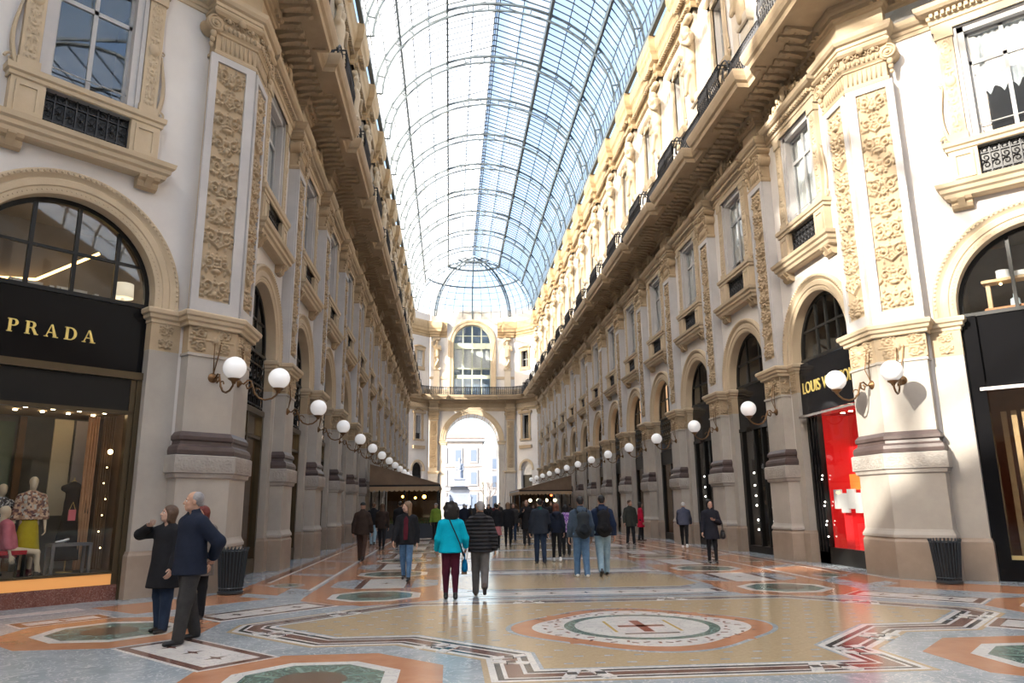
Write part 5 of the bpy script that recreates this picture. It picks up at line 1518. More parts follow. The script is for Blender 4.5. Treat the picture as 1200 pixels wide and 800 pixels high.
for fi, M in enumerate(FLM):
    nm = ('tan-shuttered lunette side', 'dark glazed side')[fi]
    MB().arcsweep(5.7, [(.8, -.4), (.8, .04), (.9, .08), (1.05, .08), (1.1, 0)], n=20, ext=.2).build('flank_archivolt', OCHRE_L, wall_back, .5, M)
    s_ = MB()
    for sg in (-1, 1): s_.box(sg * .6 - .14, sg * .6 + .14, -.02, .1, 8.9, 12.0); s_.box(sg * .62 - .14, sg * .62 + .14, -.02, .08, 17.2, 19.7)
    s_.box(-.95, .95, 0, .25, 12.0, 12.3).box(-.9, .9, 0, .25, 8.0, 8.35).box(-.8, .8, 0, .2, 8.9, 9.1).box(-.8, .8, 0, .12, 19.4, 19.75).box(-.8, .8, 0, .12, 17.1, 17.5)
    for q in range(9): s_.sphere((-.8 + .2 * q, .1, 19.8 + .14 * math.sin(PI * q / 8)), .13, 7, 5); s_.sphere((-.5 + .125 * q, .16, 12.4 + .2 * math.sin(PI * q / 8)), .1, 7, 5)
    s_.build('flank_surround', OCHRE, wall_back, False, M)
    w = window(M, ('narrow corner shop opening with pale glazed lunette beside the great arch', 'narrow corner shop opening with black lunette beside the great arch')[fi])
    MB().box(-.8, .8, -.38, -.34, 0, 5.0).build('shop_panel', BLACKM, w); pl_ = arc_pane(1.0, -.79, .79, 5.0, 6.55, -.36)
    MB().add([(-.8, -.37, 5.0), (.8, -.37, 5.0), (.8, -.37, 6.6), (-.8, -.37, 6.6)], [(0, 3, 2, 1)]).build('lunette_panel', [CURTAIN, BLACK][fi], w)
    if fi == 0: MB().box(-.75, -.2, -.34, -.3, 1.2, 3.6).build('white_poster', plain('poster_white', (.7, .75, .8), rough=.5), w)
    w = window(M, ('tall corner window next to the great arch with the striped building side lit', 'tall corner window next to the great arch above the black lunette')[fi])
    MB().box(-.45, .45, -.3, -.28, 9.1, 9.75).build('apron_grille', BLACKM, w); plate(MB(), -.45, .45, 9.75, 11.8, -.28).build('pane', GREYWOOD if fi else BLACK, w); MB().box(-.03, .03, -.29, -.24, 9.75, 11.8).box(-.45, .45, -.29, -.24, 9.72, 9.8).build('casement_frame', BLACKM, w)
    w = window(M, ('small square upper corner window above the pale lunette', 'small square upper corner window above the black lunette')[fi])
    plate(MB(), -.5, .5, 17.5, 19.4, -.28).build('pane', BLACK if fi == 0 else CURTAIN, w); MB().box(-.03, .03, -.29, -.24, 17.5, 19.4).box(-.5, .5, -.29, -.24, 18.4, 18.46).build('casement_frame', GREYWOOD, w)
    plate(MB(), -.4, .4, 14.2, 15.7, -.28).build('balcony_door', BLACK, w)
# balcony rail round the end
er = MB()
pth = [(6.05, 80.5), (6.05, 83.0), (5.6, 83.7), (4.6, 84.5), (3.4, 84.72), (-3.4, 84.72), (-4.6, 84.5), (-5.6, 83.7), (-6.05, 83.0), (-6.05, 80.5)]
for z, t in ((14.24, .025), (14.45, .02), (14.93, .02), (15.06, .035)): er.tube([(x, y, z) for x, y in pth], t, 4)
for (x0, ya), (x1, yb) in zip(pth, pth[1:]):
    L = math.hypot(x1 - x0, yb - ya); n = max(1, int(L / .16))
    for i in range(n): q = i / n; er.box(x0 + (x1 - x0) * q - .045, x0 + (x1 - x0) * q + .045, ya + (yb - ya) * q - .02, ya + (yb - ya) * q + .02, 14.15, 15.05)
er.build('balcony_railing', IRON, wall_back)

# ------------------------------------------------------------------ the square outside
gnd = MB().box(-120, 120, 89.9, 260, -.3, -.02).build('ground', M_PAVE); tag(gnd, 'sunny paved square beyond the great arch', 'ground', kind='structure')
BLD = stone('pale_facade', (.30, .285, .28), (.26, .245, .24), rough=.8, scale=.5); BLDW = plain('facade_window', (.11, .14, .19), rough=.3); ROOFT = stone('roof_tile', (.30, .20, .16), (.26, .17, .13), scale=2)
bl = empty('palace_building', T(-7.5, 150, 0)); tag(bl, 'pale palace with rows of windows and low tiled roof across the square', 'building')
MB().box(-14, 11.5, 0, 12, 0, 14.6).build('facade', BLD, bl)
MB().box(-14.3, 12.0, -.6, 12, 14.3, 14.9).build('eaves_cornice', BLD, bl); MB().hexa([(-14.4, -.8, 14.9), (12.1, -.8, 14.9), (12.1, 12, 14.9), (-14.4, 12, 14.9), (-10, 4, 16.3), (8, 4, 16.3), (8, 9, 16.3), (-10, 9, 16.3)]).build('roof', ROOFT, bl)
MB().box(-14.1, 11.7, -.25, 0, 4.6, 5.0).box(-14.1, 11.7, -.25, 0, 9.3, 9.6).build('string_course', BLD, bl)
for z0, z1 in ((1.0, 3.8), (5.8, 8.2), (10.3, 12.6)):
    for i in range(8):
        x = -12 + 3.1 * i
        f = MB().box(x - .85, x + .85, -.18, 0, z0 - .3, z1 + .5).build('window', BLD, bl); MB().box(x - .6, x + .6, -.22, -.17, z0, z1).build('pane', BLDW, f)
bl2 = empty('side_palace', T(24, 175, 0)); tag(bl2, 'second cream building set further back across the square', 'building')
MB().box(-18, 14, 0, 12, 0, 15).build('facade', BLD, bl2)
for z0, z1 in ((1.0, 3.8), (5.8, 8.4), (10.0, 12.4)):
    for i in range(9): x = -16 + 3.3 * i; f = MB().box(x - .85, x + .85, -.18, 0, z0 - .3, z1 + .5).build('window', BLD, bl2); MB().box(x - .6, x + .6, -.22, -.17, z0, z1).build('pane', BLDW, f)
MSTONE = stone('monument_marble', (.17, .195, .25), (.14, .165, .21), rough=.6, scale=1.2)  # dark bluish tone puts the monument's shade into the marble colour
mo = empty('monument', T(-.9, 126, 0)); tag(mo, 'pale marble monument with a robed statue on a stepped pedestal', 'monument')
MB().box(-2.4, 2.4, -2.4, 2.4, 0, .8).box(-2.0, 2.0, -2, 2, .8, 1.5).build('steps', MSTONE, mo)
MB().sweep([(-1.5, 1.5), (1.5, 1.5), (1.5, -1.5), (-1.5, -1.5), (-1.5, 1.5)][::-1], [(0, 1.5), (0, 1.7), (-.15, 1.8), (-.15, 4.2), (.1, 4.4), (.15, 4.7), (-1.4, 4.75)]).build('pedestal', MSTONE, mo)
MB().box(-.9, .9, -.9, .9, 4.7, 5.9).box(-1.05, 1.05, -1.05, 1.05, 5.9, 6.15).build('upper_pedestal', MSTONE, mo)
surf([C((0, 0, 6.15), (0, 0, 8.3), .62, .38, k=.1), C((-.35, 0, 8.4), (.35, 0, 8.4), .25, k=.15), C((0, 0, 8.6), (0, 0, 8.9), .14, k=.1), E_((0, -.05, 9.2), (.24, .28, .32), k=.05), C((-.5, 0, 8.4), (-.6, -.2, 7.6), .17, .14, k=.08), C((-.6, -.2, 7.6), (0, -.5, 7.7), .14, .1, k=.08), C((.5, 0, 8.4), (.6, -.1, 7.5), .17, .13, k=.08), C((.6, -.1, 7.5), (.15, -.5, 7.3), .13, .1, k=.08), E_((0, -.2, 8.95), (.14, .18, .28), k=.05)], .07).build('statue', MSTONE, mo, True)
for sx in (-1, 1):
    for sy in (-1, 1):
        surf([C((sx * 1.75, sy * 1.75, 1.5), (sx * 1.75, sy * 1.75, 2.9), .33, .26, k=.1), C((sx * 1.75 - .25, sy * 1.75, 2.9), (sx * 1.75 + .25, sy * 1.75, 2.9), .16, k=.1), E_((sx * 1.75, sy * 1.75, 3.3), (.15, .17, .2), k=.08)], .07).build('corner_figure', MSTONE, mo, True)
BARK = stone('bark', (.10, .08, .065), (.07, .055, .045), scale=6)
def bare_tree(loc, h, seed, label):
    r = random.Random(seed); o = empty('bare_tree', T(*loc)); tag(o, label, 'tree')
    MB().tube([(0, 0, 0), (.05, 0, h * .2), (0, .05, h * .42)], [.14, .11, .09], 7).build('trunk', BARK, o, True)
    def br(m, p, d, L, t, lv):
        q = p + d * L; m.tube([p, (p + q) / 2 + Vector((r.uniform(-.05, .05), 0, .05)), q], [t, t * .8, t * .6], 5, cap=False)
        if lv > 0:
            for _ in range(3):
                a_ = Vector((r.uniform(-1, 1), r.uniform(-1, 1), r.uniform(.2, 1))).normalized(); br(m, q, (d * .8 + a_ * .7).normalized(), L * .68, t * .6, lv - 1)
    for i in range(5):
        m = MB(); an = i * 2 * PI / 5
        br(m, Vector((0, .05, h * .4)), Vector((math.cos(an) * .7, math.sin(an) * .7, .8)).normalized(), h * .24, .055, 3); m.build('branch', BARK, o)
bare_tree((3.2, 112, 0), 5.6, 3, 'small leafless tree right of the marble monument')
bare_tree((-6.5, 118, 0), 5.2, 4, 'small leafless tree left of the marble monument')
for x, y, lab in ((4.1, 104, 'curved grey street lamp in the square beside the leafless tree'), (8.5, 120, 'curved grey street lamp standing before the second cream building')):
    o = empty('street_lamp', T(x, y, 0)); tag(o, lab, 'street lamp')
    MB().tube([(0, 0, 0), (0, 0, 3.6), (.15, 0, 4.3), (.6, 0, 4.7), (1.0, 0, 4.6)], [.09, .06, .05, .045, .04], 8).build('pole', ROOFIRON, o, True)
    MB().lathe([(.05, 4.62), (.22, 4.5), (.25, 4.4), (.05, 4.36)], (1.0, 0, 0), 12).build('lamp_head', ROOFIRON, o, True)

# ------------------------------------------------------------------ globe lamps on the piers
def lamp_parts():
    d = []
    m = MB(); lathe_y(m, 0, 4.2, [(.10, .0), (.10, .02), (.06, .05), (.03, .08)], 14); d.append(('rosette', m.data('rosette', BRONZE, .6)))
    m = MB(); pts = []; v0 = .04
    path = [(v0, 4.2), (.12, 4.18), (.2, 4.26), (.28, 4.24), (.27, 4.12), (.2, 4.08), (.17, 4.16), (.22, 4.2)]
    m.tube([(0, v, z) for v, z in path], .02, 6)
    path = [(.27, 4.24), (.32, 4.1), (.36, 3.98), (.45, 3.88), (.58, 3.84), (.72, 3.87), (.82, 3.95), (.85, 4.03)]
    m.tube([(0, v, z) for v, z in path], .022, 6); spiral_pts = [(0, .40 + .07 * math.cos(t), 4.02 + .07 * math.sin(t)) for t in np.linspace(0, 5, 14)]
    m.tube(spiral_pts, .014, 5); d.append(('bracket_arm', m.data('bracket_arm', BRONZE, True)))
    m = MB().lathe([(.03, 3.98), (.05, 4.03), (.11, 4.07), (.12, 4.09), (.05, 4.10)], (0, .85, 0), 14); d.append(('globe_collar', m.data('globe_collar', BRONZE, .6)))
    m = MB().tube([(.0, .03, 4.28), (-.05, .06, 4.6), (-.12, .04, 4.98)], .012, 5).tube([(.0, .03, 4.28), (.05, .1, 4.55), (.02, .03, 5.0)], .012, 5); d.append(('stay_rod', m.data('stay_rod', BRONZE)))
    m = MB().sphere((0, .85, 4.30), .225, 24, 16); d.append(('globe', m.data('globe', GLOBE, True)))
    return d
LAMP = lamp_parts()
def globe_lamp(M, label, group):
    o = empty('globe_lamp', M); tag(o, label, 'wall lamp', group)
    for n_, me in LAMP: inst(n_, me, o)
PN = {'R': 'pier beside the red shop window side', 'L': 'pier on the mannequin display side'}
for k in range(1, NB + 1):
    y = PIER0 + PITCH_B * k
    globe_lamp(RIGHT(y) @ T(-.15, .30, 0), 'white globe lamp on bronze bracket, ' + ORD[k - 1] + ' pier from corner, red shop side', 'globe lamps along the red shop side')
    globe_lamp(LEFT(y) @ T(.35, .30, 0), 'white globe lamp on bronze bracket, ' + ORD[k - 1] + ' pier from corner, mannequin shop side', 'globe lamps along the mannequin display side')
globe_lamp(RIGHT(15.9) @ T(0, .30, 0), 'white globe lamp in front of the gold lettering on the black fascia', 'globe lamps on the octagon corners')
globe_lamp(DIAG(1, .5) @ T(0, .30, 0), 'white globe lamp casting its shadow on the sunlit corner pier', 'globe lamps on the octagon corners')
globe_lamp(LEFT(15.9) @ T(0, .30, 0), 'white globe lamp on the gallery face of the corner pier above the litter bin', 'globe lamps on the octagon corners')
globe_lamp(DIAG(-1, .5) @ T(0, .30, 0), 'white globe lamp on the corner pier next to the gold-lettered black fascia', 'globe lamps on the octagon corners')

# ------------------------------------------------------------------ litter bins
BINM = plain('bin_steel', (.045, .055, .065), rough=.4, metallic=.4)
def litter_bin(x, y, label):
    o = empty('litter_bin', T(x, y, 0)); tag(o, label, 'litter bin')
    MB().lathe([(.20, .0), (.24, .02), (.24, .06), (.20, .08)], n=24).build('base', BINM, o)
    MB().lathe([(.195, .08), (.245, .80), (.235, .80), (.19, .1)], n=24).build('liner', plain('bin_liner', (.015, .016, .018), rough=.6), o)
    for i in range(26):
        a_ = 2 * PI * i / 26; c, s_ = math.cos(a_), math.sin(a_)
        MB().tube([(.205 * c, .205 * s_, .06), (.265 * c, .265 * s_, .78), (.29 * c, .29 * s_, .86)], .014, 4).build('slat', BINM, o)
    m = MB(); 
    for r, z in ((.215, .12), (.27, .80)): m.tube([(r * math.cos(t), r * math.sin(t), z) for t in np.linspace(0, 2 * PI, 25)], .014, 5, cap=False)
    m.build('hoop', BINM, o)
litter_bin(-6.72, 15.2, 'dark slatted litter bin behind the standing couple')
litter_bin(7.30, 14.45, 'dark slatted litter bin against the sunlit corner pier')

# ------------------------------------------------------------------ cafe pavilions
AWN = stone('brown_awning', (.22, .15, .10), (.17, .115, .08), rough=.8, scale=2); VAL = stone('tan_valance', (.42, .30, .19), (.36, .25, .15), rough=.8, scale=3)
LEAF = stone('shrub_leaf', (.05, .085, .02), (.025, .05, .012), rough=.6, scale=12)
YEL = plain('yellow_lamp', (1, .7, .2), emit=(1.0, .55, .10), es=6.0); CREAML = plain('cream_globe', (1, .95, .8), emit=(1.0, .88, .55), es=2.5)
def pavilion(sg, yf, xin, L, label, lamps):
    o = empty('cafe_pavilion', T(0, yf, 0)); tag(o, label, 'pavilion')
    xo = sg * 6.75; xi = sg * xin
    xs = sorted((xo, xi))
    # roof: slopes down from the wall
    zi, zo = 2.72, 3.75
    q = [(xo, -.15, zo), (xi, -.15, zi), (xi, L, zi), (xo, L, zo)]
    q = q if sg < 0 else q[::-1]
    MB().hexa(q + [(x, y, z + .06) for x, y, z in q]).build('roof', AWN, o)
    MB().hexa([(xs[0], -.12, 2.6), (xs[1], -.12, 2.6), (xs[1], -.08, 2.6), (xs[0], -.08, 2.6), (xs[0], -.12, zo if sg < 0 else zi), (xs[1], -.12, zi if sg < 0 else zo), (xs[1], -.08, zi if sg < 0 else zo), (xs[0], -.08, zo if sg < 0 else zi)]).build('gable', AWN, o)
    def scall(p0, p1, n):
        m = MB()
        for i in range(n):
            for j in range(6):
                a0 = i + j / 6; a1 = i + (j + 1) / 6
                f_ = lambda a_: (p0[0] + (p1[0] - p0[0]) * a_ / n, p0[1] + (p1[1] - p0[1]) * a_ / n)
                zb = lambda a_: 2.46 - .10 * math.sin(PI * (a_ % 1 if a_ % 1 or a_ == i else 1))
                A_, B_ = f_(a0), f_(a1); za, zb_ = 2.46 - .10 * math.sin(PI * j / 6), 2.46 - .10 * math.sin(PI * (j + 1) / 6)
                m.add([(*A_, za), (*B_, zb_), (*B_, 2.64), (*A_, 2.64)], [(0, 1, 2, 3)])
        return m
    scall((xs[0], -.16), (xs[1], -.16), 14).build('valance', VAL, o); scall((xi, -.16), (xi, L), int(L / .28)).build('valance', VAL, o)
    MB().box(xs[0], xs[1], -.18, -.12, 2.63, 2.72).box(min(xi, xi + .06), max(xi, xi + .06), -.15, L, 2.63, 2.72).build('roof_edge', BLACKM, o)
    for x in (xi - sg * -.08, (xi + xo) / 2, xo - sg * .1):
        for y in (0.0, L * .5, L - .1): MB().box(x - .04, x + .04, y - .04, y + .04, 0, 2.68).build('post', BLACKM, o)
    for x0, x1 in ((xs[0] + .15, (xs[0] + xs[1]) / 2 - .05), ((xs[0] + xs[1]) / 2 + .05, xs[1] - .15)):
        plate(MB(), x0, x1, .95, 1.9, .0).build('glass_screen', SHOPGLASS, o)
    MB().box(xs[0] + .2, xs[1] - .2, L - .2, L - .1, 0, 2.6).build('back_partition', WALNUT, o)
    for (x, y, z, r, m_) in lamps: (MB().sphere((x, y, z), r, 10, 8).build('pendant_lamp', m_, o, True), MB().tube([(x, y, z + r), (x, y, 2.75)], .012, 4).build('lamp_cord', BLACKM, o))
    # planters in front
    for i in range(2):
        x0 = xs[0] + .15 + i * (xs[1] - xs[0] - .3) / 2; x1 = x0 + (xs[1] - xs[0] - .3) / 2 - .08
        pb = empty('planter_box', T((x0 + x1) / 2, yf - .45, 0)); tag(pb, 'dark planter box with shrubs, %s half of the awning pavilion %s' % (('wall-side', 'aisle-side')[(i == 0) != (sg < 0)], 'with %s' % label.split('with ')[1]), 'planter')
        h = (x1 - x0) / 2
        MB().box(-h, h, -.2, .2, .0, .72).box(-h - .02, h + .02, -.22, .22, .68, .74).build('box', plain('planter_paint', (.03, .035, .045), rough=.5), pb)
        m = MB(); r = random.Random(i + int(yf))
        for _ in range(420):
            c = Vector((r.uniform(-h, h), r.uniform(-.18, .18), .72 + abs(r.gauss(0, .13)))); d = Vector((r.uniform(-1, 1), r.uniform(-1, 1), r.uniform(-.2, 1))).normalized(); e = d.orthogonal().normalized()
            m.add([c - e * .02, c + d * .06, c + e * .02, c - d * .02], [(0, 1, 2, 3)])
        q_ = m.build('foliage', LEAF, pb); q_['kind'] = 'stuff'
    # tables inside
    for i in range(3):
        tb = empty('cafe_table', T((xs[0] + xs[1]) / 2 + (-.9, .9, -.6)[i], yf + 1.2 + 1.8 * i, 0)); tag(tb, 'small round cafe table, %s row in the pavilion with %s' % (ORD[i], label.split('with ')[1]), 'table')
        MB().lathe([(.36, .72), (.38, .74), (.36, .75)], n=18).build('tabletop', MATS['walnut_panel'], tb); MB().lathe([(.2, 0), (.2, .02), (.03, .05), (.03, .72)], n=10).build('pedestal', IRON, tb)
pavilion(-1, 40.0, 3.1, 9, 'brown awning cafe pavilion on the mannequin display side with yellow lamps', [(-3.9, .4, 2.1, .10, YEL), (-5.2, 3.0, 2.15, .07, YEL), (-4.6, 5.5, 2.1, .07, YEL)])
pavilion(1, 57.0, 2.7, 9, 'brown awning cafe pavilion on the red shop side with cream globes', [(3.6, .3, 1.95, .13, CREAML), (4.2, .3, 1.95, .13, CREAML), (4.85, .3, 1.95, .13, CREAML), (5.5, .3, 1.95, .13, CREAML), (5.35, 1.2, 2.35, .09, plain('red_lamp', (1, .2, .05), emit=(1, .12, .03), es=5.0))])

# ------------------------------------------------------------------ rest of the octagon (behind the camera) and its dome
OY = -2.4
rear = MB()
def wq(p, q, z1=23.3): rear.add([(*p, 0), (*q, 0), (*q, z1), (*p, z1)], [(0, 1, 2, 3)])
ends = []
for sg in (-1, 1):
    wq((sg * 18, 4.6), (sg * 62, 4.6)); wq((sg * 18, -9.4), (sg * 62, -9.4)); wq((sg * 62, 4.6), (sg * 62, -9.4), 16)
    wq((sg * 18, -9.4), (sg * 7, -20.4)); wq((sg * 7, -20.4), (sg * 7, -64))
wq((-7, -64), (7, -64), 16)
wall_front = rear.build('wall_front', stone('rear_plaster', (.60, .52, .42), (.50, .43, .34), rough=.8, scale=.5)); tag(wall_front, 'plain stuccoed walls of the octagon and side arms behind the viewer', 'wall', kind='structure')
for sg in (-1, 1):
    pth = [(sg * 62, 4.6), (sg * 18, 4.6)]; pth2 = [(sg * 7, -64), (sg * 7, -20.4), (sg * 18, -9.4), (sg * 62, -9.4)]
    if sg > 0: pth = pth[::-1]; pth2 = pth2[::-1]
    for p_ in (pth[::-1], pth2[::-1]):
        for nm, prof in (('balcony_slab', [(0, 13.4), (.2, 13.6), (1.3, 13.75), (1.35, 14.1), (0, 14.15)]), ('upper_cornice', [(0, 21), (.2, 21.5), (.6, 22), (.7, 22.8), (0, 23.1)]), ('impost_course', [(0, 5.2), (.15, 5.3), (.15, 5.5), (0, 5.55)])):
            MB().sweep(p_, prof).build(nm, OCHRE, wall_front)
    for k in range(3):
        for (cx_, cy_2, nx, ny) in ((sg * (22 + 5 * k), 4.6, 0, -1), (sg * (22 + 5 * k), -9.4, 0, 1), (sg * (15.8 - 3.3 * k), -11.6 - 3.3 * k, -sg, 1), (sg * 7, -24 - 5 * k, -sg, 0)):
            M = frame((cx_, cy_2), (nx, ny))
            m = MB(); m.box(-1.3, 1.3, .02, .06, 0, 5.5); m.box(-.7, .7, .02, .06, 9.5, 12.0); m.box(-.5, .5, .02, .06, 17.4, 20)
            m.build('dark_opening', BLACK, wall_front, False, M)
# side and rear vaults, dome: ribs and glass
vs_ = MB(); vb_ = MB()
def vault(M, y0, y1, step=4.94):
    n = 14; g = MB(); b = MB()
    for i in range(n):
        (x0, z0), (x1, z1) = vp(PI * i / n), vp(PI * (i + 1) / n)
        g.add([(x0, y0, z0), (x1, y0, z1), (x1, y1, z1), (x0, y1, z0)], [(3, 2, 1, 0)]); b.beam((x0, y0, z0), (x0, y1, z0), .08, .08)
        y = y0
        while y <= y1: b.beam((x0, y, z0), (x1, y, z1), .12, .3, (0, 1, 0)); y += step
    vs_.join(g.moved(M)); vb_.join(b.moved(M))
vault(T(0, OY, 0) @ RZ(PI / 2), 18, 62); vault(T(0, OY, 0) @ RZ(-PI / 2), 18, 62); vault(T(0, OY, 0) @ RZ(PI), 18, 62)
ocs = [(7, 18), (18, 7), (18, -7), (7, -18), (-7, -18), (-18, -7), (-18, 7), (-7, 18)]
for (x0, ya), (x1, yb) in zip(ocs, ocs[1:] + ocs[:1]):
    for j in range(8):
        e0, e1 = PI / 2 * j / 8, PI / 2 * (j + 1) / 8
        f_ = lambda x, y, e: (x * math.cos(e), OY + y * math.cos(e), 29.2 + 14 * math.sin(e))
        q = [f_(x0, ya, e0), f_(x1, yb, e0), f_(x1, yb, e1), f_(x0, ya, e1)]
        vs_.add(q, [(0, 1, 2, 3)]); vb_.beam(q[0], q[3], .25, .3); vb_.beam(q[0], q[1], .12, .15)
        for t in (.2, .4, .6, .8):
            a_ = [q[0][i] + (q[1][i] - q[0][i]) * t for i in range(3)]; b_ = [q[3][i] + (q[2][i] - q[3][i]) * t for i in range(3)]; vb_.beam(a_, b_, .06, .08)
ce2 = vb_.build('ceiling_octagon', ROOFIRON); tag(ce2, 'iron framed glass dome over the octagon and its side vaults', 'roof', kind='structure')
o = vs_.build('glass_panes', ROOFGLASS, ce2); o['kind'] = 'stuff'
# drum between wall tops and dome: lunette walls over the diagonal faces
dr = MB()
for p, q in (((7, 15.6), (18, 4.6)), ((18, -9.4), (7, -20.4)), ((-7, 15.6), (-18, 4.6)), ((-18, -9.4), (-7, -20.4))):
    dr.add([(*p, 23.0), (*q, 23.0), (*q, 29.3), (*p, 29.3)], [(0, 1, 2, 3)])
o = dr.build('octagon_lunette_wall', PLASTER, wall_front)

# ------------------------------------------------------------------ people
SKIN = plain('skin', (.42, .245, .17), rough=.5, spec=.3); SKIN_P = plain('skin_pale', (.48, .30, .225), rough=.5, spec=.3)
EYEW = plain('eye_white', (.7, .7, .68), rough=.2); EYED = plain('eye_dark', (.02, .015, .01), rough=.1); LIP = plain('lips', (.42, .17, .14), rough=.4)
head_p = [E_((0, -.012, .03), (.075, .097, .09)), E_((0, .022, -.032), (.06, .07, .085), k=.02), C((-.03, .04, -.085), (.03, .04, -.085), .03, k=.03), C((0, .065, -.1), (0, .066, -.09), .02, k=.02),
          C((0, .088, .008), (0, .108, -.03), .009, .014, k=.008), C((-.014, .094, -.035), (.014, .094, -.035), .010, k=.008), C((-.038, .076, .022), (.038, .076, .022), .013, k=.012),
          C((-.04, .06, -.03), (-.03, .065, -.04), .022, k=.02), C((.04, .06, -.03), (.03, .065, -.04), .022, k=.02), C((-.018, .087, -.064), (.018, .087, -.064), .009, k=.006), C((-.016, .086, -.074), (.016, .086, -.074), .009, k=.006),
          E_((-.075, -.008, -.012), (.011, .022, .032), k=.006), E_((.075, -.008, -.012), (.011, .022, .032), k=.006), C((0, -.02, -.08), (0, -.035, -.19), .055, .06, k=.03),
          C((-.03, .1, .003), (-.03, .1, .003), .014, op='-'), C((.03, .1, .003), (.03, .1, .003), .014, op='-')]
HEAD = surf(head_p, .0075)
for sx in (-1, 1):
    HEAD.sphere((sx * .03, .0765, .003), .013, 10, 8, mi=1); HEAD.sphere((sx * .03, .0845, .003), .0065, 8, 6, mi=2)
    HEAD.tube([(sx * .045, .083, .024), (sx * .03, .09, .028), (sx * .015, .091, .024)], .004, 5, mi=2)
HEAD.tube([(-.022, .0905, -.068), (0, .0965, -.067), (.022, .0905, -.068)], [.004, .0055, .004], 5, mi=3)
MHEAD = surf([E_((0, -.012, .03), (.075, .095, .09)), E_((0, .02, -.03), (.06, .07, .085), k=.02), C((0, -.02, -.08), (0, -.03, -.19), .05, k=.03)], .012)
def hand_mesh():
    """wrist at origin, fingers towards -z, palm facing -x, thumb towards +y"""
    p = [C((0, 0, .02), (0, 0, -.02), .024, .024, (.8, 1, 1), k=.01), C((0, -.022, -.045), (0, -.026, -.085), .016, .014, (.8, 1, 1), k=.015), C((0, 0, -.04), (0, 0, -.09), .017, .014, (.8, 1, 1), k=.015), C((0, .022, -.045), (0, .024, -.085), .016, .014, (.8, 1, 1), k=.015)]
    for y, L in ((-.033, .058), (-.011, .072), (.011, .078), (.032, .07)):
        a = np.array((0, y, -.09)); b = a + (-.008, y * .1, -L * .42); c = b + (-.018, 0, -L * .33); d = c + (-.02, 0, -L * .2)
        p += [C(tuple(a), tuple(b), .0092, .0088, k=.004), C(tuple(b), tuple(c), .0086, .008, k=.003), C(tuple(c), tuple(d), .008, .0068, k=.003)]
    p += [C((-.004, .026, -.03), (-.012, .05, -.06), .013, .011, k=.008), C((-.012, .05, -.06), (-.018, .056, -.088), .0105, .0085, k=.003)]
    return surf(p, .0058)
HAND = hand_mesh()
HAIR = {}
def hair_mesh(kind):
    if kind in HAIR: return HAIR[kind]
    face = E_((0, .105, -.035), (.068, .075, .105), op='-')
    base = [E_((0, -.018, .04), (.084, .103, .088))]
    cut = dict(f=lambda P: -.055 - P[..., 2], op='x', k=0)
    if kind == 'short': p = base + [C((0, -.07, -.02), (0, -.075, -.05), .05, k=.03), face, cut]
    elif kind == 'balding': p = [E_((0, -.03, .0), (.085, .092, .06)), E_((0, -.06, .03), (.07, .06, .07), k=.02), E_((0, .1, -.02), (.09, .085, .2), op='-'), dict(f=lambda P: -.06 - P[..., 2], op='x', k=0)]
    elif kind == 'receding': p = [E_((0, -.03, .035), (.083, .092, .086)), C((0, -.07, -.02), (0, -.072, -.05), .05, k=.03), E_((0, .105, .02), (.078, .09, .14), op='-'), cut]
    elif kind == 'long': p = base + [C((0, -.055, .02), (0, -.075, -.26), .085, .075, (1.15, .6, 1), k=.04), C((-.065, -.02, .0), (-.075, -.02, -.2), .035, .03, k=.03), C((.065, -.02, .0), (.075, -.02, -.2), .035, .03, k=.03), face]
    elif kind == 'bob': p = base + [C((0, -.05, .0), (0, -.05, -.11), .095, .085, (1.05, .75, 1), k=.04), C((-.072, -.0, .0), (-.072, .005, -.1), .032, .03, k=.03), C((.072, -.0, .0), (.072, .005, -.1), .032, .03, k=.03), face]
    elif kind == 'curly': p = [E_((0, -.03, .03), (.13, .13, .13)), E_((0, -.05, -.09), (.15, .11, .13), k=.05)] + [E_((.11 * math.cos(t), -.04 + .05 * math.sin(t * 3), .02 + .11 * math.sin(t)), (.05, .06, .05), k=.02) for t in np.linspace(0, 6, 9)] + [E_((0, .13, -.03), (.075, .09, .12), op='-')]
    elif kind == 'cap': p = [E_((0, -.012, .05), (.088, .106, .085)), dict(f=lambda P: .03 - P[..., 2], op='x', k=0)]
    HAIR[kind] = surf(p, .011)
    return HAIR[kind]

PW = {}
def aim(d, fwd):
    """matrix whose -z runs along d and whose y leans towards fwd"""
    z = -Vector(d).normalized(); y = Vector(fwd) - z * Vector(fwd).dot(z)
    if y.length < 1e-3: y = Vector((1, 0, 0)) - z * z.x
    y.normalize(); x = y.cross(z)
    return Matrix(((x.x, y.x, z.x), (x.y, y.y, z.y), (x.z, y.z, z.z))).to_4x4()

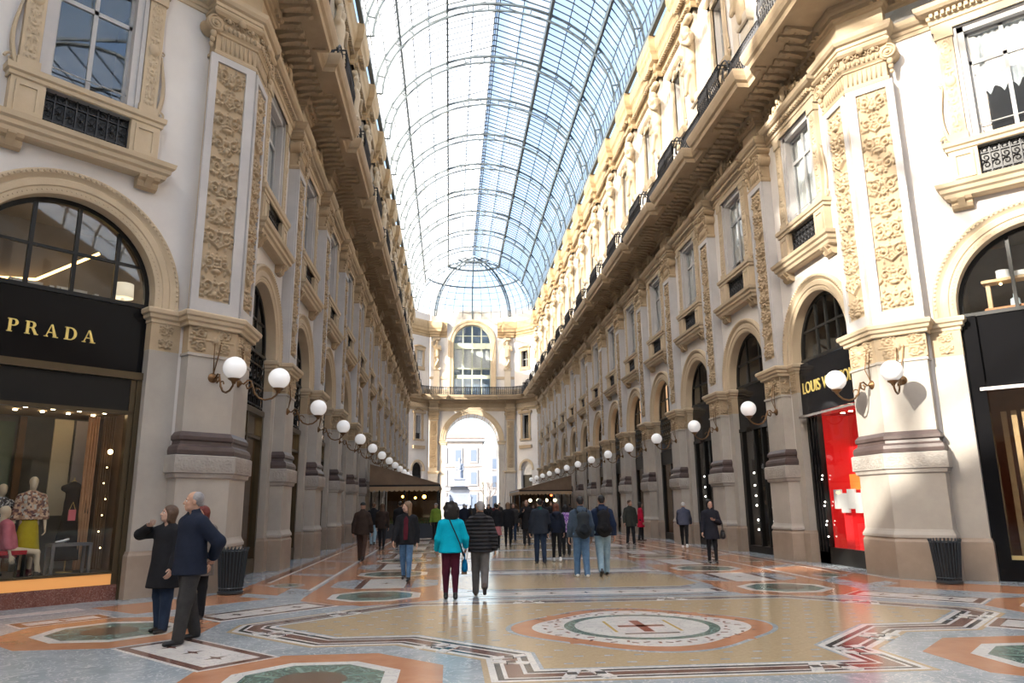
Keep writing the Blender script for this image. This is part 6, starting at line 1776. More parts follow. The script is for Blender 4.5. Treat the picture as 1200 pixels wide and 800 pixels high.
def person(pos, heading, H, label, legL=(0, 0), legR=(0, 0), armL=(8, 5, 12), armR=(8, 5, 12), lean=0, head=(0, 0), top=None, inner=None, bottom=None, shoes=None, hair=('short', None), skin=None,
           group=None, near=True, stance=.09, extra=None, name='person', cat='person', scarf=None, mannequin=False, sit=0.0):
    s = H / 1.75; D = math.radians
    skin = skin or SKIN
    hb = .016 if near else .028
    V = lambda *a: Vector(a)
    def leg(sx, th, kn):
        hip = V(sx * .085, 0, .93); knee = hip + .45 * V(sx * (stance - .085) * .6, math.sin(D(th)), -math.cos(D(th))); an = knee + .42 * V(sx * (stance - .085) * .4, math.sin(D(th - kn)), -math.cos(D(th - kn)))
        return hip, knee, an, D(th - kn)
    L = leg(-1, *legL); R = leg(1, *legR)
    dz = .075 - min(L[2].z, R[2].z) if not sit else sit
    up_ = V(0, 0, dz)
    L = tuple(p + up_ for p in L[:3]) + (L[3],); R = tuple(p + up_ for p in R[:3]) + (R[3],)
    piv = V(0, 0, .95) + up_; RL = Matrix.Rotation(-D(lean), 3, 'X')
    tr = lambda p: RL @ (V(*p) + up_ - piv) + piv
    waist, chest, neck = tr((0, 0, 1.10)), tr((0, 0, 1.33)), tr((0, -.01, 1.49))
    hd = tr((0, .015, 1.642))
    arms = []
    for sx, A in ((-1, armL), (1, armR)):
        sh = tr((sx * .178, -.01, 1.395))
        if len(A) == 2: el = sh + RL @ V(sx * A[0][0], A[0][1], A[0][2]); wr = sh + RL @ V(sx * A[1][0], A[1][1], A[1][2])
        else:
            ab, sw, fl_ = map(D, A); el = sh + .30 * V(sx * math.sin(ab), math.cos(ab) * math.sin(sw), -math.cos(ab) * math.cos(sw)); wr = el + .255 * V(sx * math.sin(ab) * .4, math.sin(sw + fl_), -math.cos(sw + fl_)).normalized()
        arms.append((sh, el, wr))
    t3 = lambda p: tuple(p)
    # body: one skin
    bp = [C(t3(tr((0, 0, .98))), t3(waist), .11, .11, (1, .75, 1)), C(t3(waist), t3(chest), .12, .14, (1, .7, 1), k=.05), C(t3(arms[0][0]), t3(arms[1][0]), .055, k=.05), C(t3(tr((0, -.005, 1.42))), t3(hd + V(0, -.03, -.1)), .055, .05, k=.03)]
    for lg in (L, R): bp += [C(t3(lg[0]), t3(lg[1]), .075, .05, k=.05), C(t3(lg[1]), t3(lg[2]), .052, .034, k=.02)]
    for a in arms: bp += [C(t3(a[0]), t3(a[1]), .045, .036, k=.03), C(t3(a[1]), t3(a[2]), .036, .025, k=.02)]
    body = surf(bp, .02 if near else .03)
    hm = Matrix.Translation(hd) @ Matrix.Rotation(-D(head[0]), 4, 'Z') @ Matrix.Rotation(D(head[1]), 4, 'X')
    body.join((MHEAD if mannequin else HEAD).moved(hm))
    for i, a in enumerate(arms):
        d = (a[2] - a[1]).normalized(); Mh = Matrix.Translation(a[2] - d * .005) @ aim(d, (0, 1, .25))
        hnd = HAND if i == 1 else HAND.mirrored()
        body.join(hnd.moved(Mh))
    W = T(pos[0], pos[1], 0) @ RZ(-D(heading)) @ Matrix.Scale(s, 4)
    o = body.build(name, [skin, EYEW, EYED, LIP], None, True, W)
    tag(o, label, cat, group); PW[o.name] = W
    def piece(nm, prims, mat, h=hb):
        m = surf(prims, h)
        if m.v: m.build(nm, mat, o, True)
    # lower clothes
    b = bottom or dict(mat=cloth('dark_trousers', (.03, .03, .035)))
    kind = b.get('kind', 'trousers'); k_ = b.get('r', 1.0)
    if kind in ('trousers', 'leggings'):
        f = k_ * (1 if kind == 'trousers' else .86)
        p = [C(t3(L[0] + V(.01, 0, .02)), t3(R[0] + V(-.01, 0, .02)), .118, sc=(1, .88, 1)), C(t3(tr((0, 0, 1.02))), t3(tr((0, 0, .95))), .135, sc=(1, .78, 1), k=.06)]
        for lg in (L, R):
            dn = (lg[2] - lg[1]).normalized()
            p += [C(t3(lg[0]), t3(lg[1]), .102 * f, .074 * f, k=.03), C(t3(lg[1]), t3(lg[2] + dn * (.0 if kind == 'trousers' else -.02)), .074 * f, .058 * f if kind == 'trousers' else .045, k=.03)]
        if kind == 'trousers' and not mannequin: p.append(dict(f=lambda P: .035 - P[..., 2], op='x', k=0))
        piece('trousers' if kind == 'trousers' else 'leggings', p, b['mat'])
    else:
        hz = b.get('hem', .55)
        p = [C(t3(tr((0, 0, 1.06))), (0, 0, hz + dz), .13, b.get('flare', .2), (1, .8, 1)), dict(f=lambda P: hz + dz - P[..., 2], op='x', k=0)]
        piece('skirt', p, b['mat'])
        if b.get('tights'):
            p = []
            for lg in (L, R): p += [C(t3(lg[0]), t3(lg[1]), .083, .058, k=.02), C(t3(lg[1]), t3(lg[2]), .058, .042, k=.02)]
            piece('tights', p, b['tights'])
    # shoes
    sm = shoes or plain('black_leather', (.015, .014, .014), rough=.35)
    for lg in (L, R):
        a_ = lg[2]; pit = lg[3]
        fd = V(0, math.cos(pit * .9), math.sin(pit * .9)) if a_.z > .12 else V(0, 1, 0)
        dn = V(0, -fd.z, fd.y) * -1
        hl = a_ + dn * .035 - fd * .035; toe = a_ + dn * .042 + fd * .15
        p = [C(t3(hl), t3(toe), .042, .036, (1, 1, .85), k=.02), C(t3(a_ + V(0, -.01, .03)), t3(a_), .046, .046, k=.03)]
        if a_.z < .12: p.append(dict(f=lambda P: .006 - P[..., 2], op='x', k=0))
        piece('shoe', p, sm, .013)
    # upper clothes
    def upper(nm, t, grow=0.0):
        hem = t.get('hem', .85); fl_ = t.get('flare', .175); r = t.get('r', 1.0)
        p = [C(t3(tr((0, .0, 1.31))), t3(waist), (.160 + grow) * r, (.152 + grow) * r, (1.05, .74, 1)), C(t3(waist), t3(tr((0, 0, hem))), (.155 + grow) * r, fl_ + grow, (1, .80, 1), k=.05),
             C(t3(tr((0, -.01, 1.43))), t3(arms[0][0] + V(.03, 0, -.01)), .075 + grow, (.062 + grow) * r, k=.05), C(t3(tr((0, -.01, 1.43))), t3(arms[1][0] + V(-.03, 0, -.01)), .075 + grow, (.062 + grow) * r, k=.05)]
        if not t.get('sleeveless'):
            for a in arms:
                d = (a[2] - a[1]).normalized()
                p += [C(t3(a[0] + V(0, 0, -.02)), t3(a[1]), (.066 + grow) * r, (.058 + grow) * r, k=.04), C(t3(a[1]), t3(a[2] - d * .015), (.062 + grow) * r, (.047 + grow) * r, k=.03)]
        if t.get('collar', True): p.append(C(t3(tr((0, -.012, 1.43))), t3(tr((0, -.005, 1.515))), .078 + grow, .070 + grow, k=.03))
        if t.get('hood'): p += [C(t3(tr((-.07, -.10, 1.45))), t3(tr((.07, -.10, 1.45))), .07, k=.04), C(t3(tr((0, -.12, 1.40))), t3(tr((0, -.13, 1.34))), .07, .05, k=.04)]
        hc = tr((0, 0, hem)).z
        p.append(dict(f=lambda P: hc - P[..., 2], op='x', k=0))
        if t.get('open'): p += [C(t3(tr((0, .16, 1.47))), t3(tr((0, .24, hem - .1))), t['open'], t['open'] * 1.35, op='-')]
        else: p += [C(t3(tr((0, .09, 1.50))), t3(tr((0, .12, 1.44))), .05, .02, op='-')]
        piece(nm, p, t['mat'])
    if inner: upper('sweater', inner, -.012)
    if top: upper(top.get('name', 'coat'), top, .004)
    if scarf: piece('scarf', [C(t3(tr((-.05, .03, 1.47))), t3(tr((.05, .03, 1.47))), .055, k=.03), C(t3(tr((0, -.04, 1.48))), t3(tr((0, .05, 1.46))), .075, k=.03)], scarf)
    if hair and hair[0]:
        hm_ = hair_mesh(hair[0]).moved(hm)
        hm_.build('hat' if hair[0] == 'cap' else 'hair', hair[1], o, True)
    if extra: extra(o, W, arms, tr)
    return o

BLK = cloth('black_wool', (.018, .018, .021), (.012, .012, .014)); NAVY = cloth('navy_wool', (.016, .021, .038), (.011, .015, .027)); DGREY = cloth('charcoal_wool', (.045, .043, .043), (.03, .029, .03)); BROWNC = cloth('dark_brown_wool', (.045, .03, .024), (.03, .02, .016))
JEANS = cloth('blue_denim', (.10, .19, .32), (.06, .12, .22)); JEANSL = cloth('light_denim', (.30, .42, .50), (.20, .31, .40)); DJEANS = cloth('dark_denim', (.025, .04, .075), (.017, .027, .05))
HB = stone('brown_hair', (.10, .055, .035), (.06, .035, .02), rough=.5, scale=40); HBLK = stone('black_hair', (.015, .013, .013), (.01, .009, .009), rough=.45, scale=40); HGREY = stone('grey_hair', (.30, .29, .29), (.2, .19, .19), rough=.6, scale=40); HRED = stone('auburn_hair', (.16, .03, .022), (.10, .02, .015), rough=.5, scale=40); HLB = stone('light_brown_hair', (.20, .125, .075), (.14, .085, .05), rough=.5, scale=40); HWH = stone('white_hair', (.6, .58, .56), (.5, .48, .46), rough=.6, scale=40)
WSHOE = plain('white_trainer', (.65, .65, .65), rough=.5); BSHOE = plain('black_leather', (.015, .014, .014), rough=.35); BRSHOE = plain('brown_suede', (.07, .05, .038), rough=.7)

# -- the couple by the corner pier
person((-6.38, 10.75), 200, 1.63, 'woman in a long black coat pointing across herself beside the navy-jacket man', legL=(3, 0), legR=(-3, 4), armR=((.27, .06, -.05), (.03, .17, .06)), armL=(10, 10, 20), head=(35, 8), top=dict(mat=BLK, hem=.60, flare=.26, r=1.22), bottom=dict(mat=DJEANS, r=1.15), hair=('bob', HB), skin=SKIN_P, shoes=BSHOE)
person((-5.78, 9.9), 222, 1.80, 'grey-haired man in a navy jacket with hands clasped behind his back', legL=(10, 2), legR=(-10, 6), armL=((.12, -.17, -.24), (-.06, -.22, -.42)), armR=((.12, -.17, -.24), (-.04, -.25, -.43)), head=(30, 3), top=dict(mat=NAVY, hem=.78, flare=.235, r=1.27, name='jacket'), bottom=dict(mat=DGREY, r=1.2), hair=('receding', HGREY), shoes=BSHOE, stance=.13)
person((-6.3, 11.9), 190, 1.62, 'auburn-haired person in a beige fur coat half hidden behind the navy-jacket man', head=(10, 0), top=dict(mat=cloth('beige_fur', (.20, .165, .145), (.12, .10, .09)), hem=.66, flare=.25, r=1.2), bottom=dict(mat=BLK), hair=('bob', HRED))
# -- middle ground
person((-5.2, 23.5), 8, 1.72, 'man in a dark brown coat and cap walking away by the piers', legL=(10, 4), legR=(-8, 8), armL=(14, -6, 10), armR=(14, 6, 14), top=dict(mat=BROWNC, hem=.78, flare=.235, r=1.2), bottom=dict(mat=cloth('brown_trousers', (.075, .045, .035))), hair=('cap', HBLK))
person((-3.5, 17.1), 186, 1.70, 'young woman in an open black coat, burgundy top and jeans walking forward', legL=(12, 3), legR=(-10, 12), armL=(10, -10, 18), armR=(12, 12, 18), head=(50, 0), top=dict(mat=BLK, hem=.80, flare=.22, r=1.08, open=.085, collar=False), inner=dict(mat=cloth('burgundy_knit', (.10, .015, .025)), hem=.9, collar=False), bottom=dict(mat=JEANS, kind='leggings', r=1.05), hair=('long', HLB), skin=SKIN_P)
person((-2.52, 13.65), -4, 1.62, 'woman in a turquoise jacket and burgundy trousers walking arm in arm', legL=(4, 3), legR=(-3, 2), armL=(12, 6, 30), armR=((.10, .02, -.29), (.12, .13, -.45)), top=dict(mat=cloth('turquoise_jacket', (.0, .40, .56), (.0, .33, .47)), hem=.84, flare=.24, r=1.15, name='jacket'), bottom=dict(mat=cloth('burgundy_trousers', (.075, .012, .028)), kind='leggings', r=1.18), hair=('curly', HBLK), shoes=BSHOE)
person((-1.98, 14.05), 3, 1.66, 'man in a black quilted jacket and grey trousers with one heel lifted', legL=(6, 0), legR=(-14, 32), armL=((.12, -.02, -.28), (.05, .10, -.46)), armR=(16, -12, 22), head=(-15, 0), top=dict(mat=cloth('quilted_black', (.035, .033, .036), stripes=14), hem=.80, flare=.24, r=1.25, name='jacket', hood=True), bottom=dict(mat=cloth('grey_trousers', (.13, .12, .115), (.10, .09, .085)), r=1.1), hair=('short', HGREY), shoes=BRSHOE)
person((0.0, 21.3), -6, 1.75, 'black-haired man in a bulky dark jacket with green collar walking away', legL=(6, 2), legR=(-6, 6), armL=(14, 2, 10), armR=(14, 8, 50), top=dict(mat=cloth('navy_parka', (.022, .028, .04)), hem=.80, flare=.25, r=1.25, name='jacket'), inner=None, scarf=cloth('green_yoke', (.012, .07, .065)), bottom=dict(mat=DJEANS), hair=('short', HBLK))
person((0.55, 21.9), 2, 1.62, 'woman with long auburn hair in navy top and black leggings with white trainers', legL=(5, 2), legR=(-7, 6), armL=(12, 5, 15), armR=(10, 0, 20), top=dict(mat=NAVY, hem=.86, name='jacket', hood=True), bottom=dict(mat=BLK, kind='leggings'), hair=('long', stone('chestnut_hair', (.13, .045, .025), (.09, .03, .02), scale=40)), shoes=WSHOE)
person((1.22, 24.4), 0, 1.58, 'woman in a purple patterned jacket partly behind the denim-jacket walker', legL=(4, 2), legR=(-4, 4), top=dict(mat=pattern_cloth('purple_print', [(.22, .08, .35), (.14, .05, .25), (.45, .35, .5)], 30), hem=.8, r=1.1, name='jacket'), bottom=dict(mat=BLK), hair=('bob', HBLK))
p10 = person((.45, 17.2), -3, 1.76, 'man in a denim-blue jacket with grey backpack and blue jeans', legL=(7, 2), legR=(-7, 6), armL=(13, -2, 15), armR=(13, 4, 15), top=dict(mat=cloth('slate_jacket', (.06, .085, .12), (.04, .06, .09)), hem=.86, r=1.18, flare=.20, name='jacket', hood=True), bottom=dict(mat=JEANS, r=1.12), hair=('short', HBLK), shoes=WSHOE)
p11 = person((1.02, 17.55), 3, 1.79, 'man in a dark blue jacket with black backpack and light jeans', legL=(-12, 14), legR=(8, 2), armL=(12, 4, 12), armR=(14, -2, 14), top=dict(mat=cloth('midnight_jacket', (.018, .03, .065), (.013, .022, .048)), hem=.86, r=1.16, flare=.20, name='jacket', hood=True), bottom=dict(mat=JEANSL, r=1.12), hair=('short', HBLK), shoes=BSHOE)
person((4.75, 30.2), 175, 1.75, 'man in an open dark green coat walking forward beside the red-coat woman', legL=(10, 2), legR=(-8, 8), armL=(16, -8, 10), armR=(16, 10, 10), head=(-20, 0), top=dict(mat=cloth('olive_coat', (.04, .042, .036)), hem=.72, flare=.25, r=1.15, open=.05), inner=dict(mat=NAVY), bottom=dict(mat=BLK), hair=('short', HB))
person((5.95, 33.2), 100, 1.66, 'woman in a bright red coat standing by the piers', legL=(6, 4), legR=(-6, 4), top=dict(mat=cloth('red_coat', (.45, .01, .04), (.36, .008, .03)), hem=.62, flare=.22, r=1.08), bottom=dict(mat=BLK), hair=('bob', HBLK))
person((6.05, 27.3), 20, 1.70, 'white-haired person in a grey-blue jacket stooping forward', legL=(14, 0), legR=(-16, 8), armL=(8, 24, 25), armR=(8, 24, 25), lean=24, head=(0, -25), top=dict(mat=cloth('grey_blue_jacket', (.07, .075, .11), (.05, .055, .085)), hem=.86, r=1.2, flare=.2, name='jacket'), bottom=dict(mat=BLK, kind='leggings', r=1.05), hair=('short', HWH), shoes=WSHOE)
p15 = person((4.6, 20.3), 192, 1.68, 'dark-haired woman in a black coat and boots hugging her arm with a black handbag', legL=(3, 0), legR=(-3, 2), armL=((.06, .06, -.28), (-.10, .24, -.22)), armR=(12, 4, 14), head=(-12, 0), top=dict(mat=cloth('black_coat_blue', (.02, .021, .03)), hem=.66, flare=.235, r=1.05), bottom=dict(mat=BLK, kind='leggings', r=.95), hair=('long', HBLK), skin=SKIN_P)
person((-3.2, 36.6), 195, 1.72, 'person in a lime green jacket standing beside the planter boxes', top=dict(mat=cloth('lime_jacket', (.17, .26, .035), (.13, .20, .03)), hem=.85, r=1.15, name='jacket'), bottom=dict(mat=BLK), hair=('short', HGREY), near=False)
person((-5.75, 32.4), 0, 1.76, 'man in a black jacket and light jeans ahead of the cap-wearing man', legL=(12, 4), legR=(-14, 10), top=dict(mat=BLK, hem=.85, r=1.12, name='jacket'), bottom=dict(mat=JEANSL), hair=('short', HB), near=False)
person((-5.1, 29.2), 5, 1.70, 'woman in a dark brown jacket and black trousers near the wall piers', legL=(6, 2), legR=(-8, 6), top=dict(mat=BROWNC, hem=.8, r=1.08), bottom=dict(mat=BLK, kind='leggings'), hair=('long', HB), near=False)
person((-4.55, 31.0), 10, 1.78, 'tall person in black just behind the woman in the burgundy top', top=dict(mat=BLK, hem=.75, r=1.2), hair=('short', HBLK), near=False)
person((-.73, 29.2), 2, 1.64, 'woman in a black coat over a pink skirt walking away', legL=(4, 2), legR=(-6, 6), top=dict(mat=BLK, hem=.85, r=1.1), bottom=dict(mat=cloth('pink_wool', (.45, .16, .17)), kind='skirt', hem=.5, flare=.22, tights=BLK), hair=('short', HBLK), near=False)
person((-.25, 29.8), 0, 1.70, 'brown-haired woman in a short black coat and black trousers walking away', legL=(4, 2), legR=(-4, 4), top=dict(mat=BLK, hem=.78, r=1.15), bottom=dict(mat=BLK, kind='leggings'), hair=('bob', HLB), near=False)
person((.6, 30.9), 185, 1.78, 'man in a long black coat facing the viewer holding his lapel', armR=((.1, .1, -.27), (-.02, .24, -.12)), top=dict(mat=BLK, hem=.6, flare=.22, r=1.15), hair=('balding', HGREY), near=False)
# -- crowd further along: each its own mix of clothes
crowd = [(1.41, 45.1, 'tan', 'long', HB, 0), (-.4, 41.7, 'black', 'short', HB, 1), (-1.7, 44.7, 'navy', 'short', HGREY, 0), (-.8, 50.6, 'charcoal', 'bob', HB, 1), (2.05, 36.8, 'black', 'bob', HBLK, 0), (2.95, 49.3, 'navy', 'short', HB, 1), (5.2, 48.3, 'charcoal', 'short', HBLK, 0),
         (-2.2, 52, 'black', 'long', HBLK, 1), (.3, 47, 'maroon', 'bob', HB, 0), (1.0, 54, 'charcoal', 'short', HBLK, 1), (-1.3, 57, 'black', 'short', HLB, 0), (.1, 60, 'navy', 'short', HBLK, 1), (2.0, 58, 'black', 'bob', HB, 0), (-2.4, 64, 'maroon', 'short', HBLK, 1), (.9, 66, 'black', 'short', HGREY, 0), (1.9, 70, 'navy', 'long', HB, 1), (-.6, 71, 'charcoal', 'short', HB, 0), (-1.8, 76, 'black', 'bob', HBLK, 1), (2.6, 41.5, 'charcoal', 'short', HBLK, 0), (3.4, 44.0, 'black', 'long', HB, 1), (1.6, 39.5, 'navy', 'short', HBLK, 0), (-.9, 36.5, 'black', 'short', HBLK, 0), (.35, 34.5, 'charcoal', 'bob', HB, 1)]
TOPS = {'tan': cloth('tan_coat', (.30, .19, .11)), 'black': BLK, 'navy': NAVY, 'charcoal': DGREY, 'maroon': cloth('maroon_coat', (.09, .02, .025))}
HN = {'long': 'long', 'short': 'short', 'bob': 'bobbed', 'cap': 'capped'}
HCN = {HB.name: 'brown', HGREY.name: 'grey', HBLK.name: 'black', HLB.name: 'light brown'}
seen_lab = {}
for i, (x, y, c, hk, hm_, fc) in enumerate(crowd):
    lab = '%s %s-haired pedestrian in a %s %s coat %s in the distant crowd' % (HN[hk], HCN[hm_.name], ('long', 'mid-length', 'short')[i % 3], c if i != 22 and i != 18 else 'dark ' + c, 'coming nearer' if fc else 'walking away')
    ph = 8 + (i * 5) % 9
    person((x, y), (180 if fc else 0) + (i * 37) % 21 - 10, 1.62 + .04 * (i % 5), lab, legL=(ph, 4), legR=(-ph, 8), armL=(12, -ph, 12), armR=(12, ph, 12), top=dict(mat=TOPS[c], hem=(.62, .8, .85)[i % 3], r=1.1, flare=.21), bottom=dict(mat=(BLK, DJEANS, DGREY)[i % 3]), hair=(hk, hm_), near=False, group='distant crowd along the gallery')

# -- carried things
def at(W, p): return W @ Vector(p)
def thing_in(person_obj, name, label, cat):
    o = empty(name, PW[person_obj.name]); tag(o, label, cat); return o
def backpack(p, label, mat, mat2):
    o = thing_in(p, 'backpack', label, 'backpack')
    surf([C((0, -.27, 1.32), (0, -.28, .98), .12, .14, (1.05, .72, 1), k=.03), C((-.09, -.27, 1.02), (.09, -.27, 1.02), .085, k=.05), C((-.07, -.26, 1.34), (.07, -.26, 1.34), .07, k=.05)], .018).build('bag_body', mat, o, True)
    surf([C((-.06, -.37, 1.03), (.06, -.37, 1.03), .06, k=.03), C((0, -.37, 1.1), (0, -.375, 1.0), .07, k=.03)], .016).build('front_pocket', mat2, o, True)
    for sx in (-1, 1): MB().tube([(sx * .10, -.21, 1.38), (sx * .115, -.12, 1.505), (sx * .125, .02, 1.50), (sx * .13, .135, 1.40), (sx * .15, .14, 1.2), (sx * .17, .02, 1.05), (sx * .12, -.2, 1.0)], .018, 6).build('strap', mat2, o, True)
    MB().tube([(-.03, -.25, 1.43), (0, -.26, 1.47), (.03, -.25, 1.43)], .009, 5).build('grab_loop', mat2, o)
backpack(p10, 'grey-blue backpack worn over the denim-blue jacket', cloth('slate_nylon', (.03, .037, .045)), cloth('slate_nylon_dark', (.02, .024, .03)))
backpack(p11, 'black backpack worn over the dark blue jacket', BLK, cloth('black_nylon', (.012, .012, .014)))
LEATH = plain('black_bag_leather', (.015, .015, .017), rough=.35)
def handbag(p, c, label, mat, w=.28, h=.2, d=.1, strap=.2):
    o = thing_in(p, 'handbag', label, 'handbag')
    x, y, z = c
    surf([C((x, y - w / 2 + d / 2, z + h * .5), (x, y + w / 2 - d / 2, z + h * .5), d * .38, k=.02), C((x, y - w / 2 + d / 2, z + d * .5), (x, y + w / 2 - d / 2, z + d * .5), d * .5, k=h * .3), C((x, y, z + h * .8), (x, y, z + d * .5), d * .45, k=h * .3)], .014).build('bag_body', mat, o, True)
    MB().tube([(x, y - w * .3, z + h * .75), (x, y - w * .22, z + h + strap * .7), (x, y, z + h + strap), (x, y + w * .22, z + h + strap * .7), (x, y + w * .3, z + h * .75)], .009, 6).build('handle', mat, o, True)
handbag(p15, (-.30, .12, .68), 'black leather handbag on the arm of the dark-haired woman in black', LEATH, .32, .26, .12, .22)
for o in list(bpy.data.objects):
    if o.name.startswith('person') and o.get('label', '').startswith('woman in a turquoise'): pt = o
    if o.name.startswith('person') and o.get('label', '').startswith('man in a black quilted'): pq = o
handbag(pt, (.27, .03, .50), 'blue shoulder bag hanging between the turquoise-jacket woman and her companion', cloth('blue_canvas', (.0, .13, .30)), .22, .24, .09, .1)
so = thing_in(pt, 'bag_strap', 'thin black crossbody strap over the turquoise jacket', 'strap')
MB().tube([(-.06, -.10, 1.535), (-.03, -.165, 1.45), (.06, -.178, 1.25), (.15, -.172, 1.05), (.22, -.13, .86), (.26, -.03, .78)], .013, 6).build('strap', BLK, so, True)
MB().tube([(-.06, -.10, 1.535), (-.05, .02, 1.53), (.02, .135, 1.40), (.12, .165, 1.15), (.2, .14, .9), (.26, .06, .78)], .013, 6).build('strap', BLK, so, True)
pb_ = thing_in(pq, 'paper_bag', 'small brown paper carrier bag held between the walking pair', 'bag')
MB().hexa([(-.36, .0, .40), (-.26, .0, .40), (-.26, .2, .40), (-.36, .2, .40), (-.36, .0, .66), (-.26, .0, .66), (-.26, .2, .66), (-.36, .2, .66)]).build('bag_body', stone('kraft_paper', (.30, .19, .10), (.25, .155, .08), scale=5), pb_)
for x in (-.355, -.265): MB().tube([(x, .05, .66), (x + .01, .08, .78), (x + .01, .12, .78), (x, .15, .66)], .005, 5).build('handle', MATS['kraft_paper'], pb_)

# ------------------------------------------------------------------ mannequins and wares in the display window
MANN = plain('mannequin_ivory', (.62, .52, .38), rough=.35)
def inwin(u, v): p = ML @ Vector((u, v, 0)); return (p.x, p.y)
def mann(u, v, turn, H, label, zlift=.46, **kw):
    x, y = inwin(u, v)
    o = person((x, y), 135 + turn, H, label, skin=MANN, hair=None, name='mannequin', cat='mannequin', mannequin=True, **kw)
    o.matrix_local = T(0, 0, zlift) @ PW[o.name]
    return o
mann(-.22, -1.2, 8, 1.72, 'ivory mannequin in a check jacket and yellow skirt with fur trim', armL=(10, 5, 10), armR=(12, 5, 15), top=dict(mat=pattern_cloth('check_tweed', [(.45, .28, .18), (.12, .06, .06), (.6, .42, .3), (.25, .12, .08), (.5, .5, .45)], 26), hem=.98, r=1.05, name='jacket', collar=False), bottom=dict(mat=cloth('yellow_wool', (.50, .40, .03), (.42, .33, .02)), kind='skirt', hem=.42, flare=.22), shoes=plain('wine_shoe', (.12, .02, .03), rough=.4))
mann(.14, -1.6, -5, 1.60, 'ivory mannequin in a black and white patterned top behind the fern', top=dict(mat=pattern_cloth('mono_print', [(.03, .03, .03), (.6, .6, .6), (.1, .1, .12)], 34), hem=.95, r=1.0, name='jacket', collar=False), bottom=dict(mat=GREYWALL, kind='skirt', hem=.5))
sm_ = mann(.12, -.92, -82, 1.62, 'seated ivory mannequin with pink fur and bare legs', zlift=.46, legL=(78, 62), legR=(84, 80), sit=-.42, lean=-12, top=dict(mat=cloth('pink_fur', (.62, .20, .24), (.5, .14, .18)), hem=.95, r=1.1, name='fur_jacket', collar=False), bottom=dict(mat=cloth('pink_skirt', (.55, .2, .22)), kind='skirt', hem=.8, flare=.18), shoes=LEATH)
# seat for it, bench, dark dress on a stand
st = empty('display_stool', ML @ T(.12, -.92, .46)); tag(st, 'red padded stool under the seated mannequin', 'stool')
MB().box(-.22, .22, -.2, .2, .40, .47).build('seat', plain('red_leather', (.4, .02, .03), rough=.4), st)
for sx in (-1, 1):
    for sy in (-1, 1): MB().box(sx * .19 - .02, sx * .19 + .02, sy * .17 - .02, sy * .17 + .02, 0, .4).build('leg', BLACKM, st)
bn = empty('display_bench', ML @ T(-.86, -1.0, .46)); tag(bn, 'low grey bench holding a silver shoe in the display window', 'bench')
GB = stone('grey_bench', (.16, .15, .145), (.13, .12, .115), rough=.5, scale=5)
MB().box(-.34, .34, -.17, .17, .50, .55).build('bench_top', GB, bn)
for sx in (-1, 1):
    for sy in (-1, 1): MB().box(sx * .31 - .025, sx * .31 + .025, sy * .14 - .025, sy * .14 + .025, 0, .5).build('leg', GB, bn)
sh = empty('display_shoe', ML @ T(-.72, -.97, 1.01)); tag(sh, 'silver high-heeled shoe on the low grey bench', 'shoe')
surf([C((-.10, 0, .07), (.0, 0, .035), .028, .03, k=.02), C((.0, 0, .035), (.10, 0, .022), .03, .022, k=.02), dict(f=lambda P: .004 - P[..., 2], op='x', k=0)], .009).build('upper', plain('silver_leather', (.6, .6, .6), rough=.25, metallic=.7), sh, True)
MB().lathe([(.008, 0), (.012, .05), (.02, .07)], (-.1, 0, 0), 8).build('heel', LEATH, sh)
dst = empty('dress_stand', ML @ T(-.98, -1.45, .46)); tag(dst, 'black evening dress on a slim stand next to the peach curtain', 'dress')
surf([C((0, 0, 1.55), (0, 0, 1.25), .13, .12, (1, .6, 1)), C((0, 0, 1.25), (0, 0, .25), .12, .26, (1, .7, 1), k=.05), C((-.16, 0, 1.55), (.16, 0, 1.55), .06, k=.05), C((-.18, 0, 1.5), (-.25, .05, 1.1), .05, k=.04), dict(f=lambda P: .22 - P[..., 2], op='x', k=0)], .02).build('dress', cloth('black_lace', (.014, .013, .015)), dst, True)
MB().tube([(0, 0, 0), (0, 0, 1.75)], .012, 6).lathe([(.14, 0), (.14, .02), (.02, .03)], n=14).tube([(-.1, .02, 1.6), (0, 0, 1.72), (.1, .02, 1.6)], .008, 5).build('stand', MATS['brass'], dst)
pk = empty('display_purse', ML @ T(-.90, -1.16, 1.55)); tag(pk, 'small pink patterned purse hanging on the black dress', 'purse')
MB().box(-.06, .06, -.02, .02, -.14, .06).build('purse_body', plain('pink_purse', (.65, .15, .18), rough=.4), pk); MB().tube([(-.05, 0, .06), (0, 0, .2), (.05, 0, .06)], .005, 5).build('strap', GOLD, pk)
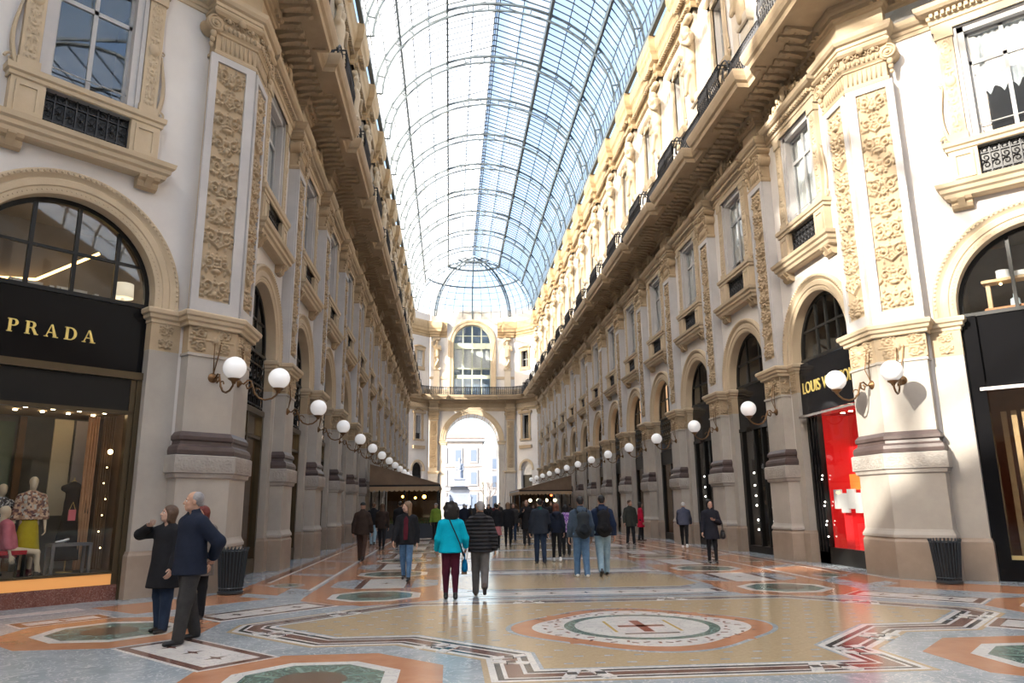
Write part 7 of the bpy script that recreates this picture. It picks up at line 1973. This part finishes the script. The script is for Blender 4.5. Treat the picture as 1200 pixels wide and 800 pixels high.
pf = empty('potted_fern', ML @ T(.72, -1.35, 1.33)); tag(pf, 'pale feathery plant in a dark pot beside the check-jacket mannequin', 'plant')
MB().lathe([(.14, 0), (.2, .3), (.19, .3), (.13, .02)], n=16).build('pot', GREYWALL, pf)
m = MB(); r = random.Random(2)
for _ in range(160):
    a_ = r.uniform(0, 2 * PI); l = r.uniform(.06, .2); m.tube([(0.05 * math.cos(a_), .05 * math.sin(a_), .28), (l * .6 * math.cos(a_), l * .6 * math.sin(a_), .28 + r.uniform(.08, .14)), (l * math.cos(a_), l * math.sin(a_), .28 + r.uniform(.02, .14))], .006, 3)
q_ = m.build('foliage', stone('pale_leaf', (.35, .38, .26), (.25, .3, .18), scale=9), pf); q_['kind'] = 'stuff'
pd_ = empty('plant_pedestal', ML @ T(.72, -1.35, .46)); tag(pd_, 'square dark pedestal carrying the pale feathery plant', 'pedestal')
MB().box(-.16, .16, -.16, .16, 0, .84).box(-.18, .18, -.18, .18, .84, .87).build('column', GREYWALL, pd_)
# table lamp and pale sofas in the lunette above the sign
tl = empty('table_lamp', ML @ T(-1.28, -.9, 5.5)); tag(tl, 'white drum-shaded table lamp behind the lunette above the gold letters', 'lamp')
MB().lathe([(.06, 0), (.08, .05), (.05, .1), (.075, .16), (.03, .24), (.02, .28)], n=14).build('lamp_base', CHINA, tl, .6)
MB().lathe([(.20, .26), (.185, .55), (.18, .55), (.195, .26)], n=20).build('lamp_shade', plain('lamp_shade', (.75, .70, .62), emit=(1, .85, .6), es=.35), tl, True)
for i, (u, lab) in enumerate(((-.55, 'pale upholstered chair nearer the drum-shaded lamp in the lunette'), (.25, 'pale upholstered chair further from the drum-shaded lamp in the lunette'))):
    so_ = empty('armchair', ML @ T(u, -1.3, 5.5)); tag(so_, lab, 'armchair')
    MB().box(-.28, .28, -.25, .25, .0, .2).build('seat', CURTAIN, so_); MB().box(-.28, .28, -.3, -.2, .2, .42).build('backrest', CURTAIN, so_)
    for sx in (-1, 1): MB().box(sx * .3 - .04, sx * .3 + .04, -.28, .25, .0, .28).build('armrest', CURTAIN, so_)
